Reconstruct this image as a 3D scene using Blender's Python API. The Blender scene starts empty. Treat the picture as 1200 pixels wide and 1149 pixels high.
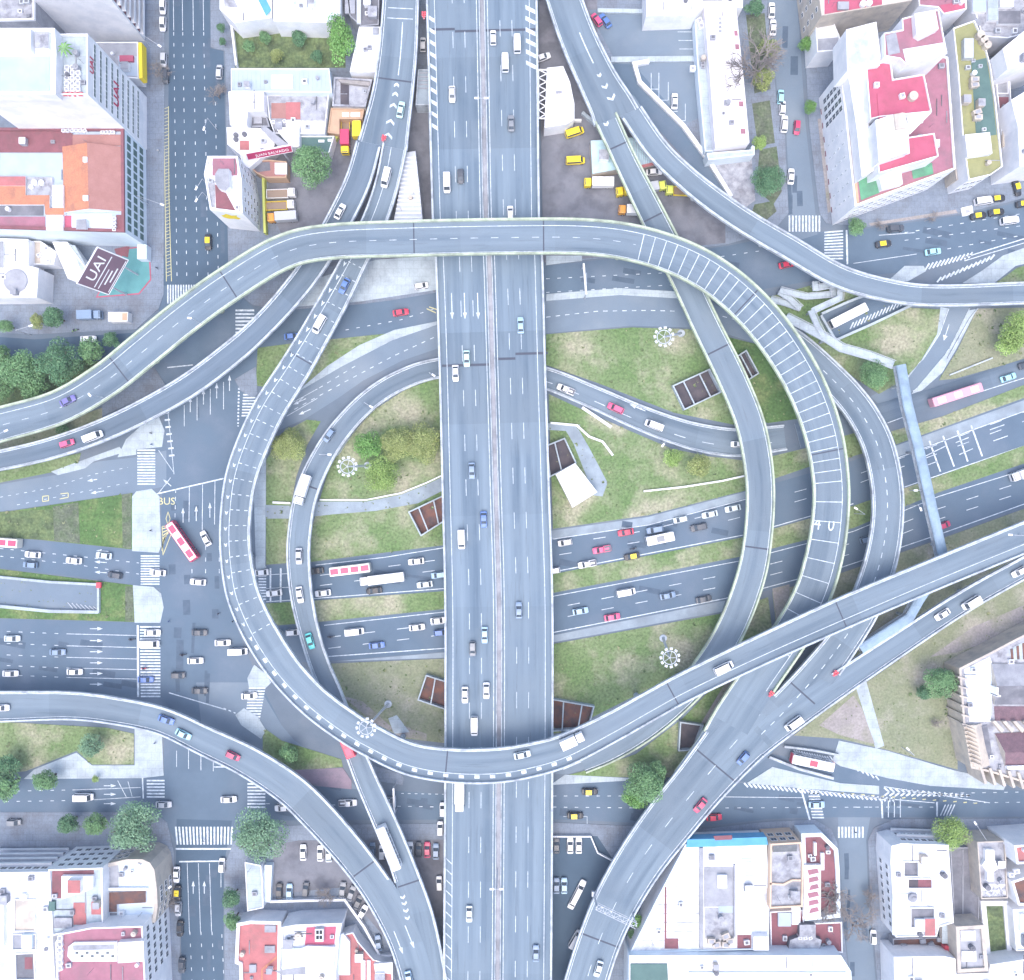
import bpy, math, random
from mathutils import Vector
C = bpy.context.scene.collection
SC = bpy.context.scene
random.seed(7)
H = 250.0          # height of the drone above the ground, metres
K = 0.25           # metres per photograph pixel on the ground

# ------------------------------------------------------------------ camera, sky, sun, exposure
cam = bpy.data.cameras.new('camera'); camo = bpy.data.objects.new('camera', cam); C.objects.link(camo)
camo.location = (0, 0, H); camo.rotation_euler = (0, 0, 0)
cam.sensor_fit = 'HORIZONTAL'; cam.angle = 2*math.atan(150.0/H); cam.clip_end = 5000; cam.clip_start = 1
SC.camera = camo
W = bpy.data.worlds.new('World'); SC.world = W; W.use_nodes = True
nt = W.node_tree; bg = nt.nodes['Background']
sky = nt.nodes.new('ShaderNodeTexSky'); sky.sky_type = 'NISHITA'; sky.sun_disc = False
SUN_EL, SUN_AZ = math.radians(70), math.radians(190)
sky.sun_elevation = SUN_EL; sky.sun_rotation = SUN_AZ; sky.dust_density = 3.5; sky.air_density = 1.0; sky.ozone_density = 1.6
nt.links.new(sky.outputs[0], bg.inputs[0]); bg.inputs[1].default_value = 0.15
sl = bpy.data.lights.new('sun', 'SUN'); sl.energy = 0.8; sl.angle = math.radians(70); sl.color = (1.0, 0.95, 0.9)
so = bpy.data.objects.new('sun', sl); C.objects.link(so)
dv = Vector((math.sin(SUN_AZ)*math.cos(SUN_EL), math.cos(SUN_AZ)*math.cos(SUN_EL), math.sin(SUN_EL)))
so.rotation_euler = (-dv).to_track_quat('-Z', 'Y').to_euler(); so.location = (0, 0, 200)
SC.view_settings.view_transform = 'Standard'; SC.view_settings.look = 'None'
SC.view_settings.exposure = 1.33; SC.view_settings.gamma = 1.0

# ------------------------------------------------------------------ helpers
def P(px, py, z=0.0):
    f = K*(H-z)/H
    return ((px-600)*f, -(py-574.5)*f, z)

def M(name, c, c2=None, sc=0.25, rough=0.85, spec=0.25, fine=0.12, fsc=6.0, c3=None, sc3=0.05, metal=0.0, uv=None, bump=0.0, tile=0.0):
    """procedural material: two or three tones mixed by broad noise, fine grain on top; uv=(su,sv) streaks along a deck"""
    m = bpy.data.materials.new(name); m.use_nodes = True
    n = m.node_tree.nodes; l = m.node_tree.links; b = n['Principled BSDF']
    b.inputs['Roughness'].default_value = rough; b.inputs['Metallic'].default_value = metal
    b.inputs['Specular IOR Level'].default_value = spec
    tc = n.new('ShaderNodeTexCoord'); src = tc.outputs['Object']
    def noise(scale, vec, det=5, r=0.6):
        t = n.new('ShaderNodeTexNoise'); t.inputs['Scale'].default_value = scale; t.inputs['Detail'].default_value = det
        t.inputs['Roughness'].default_value = r
        l.new(vec, t.inputs['Vector']); return t.outputs['Fac']
    def ramp(fac, a, bb):
        r = n.new('ShaderNodeMapRange'); r.inputs[1].default_value = a; r.inputs[2].default_value = bb; l.new(fac, r.inputs[0]); return r.outputs[0]
    def mix(fac, a, bb, mode='MIX'):
        x = n.new('ShaderNodeMix'); x.data_type = 'RGBA'; x.blend_type = mode
        if isinstance(fac, float): x.inputs[0].default_value = fac
        else: l.new(fac, x.inputs[0])
        for i, v in ((6, a), (7, bb)):
            if isinstance(v, tuple): x.inputs[i].default_value = (*v, 1)
            else: l.new(v, x.inputs[i])
        return x.outputs[2]
    col = c
    if uv:
        mp = n.new('ShaderNodeMapping'); mp.inputs['Scale'].default_value = (uv[0], uv[1], 1)
        u = n.new('ShaderNodeUVMap'); l.new(u.outputs[0], mp.inputs[0]); vec = mp.outputs[0]
        col = mix(ramp(noise(1.0, vec, 4, 0.5), 0.32, 0.68), col, c2)
        col = mix(ramp(noise(sc3, src, 5), 0.45, 0.72), col, c3) if c3 else col
        mp2 = n.new('ShaderNodeMapping'); mp2.inputs['Scale'].default_value = (1.1, .07, 1); l.new(u.outputs[0], mp2.inputs[0])
        st = n.new('ShaderNodeMapRange'); st.inputs[1].default_value = .55; st.inputs[2].default_value = .78; st.inputs[3].default_value = 1.0; st.inputs[4].default_value = .72; l.new(noise(1.0, mp2.outputs[0], 5, .65), st.inputs[0])
        sp = n.new('ShaderNodeSeparateXYZ'); l.new(u.outputs[0], sp.inputs[0])
        dv_ = n.new('ShaderNodeMath'); dv_.operation = 'DIVIDE'; dv_.inputs[1].default_value = 26.0; l.new(sp.outputs[1], dv_.inputs[0])
        fl = n.new('ShaderNodeMath'); fl.operation = 'FLOOR'; l.new(dv_.outputs[0], fl.inputs[0])
        wn = n.new('ShaderNodeTexWhiteNoise'); wn.noise_dimensions = '1D'; l.new(fl.outputs[0], wn.inputs['W'])
        sr = n.new('ShaderNodeMapRange'); sr.inputs[3].default_value = .90; sr.inputs[4].default_value = 1.07; l.new(wn.outputs['Value'], sr.inputs[0])
        mm = n.new('ShaderNodeMath'); mm.operation = 'MULTIPLY'; l.new(st.outputs[0], mm.inputs[0]); l.new(sr.outputs[0], mm.inputs[1])
        h2 = n.new('ShaderNodeHueSaturation'); l.new(mm.outputs[0], h2.inputs['Value']); l.new(col, h2.inputs['Color']); col = h2.outputs[0]
    else:
        if c2: col = mix(ramp(noise(sc, src), 0.36, 0.64), col, c2)
        if c3: col = mix(ramp(noise(sc3, src, 6), 0.48, 0.66), col, c3)
    if tile:
        bk = n.new('ShaderNodeTexBrick'); bk.offset = .5; bk.inputs['Scale'].default_value = 1.0; bk.inputs['Brick Width'].default_value = tile; bk.inputs['Row Height'].default_value = tile; bk.inputs['Mortar Size'].default_value = .05; bk.inputs['Mortar Smooth'].default_value = .3
        l.new(src, bk.inputs['Vector'])
        for i_, v_ in (('Color1', .97), ('Color2', 1.0), ('Mortar', .76)): bk.inputs[i_].default_value = (v_, v_, v_, 1)
        col = mix(1.0, col, bk.outputs['Color'], 'MULTIPLY')
    if fine:
        f = ramp(noise(fsc, src, 3), 0.25, 0.75)
        g = n.new('ShaderNodeMapRange'); g.inputs[3].default_value = 1-fine; g.inputs[4].default_value = 1+fine; l.new(f, g.inputs[0])
        hv = n.new('ShaderNodeHueSaturation'); l.new(g.outputs[0], hv.inputs['Value'])
        if isinstance(col, tuple): hv.inputs['Color'].default_value = (*col, 1)
        else: l.new(col, hv.inputs['Color'])
        col = hv.outputs[0]
    if isinstance(col, tuple): b.inputs['Base Color'].default_value = (*col, 1)
    else: l.new(col, b.inputs['Base Color'])
    if bump:
        bp = n.new('ShaderNodeBump'); bp.inputs['Strength'].default_value = bump; bp.inputs['Distance'].default_value = 0.2
        l.new(noise(fsc, src, 3), bp.inputs['Height']); l.new(bp.outputs[0], b.inputs['Normal'])
    return m

class MB:
    """collects shapes and links them as ONE mesh object"""
    def __init__(s): s.v = []; s.f = []; s.mi = []; s.uv = []
    def quad(s, a, b, c, d, mi=0):
        i = len(s.v); s.v += [a, b, c, d]; s.f.append((i, i+1, i+2, i+3)); s.mi.append(mi)
    def tri(s, a, b, c, mi=0):
        i = len(s.v); s.v += [a, b, c]; s.f.append((i, i+1, i+2)); s.mi.append(mi)
    def ngon(s, pts, mi=0):
        i = len(s.v); s.v += list(pts); s.f.append(tuple(range(i, i+len(pts)))); s.mi.append(mi)
    def prism(s, pts, z0, z1, mi=0, bottom=False, top=True, mtop=None):
        n = len(pts); a = area(pts)
        if a < 0: pts = pts[::-1]
        i = len(s.v); s.v += [(p[0], p[1], z0) for p in pts] + [(p[0], p[1], z1) for p in pts]
        for k in range(n):
            q = (k+1) % n; s.f.append((i+k, i+q, i+n+q, i+n+k)); s.mi.append(mi)
        if top: s.f.append(tuple(range(i+n, i+2*n))); s.mi.append(mi if mtop is None else mtop)
        if bottom: s.f.append(tuple(range(i+n-1, i-1, -1))); s.mi.append(mi)
    def box(s, c, size, rz=0.0, mi=0):
        x, y, z = size[0]/2, size[1]/2, size[2]/2; ca, sa = math.cos(rz), math.sin(rz)
        s.prism([(c[0]+a*ca-b*sa, c[1]+a*sa+b*ca) for a, b in ((-x, -y), (x, -y), (x, y), (-x, y))], c[2]-z, c[2]+z, mi, bottom=True)
    def bar(s, a, b, r, r2=None, k=6, mi=0, cap=True):
        r2 = r if r2 is None else r2
        a, b = Vector(a), Vector(b); d = (b-a)
        if d.length < 1e-6: return
        d.normalize(); u = d.orthogonal().normalized(); w = d.cross(u); i = len(s.v)
        for p, rr in ((a, r), (b, r2)):
            for q in range(k):
                t = 2*math.pi*q/k; s.v.append(tuple(p + u*(rr*math.cos(t)) + w*(rr*math.sin(t))))
        for q in range(k):
            e = (q+1) % k; s.f.append((i+q, i+e, i+k+e, i+k+q)); s.mi.append(mi)
        if cap:
            s.f.append(tuple(range(i+k, i+2*k))); s.mi.append(mi); s.f.append(tuple(range(i+k-1, i-1, -1))); s.mi.append(mi)
    def cyl(s, c, r, z0, z1, k=16, mi=0, r2=None):
        s.bar((c[0], c[1], z0), (c[0], c[1], z1), r, r2, k, mi)
    def mesh(s, name, mats):
        me = bpy.data.meshes.new(name); me.from_pydata(s.v, [], s.f); me.update()
        for m in (mats if isinstance(mats, (list, tuple)) else [mats]): me.materials.append(m)
        if max(s.mi, default=0) > 0: me.polygons.foreach_set('material_index', s.mi)
        if s.uv:
            ul = me.uv_layers.new(name='UVMap'); flat = []
            for lp in me.loops: flat += s.uv[lp.vertex_index]
            ul.data.foreach_set('uv', flat)
        return me
    def build(s, name, mats, parent=None, loc=None):
        return link(name, s.mesh(name, mats), parent, loc)

def link(name, me, parent=None, loc=None, rz=0.0):
    o = bpy.data.objects.new(name, me); C.objects.link(o)
    if parent is not None: o.parent = parent
    if loc is not None: o.location = loc
    if rz: o.rotation_euler = (0, 0, rz)
    return o
def tag(o, label=None, cat=None, group=None, kind=None):
    if label: o['label'] = label
    if cat: o['category'] = cat
    if group: o['group'] = group
    if kind: o['kind'] = kind
    return o
def empty(name, loc=(0, 0, 0), rz=0.0):
    return link(name, None, None, loc, rz)
def area(p):
    return sum(p[i][0]*p[(i+1) % len(p)][1]-p[(i+1) % len(p)][0]*p[i][1] for i in range(len(p)))/2
def ccw(p): return p if area(p) > 0 else p[::-1]
def inset(p, d):
    p = ccw(p); n = len(p); out = []
    for i in range(n):
        a, b, c = Vector(p[i-1][:2]), Vector(p[i][:2]), Vector(p[(i+1) % n][:2])
        e1, e2 = (b-a).normalized(), (c-b).normalized()
        n1, n2 = Vector((-e1.y, e1.x)), Vector((-e2.y, e2.x))
        m = n1+n2; k = 1+n1.dot(n2); m = m/(k if k > 0.25 else 0.25)
        out.append((b.x+m.x*d, b.y+m.y*d))
    return out
def rect(x0, y0, x1, y1): return [(x0, y0), (x1, y0), (x1, y1), (x0, y1)]
def px(poly, z=0.0): return [P(a, b, z)[:2] for a, b in poly]
def sheet(name, poly, z, m, label=None):
    b = MB(); b.ngon([(x, y, z) for x, y in ccw(px(poly))]); o = b.build(name, m); return tag(o, label, kind='structure')
def slab(name, poly, z1, m, label=None, z0=-0.02):
    b = MB(); b.prism(px(poly), z0, z1); o = b.build(name, m); return tag(o, label, kind='structure')
def inpoly(x, y, poly):
    r = False; n = len(poly)
    for i in range(n):
        (x1, y1), (x2, y2) = poly[i][:2], poly[(i+1) % n][:2]
        if (y1 > y) != (y2 > y) and x < (x2-x1)*(y-y1)/(y2-y1)+x1: r = not r
    return r

# ------------------------------------------------------------------ materials
m_ground = M('ground_asphalt', (0.138, 0.176, 0.222), (0.117, 0.152, 0.197), .12, fine=.1, c3=(0.158, 0.186, 0.222), sc3=.05)
m_road = M('road_asphalt', (0.114, 0.163, 0.220), (0.094, 0.137, 0.190), .10, fine=.1, c3=(0.143, 0.186, 0.242), sc3=.05)
m_road_light = M('worn_asphalt', (0.168, 0.218, 0.273), (0.143, 0.188, 0.242), .1, fine=.1, c3=(0.204, 0.248, 0.293), sc3=.05)
m_road_dark = M('dark_asphalt', (0.076, 0.119, 0.170), (0.067, 0.105, 0.151), .1, fine=.08)
m_deck = M('motorway_asphalt', (0.199, 0.259, 0.318), (0.102, 0.148, 0.202), rough=.75, fine=.1, uv=(.36, .010), c3=(0.168, 0.218, 0.268), sc3=.05)
m_ramp = M('ramp_asphalt', (0.199, 0.253, 0.303), (0.107, 0.150, 0.199), rough=.75, fine=.1, uv=(.34, .012), c3=(0.163, 0.207, 0.252), sc3=.07)
m_dkramp = M('dark_ramp_asphalt', (0.158, 0.207, 0.263), (0.090, 0.129, 0.176), rough=.75, fine=.1, uv=(.34, .012), c3=(0.128, 0.165, 0.207), sc3=.07)
m_conc = M('viaduct_concrete', (.50, .55, .60), (.41, .455, .50), .5, fine=.15, fsc=2.5, c3=(.27, .30, .34), sc3=.3)
m_yconc = M('lichen_concrete', (.47, .53, .42), (.38, .445, .33), .5, fine=.15, fsc=2.5, c3=(.28, .32, .26), sc3=.2)
m_shoulder = M('shoulder_concrete', (0.296, 0.352, 0.404), (0.245, 0.295, 0.343), .3, c3=(0.204, 0.243, 0.282), sc3=.1)
m_joint = M('joint_rubber', (.075, .085, .115), fine=.15)
m_paint = M('white_road_paint', (.70, .75, .80), (.42, .48, .54), .9, rough=.7, fine=.2, fsc=3.0)
m_ypaint = M('yellow_road_paint', (.62, .58, .30), (.50, .48, .30), 1.2, fine=.1)
m_pave = M('pavement_tiles', (0.219, 0.259, 0.318), (0.184, 0.220, 0.278), .25, c3=(0.163, 0.181, 0.217), sc3=.12, fine=.14, fsc=2.5, tile=1.8)
m_pave_light = M('light_pavement', (0.428, 0.492, 0.535), (0.377, 0.439, 0.484), .3, c3=(0.316, 0.361, 0.404), sc3=.15, fine=.1, fsc=2.5, tile=2.4)
m_pave_warm = M('warm_pavement', (.165, .175, .205), (.20, .205, .235), .25, c3=(.125, .13, .155), sc3=.15)
m_grass = M('grass', (.12, .195, .075), (.19, .24, .125), .07, c3=(.33, .32, .235), sc3=.075, fine=.38, fsc=1.3, bump=.4)
m_grass_green = M('bright_grass', (.10, .18, .06), (.075, .14, .05), .15, c3=(.17, .21, .09), sc3=.12, fine=.35, fsc=1.3, bump=.4)
m_grass_dry = M('dry_grass', (.24, .25, .175), (.15, .195, .105), .07, c3=(.34, .32, .275), sc3=.07, fine=.25, fsc=1.6, bump=.4)
m_shrub = M('shrub_ground', (.10, .145, .07), (.155, .20, .09), .35, c3=(.08, .11, .06), sc3=.25, fine=.4, fsc=1.2, bump=.6)
m_dirt = M('bare_dirt', (.33, .305, .30), (.27, .25, .25), .15, c3=(.24, .24, .19), sc3=.1, fine=.2, fsc=1.5)
m_white = M('white_plaster', (.80, .80, .82), (.72, .73, .76), .3, fine=.06, c3=(.67, .69, .73), sc3=.15)
m_pinkwhite = M('pinkish_white_metal', (.80, .77, .80), (.76, .73, .77), .4, fine=.04)
m_cyanwhite = M('bluish_white_plaster', (.68, .76, .82), (.62, .70, .77), .3, fine=.04)
m_grey = M('grey_roofing', (.36, .37, .41), (.29, .30, .34), .3, c3=(.23, .24, .27), sc3=.2)
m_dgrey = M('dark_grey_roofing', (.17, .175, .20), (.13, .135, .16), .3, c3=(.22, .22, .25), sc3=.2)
m_mottle = M('stained_concrete_roof', (.42, .43, .47), (.28, .29, .33), .5, c3=(.20, .20, .23), sc3=.35, fine=.2)
m_bridgeroof = M('blue_grey_sheet', (.24, .33, .43), (.29, .39, .49), .5, fine=.08, c3=(.2, .27, .35), sc3=.2)
m_blueroof = M('grey_blue_metal', (.40, .47, .56), (.36, .43, .52), .3, fine=.05)
m_red = M('red_roof_coating', (.45, .115, .18), (.41, .10, .16), .3, fine=.1, c3=(.36, .10, .145), sc3=.25)
m_pink = M('faded_red_coating', (.36, .165, .215), (.31, .14, .185), .4, fine=.1, c3=(.27, .145, .18), sc3=.25)
m_salmon = M('salmon_roof_tiles', (.45, .17, .175), (.39, .145, .15), .4, fine=.12, c3=(.33, .15, .15), sc3=.25)
m_maroon = M('maroon_roof', (.25, .105, .125), (.21, .088, .105), .4, fine=.12, c3=(.18, .09, .10), sc3=.3)
m_orange = M('orange_tiles', (.50, .225, .14), (.43, .19, .125), .5, fine=.18, fsc=3, c3=(.36, .17, .125), sc3=.3)
m_brown = M('brown_tiles', (.36, .19, .175), (.32, .165, .15), .4, fine=.1, fsc=4)
m_palecyan = M('pale_cyan_sheet', (.46, .64, .70), (.42, .58, .64), .4, fine=.06, c3=(.34, .47, .52), sc3=.2)
m_teal = M('teal_floor_paint', (.12, .30, .31), (.10, .26, .27), .3, fine=.05)
m_green = M('green_roof_paint', (.13, .33, .20), (.105, .28, .165), .3, fine=.08, c3=(.10, .22, .15), sc3=.2)
m_dgreen = M('dark_green_roof', (.11, .185, .175), (.09, .155, .15), .3, fine=.08)
m_olive = M('olive_roof_paint', (.30, .30, .15), (.26, .265, .13), .4, fine=.1, c3=(.22, .225, .13), sc3=.25)
m_yellow = M('yellow_paint', (.75, .58, .05), fine=.04)
m_cream = M('cream_stone', (.55, .49, .42), (.47, .42, .37), .4, fine=.1, c3=(.38, .35, .33), sc3=.3)
m_tan = M('tan_plaster', (.52, .36, .25), (.46, .32, .23), .4, fine=.06)
m_peach = M('peach_plaster', (.62, .47, .36), (.57, .42, .32), .4, fine=.06)
m_cyan = M('bright_blue_paint', (.12, .36, .58), (.10, .31, .52), .4, fine=.04)
m_glass = M('window_glass', (.05, .065, .085), (.085, .105, .13), .8, rough=.15, spec=.5, fine=0)
m_shutter = M('window_shutter', (.13, .17, .17), (.20, .25, .25), .8, rough=.5, fine=0)
m_skyglass = M('skylight_glass', (.42, .60, .72), (.36, .54, .67), .2, rough=.25, spec=.5, fine=.03)
m_steel = M('galvanised_steel', (.52, .55, .60), (.46, .49, .54), 1.0, rough=.5, fine=.05, metal=.2)
m_dark = M('dark_pit_floor', (.075, .07, .085), (.11, .095, .105), .3, fine=.1)
m_rust = M('rust_floor', (.21, .10, .075), (.10, .075, .08), .3, fine=.15)
m_rubber = M('tyre_rubber', (.03, .03, .035), fine=0)
m_redpl = M('red_plastic', (.66, .10, .13), fine=0)
m_black = M('black_metal', (.035, .037, .045), fine=0)
m_signbrown = M('brown_sign_board', (.20, .13, .17), (.18, .12, .155), .4, fine=.04)
m_crimson = M('crimson_sign_board', (.42, .045, .13), fine=.03)
m_redlet = M('crimson_letters', (.48, .05, .11), fine=0)
m_whitelet = M('white_letters', (.82, .82, .84), fine=0)
m_bark = M('bark', (.16, .13, .115), (.12, .10, .09), 2, fine=.1)
m_barkgrey = M('grey_bark', (.26, .235, .225), (.20, .185, .18), 2, fine=.1)
m_wroof = M('white_roof_membrane', (.80, .80, .83), (.66, .68, .72), .35, fine=.1, c3=(.42, .44, .49), sc3=.22)
m_pinkpave = M('pinkish_pavement', (.30, .235, .285), (.25, .20, .25), .3, c3=(.2, .18, .22), sc3=.2)
m_lampgrey = M('lamp_grey', (.55, .58, .62), fine=.05)
m_soil = M('planted_soil', (.10, .115, .09), (.14, .17, .11), .4, c3=(.09, .13, .07), sc3=.3, fine=.4, fsc=1.5)
# ------------------------------------------------------------------ the ground, roads, pavements, grass
b = MB(); b.ngon([(-3000, -3000, 0), (3000, -3000, 0), (3000, 3000, 0), (-3000, 3000, 0)]); tag(b.build('ground', m_ground), kind='structure')

RD = .006
AVE = [(178, 330), (268, 330), (300, 365), (330, 364), (300, 420), (300, 470), (262, 575), (262, 640), (275, 730), (300, 790), (330, 850), (308, 905), (300, 985), (270, 990), (205, 985), (192, 960), (192, 860), (188, 820), (188, 640), (190, 575), (180, 535), (196, 480), (140, 440), (190, 380)]
sheet('wide_avenue', AVE, RD, m_road)
sheet('street_road', [(199, -60), (245, -60), (247, 57), (262, 60), (268, 335), (180, 335), (196, 290)], RD+.005, m_road_dark)
sheet('upper_avenue_road', [(300, 372), (330, 362), (420, 355), (510, 341), (640, 312), (700, 305), (790, 297), (850, 289), (920, 275), (1018, 268), (1127, 253), (1240, 226), (1240, 276), (1110, 307), (1050, 320), (960, 328), (900, 338), (870, 346), (790, 343), (640, 354), (512, 376), (460, 391), (426, 397), (300, 408)], RD+.004, m_road)
sheet('slip_road', [(345, 462), (400, 430), (460, 399), (512, 381), (640, 353), (726, 346), (794, 350), (831, 356), (880, 372), (930, 398), (960, 425), (940, 440), (898, 406), (852, 392), (807, 384), (738, 382), (640, 391), (512, 409), (471, 423), (426, 446), (396, 467), (358, 491), (310, 512), (290, 500)], RD+.008, m_road_light)
sheet('west_carriageway', [(300, 664), (370, 660), (520, 640), (648, 622), (760, 606), (875, 576), (1000, 540), (1050, 522), (1240, 454), (1240, 508), (1090, 562), (1000, 593), (875, 629), (648, 673), (520, 693), (370, 704), (300, 708)], RD, m_road)
sheet('east_carriageway', [(326, 734), (373, 730), (520, 715), (648, 696), (865, 654), (1000, 620), (1100, 578), (1240, 530), (1240, 578), (1102, 630), (983, 670), (900, 692), (850, 703), (648, 744), (520, 764), (385, 775), (345, 777)], RD, m_road)
sheet('road_shoulder', [(385, 776), (520, 765), (648, 745), (850, 704), (846, 717), (648, 753), (520, 771), (390, 775.5)], RD+.004, m_shoulder)
sheet('road_shoulder', [(520, 640), (648, 622), (760, 606), (875, 576), (875, 584), (760, 615), (648, 632), (520, 650)], RD+.004, m_shoulder)
sheet('road_shoulder', [(1046, 524), (1240, 455), (1240, 467), (1050, 536)], RD+.004, m_shoulder)
sheet('south_avenue_road', [(-60, 912), (192, 910), (300, 905), (365, 920), (520, 931), (660, 913), (875, 918), (940, 926), (1035, 935), (1155, 930), (1240, 930), (1240, 957), (1050, 958), (955, 958), (900, 960), (830, 968), (640, 960), (300, 962), (205, 966), (-60, 949)], RD+.004, m_road)
sheet('south_street_road', [(207, 960), (272, 962), (262, 1015), (262, 1210), (214, 1210), (212, 1100), (206, 1010)], RD+.008, m_road_dark)
sheet('slip_road', [(-60, 574), (0, 568), (70, 556), (115, 541), (162, 536), (195, 528), (195, 570), (160, 577), (0, 600), (-60, 606)], RD+.008, m_road_light)
sheet('turning_road', [(-60, 622), (0, 629), (155, 645), (195, 650), (195, 690), (165, 687), (90, 676), (0, 666), (-60, 660)], RD+.008, m_road)
sheet('feeder_road', [(-60, 724), (158, 730), (195, 731), (195, 835), (100, 812), (-60, 812)], RD+.008, m_road)
sheet('side_street_road', [(-60, 391), (40, 398), (160, 390), (180, 372), (190, 385), (150, 425), (-60, 415)], RD+.004, m_road_dark)
sheet('back_street_road', [(899, -60), (900, 0), (911, 110), (921, 146), (926, 254), (926, 285), (958, 275), (956, 254), (944, 146), (934, 0), (931, -60)], RD+.014, m_road_light)
sheet('narrow_street_road', [(982, 958), (1020, 958), (1015, 985), (1018, 1060), (1026, 1149), (1033, 1210), (1003, 1210), (997, 1149), (988, 1076), (983, 985)], RD+.010, m_road_light)
sheet('curved_slip_road', [(1110, 340), (1145, 340), (1134, 364), (1111, 410), (1088, 440), (1068, 460), (1030, 474), (1020, 465), (1054, 446), (1082, 421), (1101, 392), (1112, 365)], RD+.012, m_road_light)
sheet('lower_slip_road', [(640, 906), (700, 884), (752, 858), (800, 820), (820, 836), (770, 862), (700, 897), (664, 908)], RD+.012, m_road_light)
sheet('busway_road', [(860, 915), (905, 884), (960, 893), (1040, 912), (1110, 922), (1240, 929), (1240, 945), (1155, 940), (1090, 938), (1035, 934), (935, 924)], RD+.016, m_road)
sheet('intersection_road', [(230, 800), (300, 800), (330, 850), (345, 868), (400, 905), (420, 925), (345, 920), (300, 905), (240, 880)], RD+.012, m_road_light)

PV = .12
CNT = [0]
def pave(poly, m=None, name='pavement', z=None):
    CNT[0] += 1
    if z is None: z = PV if CNT[0] <= 8 else PV+.004*(1+CNT[0] % 4)
    else: z = PV+.02+.004*(CNT[0] % 5)
    return slab(name, poly, z, m or m_pave)
pave([(-60, -60), (190, -60), (193, 60), (192, 345), (186, 362), (160, 386), (40, 392), (-60, 388)])
pave([(247, -60), (500, -60), (512, 343), (460, 352), (420, 357), (330, 364), (297, 358), (280, 345), (268, 318), (264, 60), (247, 56)])
pave([(630, -60), (898, -60), (899, 0), (909, 110), (919, 146), (924, 250), (905, 272), (850, 287), (790, 295), (700, 303), (640, 310)])
pave([(936, -60), (940, 0), (948, 146), (960, 250), (968, 262), (1018, 266), (1127, 251), (1240, 222), (1240, -60)])
pave([(-60, 952), (180, 952), (196, 964), (204, 1000), (211, 1100), (213, 1210), (-60, 1210)])
pave([(264, 1210), (263, 1015), (274, 986), (305, 968), (440, 966), (650, 964), (735, 968), (830, 971), (900, 963), (955, 961), (974, 972), (981, 988), (987, 1076), (995, 1149), (1001, 1210)])
pave([(1017, 985), (1024, 970), (1048, 960), (1240, 959), (1240, 1210), (1035, 1210), (1028, 1149), (1020, 1060)])
pave([(155, 582), (160, 576), (178, 573), (187, 582), (189, 640), (186, 648), (155, 646)], m_pave_light)
pave([(156, 686), (180, 688), (189, 696), (192, 712), (188, 730), (158, 730)], m_pave_light)
pave([(138, 536), (148, 515), (168, 497), (186, 488), (193, 505), (190, 524), (160, 527), (160, 533)], m_pave_light)
pave([(60, 553), (140, 524), (146, 530), (110, 541), (100, 549), (68, 557)], m_pave_light)
pave([(120, 462), (160, 425), (182, 432), (194, 452), (160, 470), (120, 488)], m_pave)
pave([(275, 445), (300, 430), (302, 462), (296, 466), (282, 458)], m_pave)
pave([(290, 795), (298, 779), (312, 790), (318, 800), (312, 806), (292, 806)], m_pave_light)
pave([(283, 850), (276, 838), (286, 830), (302, 840), (312, 856), (306, 866)], m_pave_light)
pave([(296, 520), (312, 520), (311, 668), (300, 668)], m_pave_light)
pave([(158, 850), (190, 862), (192, 909), (166, 912), (158, 912)], m_pave_light)
pave([(28, 913), (40, 902), (90, 882), (108, 897), (158, 897), (158, 912)], m_pave_light)
pave([(302, 904), (402, 900), (412, 915), (412, 925), (370, 921), (345, 917)], m_pinkpave)
pave([(425, 893), (470, 907), (473, 912), (472, 920), (440, 915)], m_pave)
for poly in ([(345, 462), (384, 429), (421, 405), (462, 387), (512, 377), (512, 381), (460, 399), (400, 430)],
             [(640, 345), (726, 338), (794, 342), (794, 350), (726, 346), (640, 353)],
             [(875, 918), (905, 899), (985, 918), (1030, 921), (1030, 931), (940, 924)],
             [(983, 868), (1040, 880), (1118, 903), (1180, 916), (1176, 926), (1090, 921), (1040, 912), (985, 898), (975, 892)],
             [(1040, 330), (1060, 312), (1082, 312), (1085, 318), (1064, 330)],
             [(1062, 446), (1078, 425), (1098, 392), (1102, 360), (1111, 362), (1100, 392), (1082, 421), (1064, 440)],
             [(1068, 462), (1112, 410), (1135, 364), (1145, 362), (1120, 410), (1104, 437), (1080, 458)],
             [(1128, 332), (1150, 318), (1175, 300), (1240, 276), (1240, 300), (1190, 312), (1165, 332)]):
    pave(poly, m_pave_light)
pave([(350, 985), (520, 984), (520, 1075), (505, 1075), (470, 1120), (400, 1040), (320, 1048), (320, 990)], m_pave_warm, z=PV+.006)
pave([(640, 978), (700, 980), (720, 1010), (690, 1060), (664, 1149), (640, 1149)], m_road_dark, name='parking_lot', z=PV+.006)
pave([(632, 60), (700, 60), (850, 240), (850, 285), (700, 302), (637, 308)], m_pave_warm, name='yard', z=PV+.006)
pave([(690, 12), (815, 12), (815, 70), (720, 70)], m_road_light, name='parking_lot', z=PV+.008)
pave([(720, 74), (815, 74), (820, 138), (800, 147), (745, 97)], m_road_light, name='parking_lot', z=PV+.008)
pave([(705, 74), (742, 76), (790, 130), (850, 220), (858, 235), (820, 206), (760, 140)], m_road, name='ramp_road', z=PV+.008)
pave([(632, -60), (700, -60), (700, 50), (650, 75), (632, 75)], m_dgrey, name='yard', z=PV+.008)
pave([(366, 110), (440, 110), (500, 100), (510, 343), (440, 300), (330, 275), (314, 240), (314, 205)], m_pave_warm, name='yard', z=PV+.006)
pave([(822, 180), (880, 178), (885, 235), (868, 248), (850, 238), (838, 215)], m_mottle, name='yard', z=PV+.008)
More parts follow.
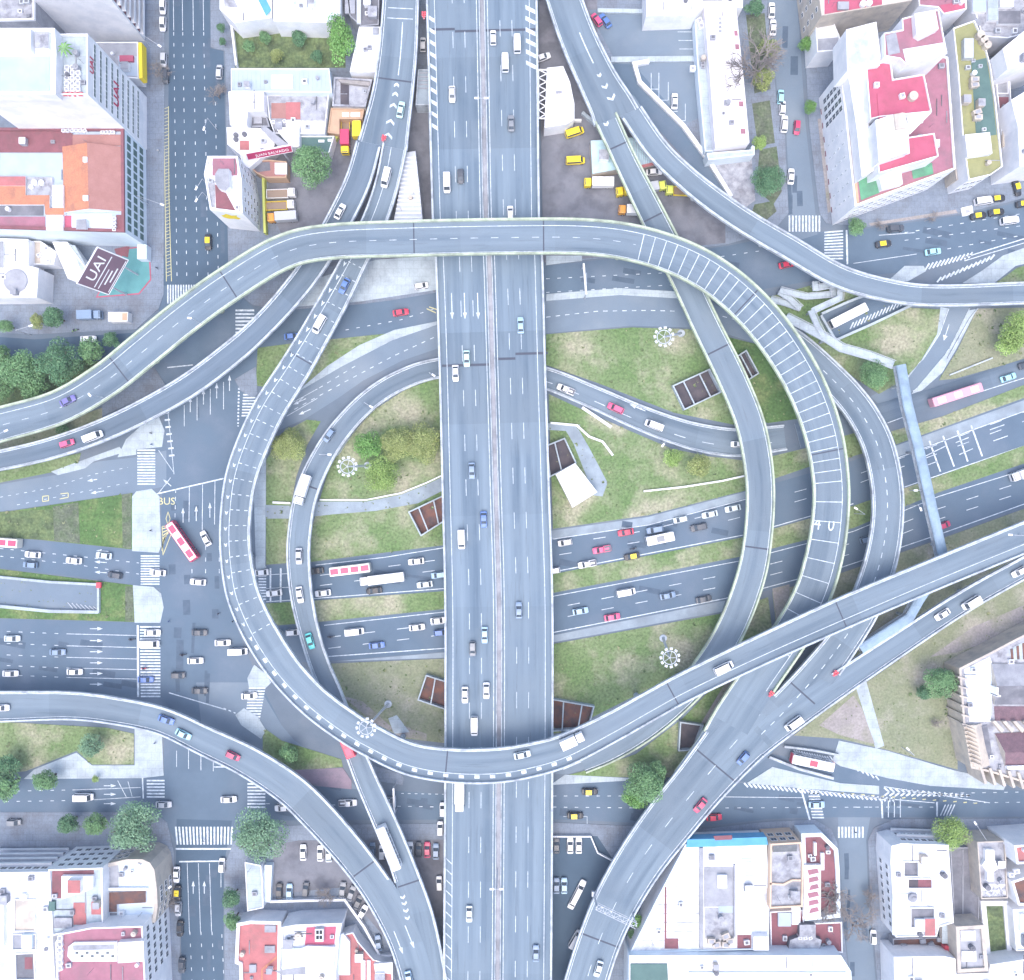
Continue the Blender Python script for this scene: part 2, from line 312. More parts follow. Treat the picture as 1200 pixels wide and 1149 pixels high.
pave([(330, 340), (440, 305), (512, 300), (512, 340), (420, 354), (332, 361)], m_pave_light, name='plaza', z=PV+.008)
pave([(640, 300), (682, 300), (682, 306), (640, 311)], m_pave_light, name='plaza', z=PV+.009)

GR = .10
LAWNS = []
def grass(poly, m=None, z=GR): CNT[0] += 1; LAWNS.append((px(poly), z+.004*(CNT[0] % 4))); return tag(slab('lawn', poly, z+.004*(CNT[0] % 4), m or m_grass), kind='structure')
grass([(521, 440), (475, 457), (432, 485), (402, 518), (387, 545), (375, 585), (364, 625), (362, 659), (521, 639)])
grass([(302, 408), (340, 403), (455, 391), (421, 405), (384, 429), (345, 461), (300, 452)])
grass([(312, 662), (312, 540), (330, 508), (360, 492), (376, 494), (360, 522), (347, 560), (340, 600), (337, 660)])
grass([(308, 852), (330, 868), (400, 890), (402, 899), (345, 903), (308, 880)])
grass([(385, 778), (521, 772), (521, 871), (470, 865), (430, 845), (395, 815)], m_grass_dry)
for poly in ([(300, 708), (370, 704), (520, 693), (648, 673), (875, 629), (1000, 593), (1090, 562), (1240, 508), (1240, 530), (1100, 577), (1000, 619), (865, 653), (648, 695), (520, 714), (373, 729), (326, 733)],):
    grass(poly, m_grass)
grass([(640, 392), (740, 384), (807, 386), (832, 394), (850, 440), (870, 500), (790, 484), (700, 449), (640, 428)])
grass([(852, 395), (900, 407), (925, 430), (944, 490), (900, 496), (885, 492)], m_grass_green)
grass([(643, 462), (686, 482), (740, 506), (787, 526), (830, 535), (872, 540), (878, 574), (760, 604), (648, 620)])
grass([(900, 536), (950, 524), (955, 545), (905, 562)])
grass([(1044, 506), (1105, 488), (1240, 436), (1240, 452), (1050, 521)])
grass([(955, 520), (1020, 503), (1024, 512), (1024, 528), (960, 546)])
grass([(648, 755), (846, 719), (900, 700), (905, 740), (800, 790), (735, 820), (660, 858), (648, 860)])
grass([(905, 694), (985, 672), (1102, 632), (1240, 582), (1240, 600), (1100, 655), (1000, 698), (910, 738)], m_grass_dry)
grass([(664, 909), (701, 899), (745, 884), (800, 842), (870, 770), (830, 850), (785, 911), (740, 911)])
grass([(1000, 735), (1100, 690), (1240, 630), (1240, 640), (1130, 690), (1050, 742), (975, 792), (940, 792)], m_grass_dry)
grass([(930, 862), (968, 832), (1041, 782), (1127, 721), (1240, 655), (1240, 760), (1122, 778), (1122, 902), (1040, 879), (985, 866)], m_grass_dry)
grass([(895, 350), (960, 332), (1000, 342), (1050, 360), (1104, 363), (1098, 392), (1078, 424), (1060, 445), (1030, 462), (1000, 442), (960, 408), (935, 380)])
grass([(1145, 362), (1240, 360), (1240, 410), (1120, 444), (1100, 446), (1122, 410)], m_grass_dry)
grass([(1170, 330), (1192, 314), (1240, 302), (1240, 345), (1150, 345)])
grass([(-60, 606), (0, 601), (155, 578), (155, 644), (0, 628), (-60, 621)], m_grass_green)
grass([(-60, 661), (0, 667), (156, 686), (158, 729), (-60, 723)], m_grass_green)
grass([(-60, 556), (0, 553), (95, 531), (92, 544), (70, 552), (0, 566), (-60, 572)])
grass([(-60, 846), (0, 846), (125, 853), (157, 860), (157, 896), (108, 896), (90, 880), (30, 904), (-60, 911)])
grass([(-60, 520), (60, 500), (120, 478), (120, 496), (0, 532), (-60, 545)], m_grass_dry)
grass([(-60, 417), (150, 425), (110, 430), (60, 470), (-60, 495)], m_shrub)
def over(name, poly, m, z, label=None): CNT[0] += 1; z += .004*(CNT[0] % 3); return tag(slab(name, poly, z, m), kind='structure')
for poly, m in (([(-60, 603), (62, 597), (64, 634), (-60, 626)], m_shrub), ([(62, 594), (92, 589), (94, 637), (64, 634)], m_soil), ([(143, 580), (154, 578), (154, 643), (144, 642)], m_soil), ([(147, 687), (156, 688), (157, 728), (147, 728)], m_soil)):
    over('planted_bed', poly, m, GR+.05)
over('garden', [(272, 28), (405, 28), (405, 80), (276, 80)], m_shrub, PV+.03)
for poly in ([(311, 592), (345, 593), (375, 588), (430, 588), (470, 580), (500, 568), (521, 558), (521, 574), (490, 590), (440, 599), (390, 603), (345, 608), (311, 608)],
             [(660, 500), (676, 500), (690, 524), (712, 566), (706, 582), (690, 580), (688, 560), (672, 520)],
             [(640, 496), (680, 498), (676, 506), (640, 504)]):
    over('path', poly, m_shoulder, GR+.02)
over('busway_floor', [(962, 370), (990, 357), (1019, 345), (1064, 358), (1020, 380), (977, 399)], m_road, GR+.02)
over('path', [(1001, 800), (1014, 795), (1036, 874), (1026, 878)], m_pave_light, GR+.02)
over('path', [(645, 920), (662, 908), (740, 912), (735, 915)], m_pave_light, GR+.01)
for poly in ([(960, 850), (1000, 815), (1010, 830), (1025, 872), (985, 862)], [(1090, 770), (1140, 735), (1210, 705), (1210, 735), (1120, 765)],
             [(400, 815), (425, 822), (470, 862), (440, 848)], [(470, 850), (500, 860), (500, 868), (462, 862)], [(850, 800), (890, 780), (850, 840), (820, 850)], [(905, 690), (925, 685), (925, 720), (910, 730)]):
    over('bare_ground', poly, m_dirt, GR+.02)
over('paved_patch', [(455, 842), (465, 838), (480, 858), (462, 860)], m_pave_light, GR+.04)

for poly in ([(874, 18), (896, 16), (903, 105), (884, 110)], [(881, 122), (902, 118), (908, 168), (888, 172)], [(890, 176), (910, 172), (916, 225), (906, 240), (886, 222)], [(884, 240), (905, 236), (910, 248), (896, 260), (880, 252)]): over('planting_strip', poly, m_soil, PV+.03)
for poly in ([(958, 140), (966, 138), (980, 245), (970, 250)], [(1018, 262), (1120, 246), (1122, 250), (1020, 265)], [(200, 1000), (205, 1060), (192, 1060), (180, 1000)]): over('worn_pavement', poly, m_dirt, PV+.01)
# sunk trench repairs and manholes in the streets
rr = random.Random(5); rp = MB()
for x0, y0, x1, y1, n in ((200, 0, 262, 320, 9), (200, 480, 255, 860, 16), (0, 735, 155, 805, 8), (640, 918, 800, 960, 6), (860, 935, 1180, 958, 9), (920, 20, 938, 240, 6), (660, 310, 900, 340, 6), (1020, 262, 1200, 300, 6), (380, 650, 520, 690, 4), (660, 610, 860, 700, 8), (215, 1020, 260, 1149, 6), (310, 920, 520, 960, 6), (988, 985, 1015, 1140, 7)):
    for k in range(n):
        x, y = rr.uniform(x0, x1), rr.uniform(y0, y1); c = P(x, y); w, h, a = rr.uniform(.8, 2.2), rr.uniform(2, 9), (0 if y1-y0 > x1-x0 else 1.4)+rr.uniform(-.05, .05); ca, sa = math.cos(a), math.sin(a)
        rp.ngon([(c[0]+u*ca-v*sa, c[1]+u*sa+v*ca, .032+.0001*k) for u, v in ((-w/2, -h/2), (w/2, -h/2), (w/2, h/2), (-w/2, h/2))])
tag(rp.build('road_repair', M('patched_asphalt', (.075, .11, .155), (.095, .13, .18), .5, fine=.15)), kind='structure')
# ------------------------------------------------------------------ painted markings on the ground
MZ = .045
class Paint(MB):
    def seg(s, a, b, w, z=MZ, mi=0):
        a, b = Vector(P(*a)[:2]), Vector(P(*b)[:2]); d = (b-a)
        if d.length < 1e-4: return
        n = Vector((-d.y, d.x)).normalized()*(w/2)
        s.quad((a.x-n.x, a.y-n.y, z), (b.x-n.x, b.y-n.y, z), (b.x+n.x, b.y+n.y, z), (a.x+n.x, a.y+n.y, z), mi)
    def line(s, pts, w=.16, z=MZ, mi=0):
        for a, b in zip(pts, pts[1:]): s.seg(a, b, w, z, mi)
    def dash(s, pts, on=2.0, off=3.2, w=.18, z=MZ, mi=0):
        t = 0.0
        for a, b in zip(pts, pts[1:]):
            L = math.dist(a, b)*K; u = 0
            while u < L:
                ph = t % (on+off)
                if ph < on:
                    e = min(L, u+on-ph); f0, f1 = u/L, e/L
                    s.seg((a[0]+(b[0]-a[0])*f0, a[1]+(b[1]-a[1])*f0), (a[0]+(b[0]-a[0])*f1, a[1]+(b[1]-a[1])*f1), w, z, mi)
                else: e = min(L, u+on+off-ph)
                t += e-u+1e-6; u = e+1e-6
    def arrow(s, x, y, ang, L=4.5, z=MZ, hw=.5):
        c = P(x, y); ca, sa = math.cos(math.radians(ang)), math.sin(math.radians(ang))
        def q(a, bb): return (c[0]+a*ca-bb*sa, c[1]+a*sa+bb*ca, z)
        s.quad(q(-L/2, -.11), q(L/2-1.5, -.11), q(L/2-1.5, .11), q(-L/2, .11)); s.tri(q(L/2-1.6, -hw), q(L/2, 0), q(L/2-1.6, hw))
    def poly(s, pts, z=MZ, mi=0): s.ngon([(x, y, z) for x, y in ccw(px(pts))], mi)
def lerp(a, b, t): return (a[0]+(b[0]-a[0])*t, a[1]+(b[1]-a[1])*t)
def zebra(a, b, c, d, n, fill=.5, z=MZ):
    """bars run from edge a-b to edge d-c"""
    p = Paint()
    for i in range(n):
        t0, t1 = i/n, (i+fill)/n
        p.poly([lerp(a, b, t0), lerp(a, b, t1), lerp(d, c, t1), lerp(d, c, t0)], z)
    tag(p.build('crosswalk', m_paint), kind='structure')
zebra((196, 334), (236, 334), (236, 356), (196, 356), 13)
zebra((276, 363), (276, 393), (298, 393), (298, 363), 7)
zebra((285, 462), (283, 490), (296, 490), (300, 462), 8)
zebra((161, 527), (161, 570), (182, 570), (182, 527), 13)
zebra((165, 651), (165, 687), (187, 687), (187, 651), 12)
zebra((164, 734), (165, 819), (188, 819), (188, 734), 24)
zebra((293, 796), (287, 846), (304, 846), (313, 796), 15)
zebra((172, 914), (172, 937), (193, 937), (193, 914), 6)
zebra((205, 969), (275, 969), (274, 990), (207, 990), 17)
zebra((290, 918), (290, 949), (311, 949), (311, 918), 8)
zebra((303, 664), (303, 705), (312, 705), (312, 664), 12)
zebra((924, 253), (963, 253), (963, 272), (924, 272), 10, z=PV+.03)
zebra((966, 272), (966, 306), (988, 306), (988, 270), 10)
zebra((947, 929), (952, 961), (966, 961), (960, 929), 9)
zebra((982, 969), (1014, 969), (1014, 982), (982, 982), 8)
p = Paint()
# street at the top
for k, (x0, x1) in enumerate(((203, 207.6), (213.5, 219), (226, 231.6), (238, 244), (250, 256))):
    top = 120 if k == 4 else 38
    p.dash([(x0+(x1-x0)*top/290, top), (x1, 330)], 1.0, 2.2)
    if k < 4: p.line([(x0, -20), (x0+.6, 36)])
for k in range(4):  # loops round the manholes
    pass
# wide avenue
for x, y0, y1 in ((216, 475, 500), (231, 465, 493), (246.5, 456, 486), (262, 448, 480)): p.line([(x, y0), (x, y1)])
for x, y in ((223, 474), (238.5, 465), (254, 458), (269, 449)): p.arrow(x, y, 90, 4.6)
p.line([(184, 579), (262, 561)], .35)
for x, y0, y1 in ((222, 571, 612), (237.5, 568, 622), (252, 564, 615)): p.line([(x, y0), (x-.5, y1)])
p.dash([(206, 573), (205, 612)], 1.2, 1.2)
for x in (225, 241, 257): p.dash([(x, 640), (x, 674)], 1.2, 2.2)
for x, y in ((214.6, 604), (230, 602), (246, 598)): p.arrow(x, y, 90, 4.4)
p.dash([(280, 455), (279, 500)], .5, .5, .5)
p.line([(197, 484), (204, 556)]); p.line([(186, 528), (203, 553)]); p.dash([(195, 483), (202, 540)], .5, 1.6, 1.6)
p.line([(196, 431), (226, 428)], .3)
p.line([(186, 578), (200, 560)], .16); p.arrow(196, 566, 140, 3)
p.line([(198, 812), (265, 832)], .3); p.dash([(262, 830), (276, 836)], .8, .8, .3)
# left-hand roads
p.dash([(0, 643), (90, 652), (163, 660)], 1.0, 2.1); p.dash([(0, 652), (90, 662), (163, 673)], 1.0, 2.1)
for x, y in ((120, 646), (118, 659), (118, 671)): p.arrow(x, y, 176, 3.6)
for i, y in enumerate((743, 757, 770.5, 783, 794)):
    p.line([(78, y), (160, y+2)]); p.dash([(-20, y-4), (75, y)], 1.1, 2.4)
for y in (737, 751, 764, 777, 789.5, 802): p.arrow(113, y, 0, 3.8)
p.line([(161.5, 733), (162, 817)], .6)
p.dash([(0, 583), (60, 572), (110, 556), (150, 548)], .9, 1.5, .14); p.dash([(20, 592), (150, 566)], .9, 1.8, .14)
p.arrow(114, 577, 190, 4); p.arrow(108, 563, 190, 3)
# bottom streets
p.line([(167, 911), (168, 936)], .4); p.line([(85, 926), (165, 923)]); p.dash([(-20, 928), (80, 926)], 1, 2.3); p.dash([(-20, 940), (100, 938)], 1, 2.3); p.line([(100, 938), (165, 934)])
for y in (921, 931, 942): p.arrow(129, y, 0, 3.6)
p.line([(138, 915), (148, 934)]); p.line([(150, 916), (155, 934)])
p.line([(206, 995), (272, 995)], .5); p.line([(210, 1010), (279, 1009)], .4)
for x, e in ((219.5, 1092), (232.5, 1092), (245.5, 1092)): p.line([(x, 1012), (x+2.5, e)]); p.dash([(x+3, e), (x+7, 1180)], 1, 2.5)
p.dash([(260, 1095), (264, 1180)], 1, 2.5)
p.line([(259, 1012), (259, 1040)])
for x, y in ((226.5, 1040), (239.5, 1040)): p.arrow(x, y, 90, 3.8)
for x, y0, y1 in ((207, 880, 899), (221, 878, 901), (235.5, 884, 903), (250, 893, 904)): p.line([(x, y0), (x, y1)])
p.line([(250, 899), (266, 899)], .3)
p.dash([(312, 942), (520, 946)], 1, 2.2); p.dash([(470, 930), (520, 931)], .8, 1.2)
p.line([(461.5, 927), (462, 954)], .45)
p.dash([(648, 933), (730, 933)], 1, 2.2); p.dash([(648, 946), (745, 947)], 1, 2.2); p.line([(660, 957), (688, 957), (688, 969), (648, 970)], .12)
p.line([(845, 934), (940, 935)]); p.dash([(850, 947), (1030, 946)], 1, 2.5)
p.dash([(1000, 946), (1100, 946)], 1, 2.2); p.dash([(1100, 930), (1220, 928)], 1, 2.2); p.dash([(1140, 941), (1220, 940)], 1, 2.2)
p.line([(939, 926), (949, 961)], .5); p.line([(1033, 934), (1034, 959)], .5); p.line([(1098, 940), (1098, 957)], .5)
for x in (1041, 1048, 1055): p.line([(x, 936), (x, 958)], .25)
for t in range(4): p.seg((1102+t*3.6, 956), (1108+t*3.6, 943), .32)
# upper avenue
p.dash([(405, 387), (470, 375), (512, 361)], 1, 2.2); p.dash([(640, 343), (790, 334)], 1, 2.3); p.dash([(640, 327), (780, 320)], 1, 2.3)
p.dash([(640, 372), (700, 365), (760, 364), (795, 365)], 1.3, 1.5, .22); p.dash([(836, 368), (880, 380)], 1.3, 1.5)
p.dash([(345, 480), (400, 450), (460, 418), (512, 394)], 1.2, 1.6, .2); p.line([(334, 477), (372, 456)]); p.dash([(374, 455), (420, 427)], 1.2, 1.6); p.line([(336, 488), (372, 467)])
p.arrow(351, 471, 205, 4.2); p.seg((350, 471), (356, 465), .3); p.arrow(357, 483, 205, 4)
p.line([(684, 309), (687, 345)], .6)
p.dash([(845, 301), (920, 290)], 1, 2.4); p.dash([(1060, 273), (1220, 247)], 1.1, 2.2); p.dash([(1060, 282), (1220, 262)], 1.1, 2.2); p.dash([(1110, 292), (1220, 272)], 1.1, 2.2)
p.line([(1030, 276), (1072, 273)]); p.line([(1000, 309), (1074, 298)]); p.line([(992, 270), (993, 310)], .5)
p.line([(1130, 302), (1210, 277)], .3); p.line([(1130, 306), (1210, 282)], .2)
for t in range(12): p.seg((1084+t*4.6, 317-t*1.3), (1089+t*4.6, 309-t*1.2), .45)
for t in range(13): p.seg((1098+t*5.2, 331-t*2.2), (1103+t*5.2, 325-t*2.2), .5)
p.arrow(1109, 390, 252, 5, hw=.7)
# avenue crossing the middle
p.line([(370, 662.5), (450, 653.5), (521, 642)], .2, z=MZ); p.line([(312, 705.5), (370, 701.5), (520, 690)], .22); p.line([(648, 632), (760, 615.5), (875, 585)], .2); p.line([(648, 670.5), (875, 626.5), (1000, 590.5)], .25)
for off in (14.5, 26.5): p.dash([(375, 660+off), (520, 641+off), (648, 625+off), (760, 607+off), (875, 578+off), (1000, 545+off*.9), (1200, 470+off*.9)], 3.6, 6.5)
p.line([(380, 733), (520, 717.5), (648, 699), (865, 658), (1000, 623), (1100, 582), (1200, 551)], .2); p.line([(385, 769.5), (520, 760), (648, 741.5), (850, 701.5), (985, 665.5), (1102, 626), (1200, 591)], .25)
for off in (14, 27): p.dash([(385, 733+off), (520, 717+off), (648, 699+off), (865, 657+off), (1000, 623+off*.95), (1100, 583+off*.95), (1200, 551+off*.95)], 3.6, 6.5)
for x in (317, 329): p.line([(x, 666), (x, 706)], .5)
p.line([(312, 674), (345, 672)]); p.line([(312, 690), (345, 688)])
p.line([(1052, 537), (1140, 504), (1220, 475)], .25); p.line([(1060, 571), (1150, 540), (1220, 516)], .25)
for a, c in (((1089, 517), (1102, 553)), ((1105, 511), (1118, 547)), ((1122, 505), (1134, 541)), ((1138, 499), (1151, 535))): p.line([a, c], .45)
for a, c in (((1082, 536), (1108, 523)), ((1085, 546), (1098, 541)), ((1120, 519), (1135, 513)), ((1124, 533), (1140, 526)), ((1160, 504), (1177, 498)), ((1164, 517), (1181, 511))): p.line([a, c], .22)
p.line([(1075, 464), (1130, 447), (1220, 415)], .22); p.line([(1040, 496), (1080, 481), (1220, 437)], .22); p.line([(1029, 479), (1070, 463)], .3)
for t in range(4): p.seg((1036+t*5, 478-t*2.4), (1042+t*5, 471-t*1.2), .4)
p.line([(1054, 446), (1082, 421), (1101, 392), (1112, 362)], .2); p.line([(1070, 459), (1090, 441), (1113, 408), (1136, 362)], .2)
p.line([(660, 902), (700, 885), (740, 866)], .16); p.arrow(705, 886, 207, 3)
tag(p.build('road_marking', m_paint), kind='structure')
# hatched buffers beside the busway
p = Paint()
for t in range(34):
    x = 872+t*5.2; y = 920+t*.55 if t < 26 else 934.3+(t-26)*.4
    p.seg((x, y-2.2), (x+4.5, y+2.6), .5)
for t in range(16):
    x = 1036+t*6.4; hgt = 9*(1-t/17)
    p.line([(x, 923+t*.6), (x+4+hgt*.2, 923+t*.6+hgt*.6), (x, 923+t*.6+hgt*1.1)], .5)
for t in range(24): p.seg((930+t*3.0 if t < 14 else 972+(t-14)*6, 879+t*.6 if t < 14 else 886+(t-14)*2.6), (934+t*3.0 if t < 14 else 976+(t-14)*6, 884+t*.6 if t < 14 else 891+(t-14)*2.6), .4)
p.line([(935, 924), (1035, 936), (1095, 941)], .2); p.line([(1036, 922), (1160, 941)], .2)
for t in range(15): p.seg((996+t*4.2, 386-t*1.9), (1000+t*4.2, 378-t*1.9), .35, GR+.05)
tag(p.build('buffer_marking', m_paint), kind='structure')
p = Paint()
p.line([(191, 98), (193, 200), (195, 330)], .2); p.line([(197.5, 125), (198, 230), (201, 330)], .2)
for t in range(50): p.seg((191.6+t*.07, 128+t*4), (197.6+t*.06, 126+t*4), .14)
for t in range(7): p.seg((190, 620+t*4.3), (203-t*1.9, 617+t*2.5), .3)
p.line([(190, 617), (204, 617), (191, 651), (190, 617)], .2)
p.line([(197, 600), (194.6, 608), (197, 616), (199.4, 608), (197, 600)], .2)
p.line([(500, 362), (511, 367)], .3); p.line([(503, 360), (512, 363)], .3)
for t in range(14): p.seg((985+t*12, 930+t*.9), (989+t*12, 929.5+t*.9), .3)
p.line([(50, 588), (57, 587), (57, 581), (50, 582), (50, 588)], .25); p.line([(70, 585), (80, 583), (80, 578), (71, 579)], .25)
tag(p.build('yellow_marking', m_ypaint), kind='structure')

# loose tufts of grass and weeds on the lawns
rr = random.Random(11); tf = MB()
for poly, z in LAWNS:
    xs = [p[0] for p in poly]; ys = [p[1] for p in poly]; n = int(abs(area(poly))*.32)
    for k in range(n):
        x, y = rr.uniform(min(xs), max(xs)), rr.uniform(min(ys), max(ys))
        if abs(x) > 155 or abs(y) > 150 or not inpoly(x, y, poly): continue
        s = rr.uniform(.12, .34) if rr.random() < .93 else rr.uniform(.4, .75)
        for q in range(2):
            a = rr.random()*6.28; u, v = math.cos(a)*s, math.sin(a)*s; h = s*rr.uniform(.25, .7)
            tf.tri((x-u, y-v, z), (x+u, y+v, z+h*.3), (x-v*.9, y+u*.9, z+h))
# ------------------------------------------------------------------ lettering
def text_mesh(txt, size, depth=.02, mat=None):
    cu = bpy.data.curves.new('lettering', 'FONT'); cu.body = txt; cu.size = size; cu.extrude = depth; cu.align_x = 'CENTER'; cu.align_y = 'CENTER'; cu.resolution_u = 3
    o = bpy.data.objects.new('lettering', cu); C.objects.link(o)
    dg = bpy.context.evaluated_depsgraph_get(); me = bpy.data.meshes.new_from_object(o.evaluated_get(dg))
    bpy.data.objects.remove(o); bpy.data.curves.remove(cu)
    me.materials.clear(); me.materials.append(mat); return me
def ground_text(txt, x, y, size, ang, mat, z=MZ, sx=1.0):
    o = link('road_lettering', text_mesh(txt, size, .002, mat), None, P(x, y, z)[:2]+(z,), math.radians(ang)); o.scale = (sx, 1, 1)
    return tag(o, kind='structure')
ground_text('BUS', 195, 588, 3.0, 0, m_ypaint)
# ------------------------------------------------------------------ viaducts
RIBS = {}
class Rib:
    """a carriageway: centre line (pixel x, pixel y, height, width in ground pixels) smoothed and sampled about every 2 m"""
    def __init__(s, key, pts):
        s.key = key; raw = []
        n = len(pts)
        for i in range(n-1):
            p0 = pts[i-1] if i > 0 else tuple(2*a-b for a, b in zip(pts[0], pts[1])); p1, p2 = pts[i], pts[i+1]
            p3 = pts[i+2] if i+2 < n else tuple(2*a-b for a, b in zip(pts[-1], pts[-2]))
            d = math.dist(p1[:2], p2[:2]); k = max(2, int(d/7))
            for j in range(k):
                t = j/k
                raw.append(tuple(.5*((2*b)+(c-a)*t+(2*a-5*b+4*c-d4)*t*t+(3*b-a-3*c+d4)*t**3) for a, b, c, d4 in zip(p0, p1, p2, p3)))
        raw.append(tuple(pts[-1]))
        s.img = raw; s.p = [Vector(P(a, b, max(z, 0.2))) for a, b, z, w in raw]
        s.w = [w*K*(H-z)/H for a, b, z, w in raw]; s.n = []; s.s = [0.0]
        for i in range(len(s.p)):
            a, b = s.p[max(0, i-1)], s.p[min(len(s.p)-1, i+1)]; d = Vector((b.x-a.x, b.y-a.y)).normalized(); s.n.append(Vector((-d.y, d.x, 0)))
            if i: s.s.append(s.s[-1]+(s.p[i]-s.p[i-1]).length)
        s.L = s.s[-1]; RIBS[key] = s
    def at(s, d):
        d = min(max(d, 0), s.L-1e-6); lo, hi = 0, len(s.s)-1
        while hi-lo > 1:
            m = (lo+hi)//2
            if s.s[m] <= d: lo = m
            else: hi = m
        t = (d-s.s[lo])/(s.s[hi]-s.s[lo])
        return s.p[lo].lerp(s.p[hi], t), s.n[lo].lerp(s.n[hi], t).normalized(), s.w[lo]*(1-t)+s.w[hi]*t
    def near(s, x, y):
        """arclength and lateral offset (metres, + to the left) of image point x, y"""
        i = min(range(len(s.img)), key=lambda k: (s.img[k][0]-x)**2+(s.img[k][1]-y)**2)
        q = Vector(P(x, y, s.p[i].z)); best = None
        for k in (i-1, i):
            if 0 <= k < len(s.p)-1:
                a, b = s.p[k], s.p[k+1]; d = b-a; t = max(0, min(1, (q-a).dot(d)/d.length_squared)); f = a.lerp(b, t); e = (q-f).length
                if best is None or e < best[0]: best = (e, s.s[k]+t*d.length, (q-f).dot(s.n[k]), math.atan2(d.y, d.x), f.z, math.asin(d.z/d.length))
        return best[1:]
    def rings(s, s0, s1):
        out = [s0]+[v for v in s.s if s0+.05 < v < s1-.05]+[s1]
        return [s.at(v)+(v,) for v in out]
def off(w, a): return a[0]*w/2+a[1]
def strip(mb, rib, s0, s1, a, b, dz=.025, mi=0):
    """flat strip lying on the deck between lateral offsets a and b = (fraction of half width, metres)"""
    s0, s1 = max(0, s0), min(rib.L, s1)
    if s1 <= s0: return
    R = rib.rings(s0, s1)
    for (p, n, w, _), (q, m, v, _) in zip(R, R[1:]):
        A, B, Cc, D = p+n*off(w, a), q+m*off(v, a), q+m*off(v, b), p+n*off(w, b); z = Vector((0, 0, dz))
        mb.quad(tuple(D+z), tuple(Cc+z), tuple(B+z), tuple(A+z), mi)
def dashes(mb, rib, s0, s1, frac, on=3.2, gap=5.2, wd=.16, o=0.0):
    d = s0
    while d < s1: strip(mb, rib, d, min(s1, d+on), (frac, o+wd/2), (frac, o-wd/2)); d += on+gap
def rung(mb, rib, d, a, b, wd=.22):
    strip(mb, rib, d-wd/2, d+wd/2, a, b)
def chevron(mb, rib, d, x, size=1.6, fwd=1, wd=.5):
    p, n, w = rib.at(d); t = Vector((n.y, -n.x, 0))*fwd; c = p+n*off(w, x)+Vector((0, 0, .03))
    for sgn in (1, -1):
        a = c+n*(sgn*size); f = t*wd
        q = [c+t*size*.8, c+t*size*.8-f*1.6, a-f*1.6, a]
        mb.ngon([tuple(v) for v in (q if area([(v.x, v.y) for v in q]) > 0 else q[::-1])])
def varrow(mb, rib, d, x, L=8, fwd=1, hw=.55):
    p, n, w = rib.at(d); t = Vector((n.y, -n.x, 0))*fwd; c = p+n*off(w, x)+Vector((0, 0, .03))
    q = [c-t*L/2-n*.12, c-t*L/2+n*.12, c+t*(L/2-1.8)+n*.12, c+t*(L/2-1.8)-n*.12]
    for g in (q, [c+t*(L/2-1.9)-n*hw, c+t*(L/2-1.9)+n*hw, c+t*L/2]):
        mb.ngon([tuple(v) for v in (g if area([(v.x, v.y) for v in g]) > 0 else g[::-1])])
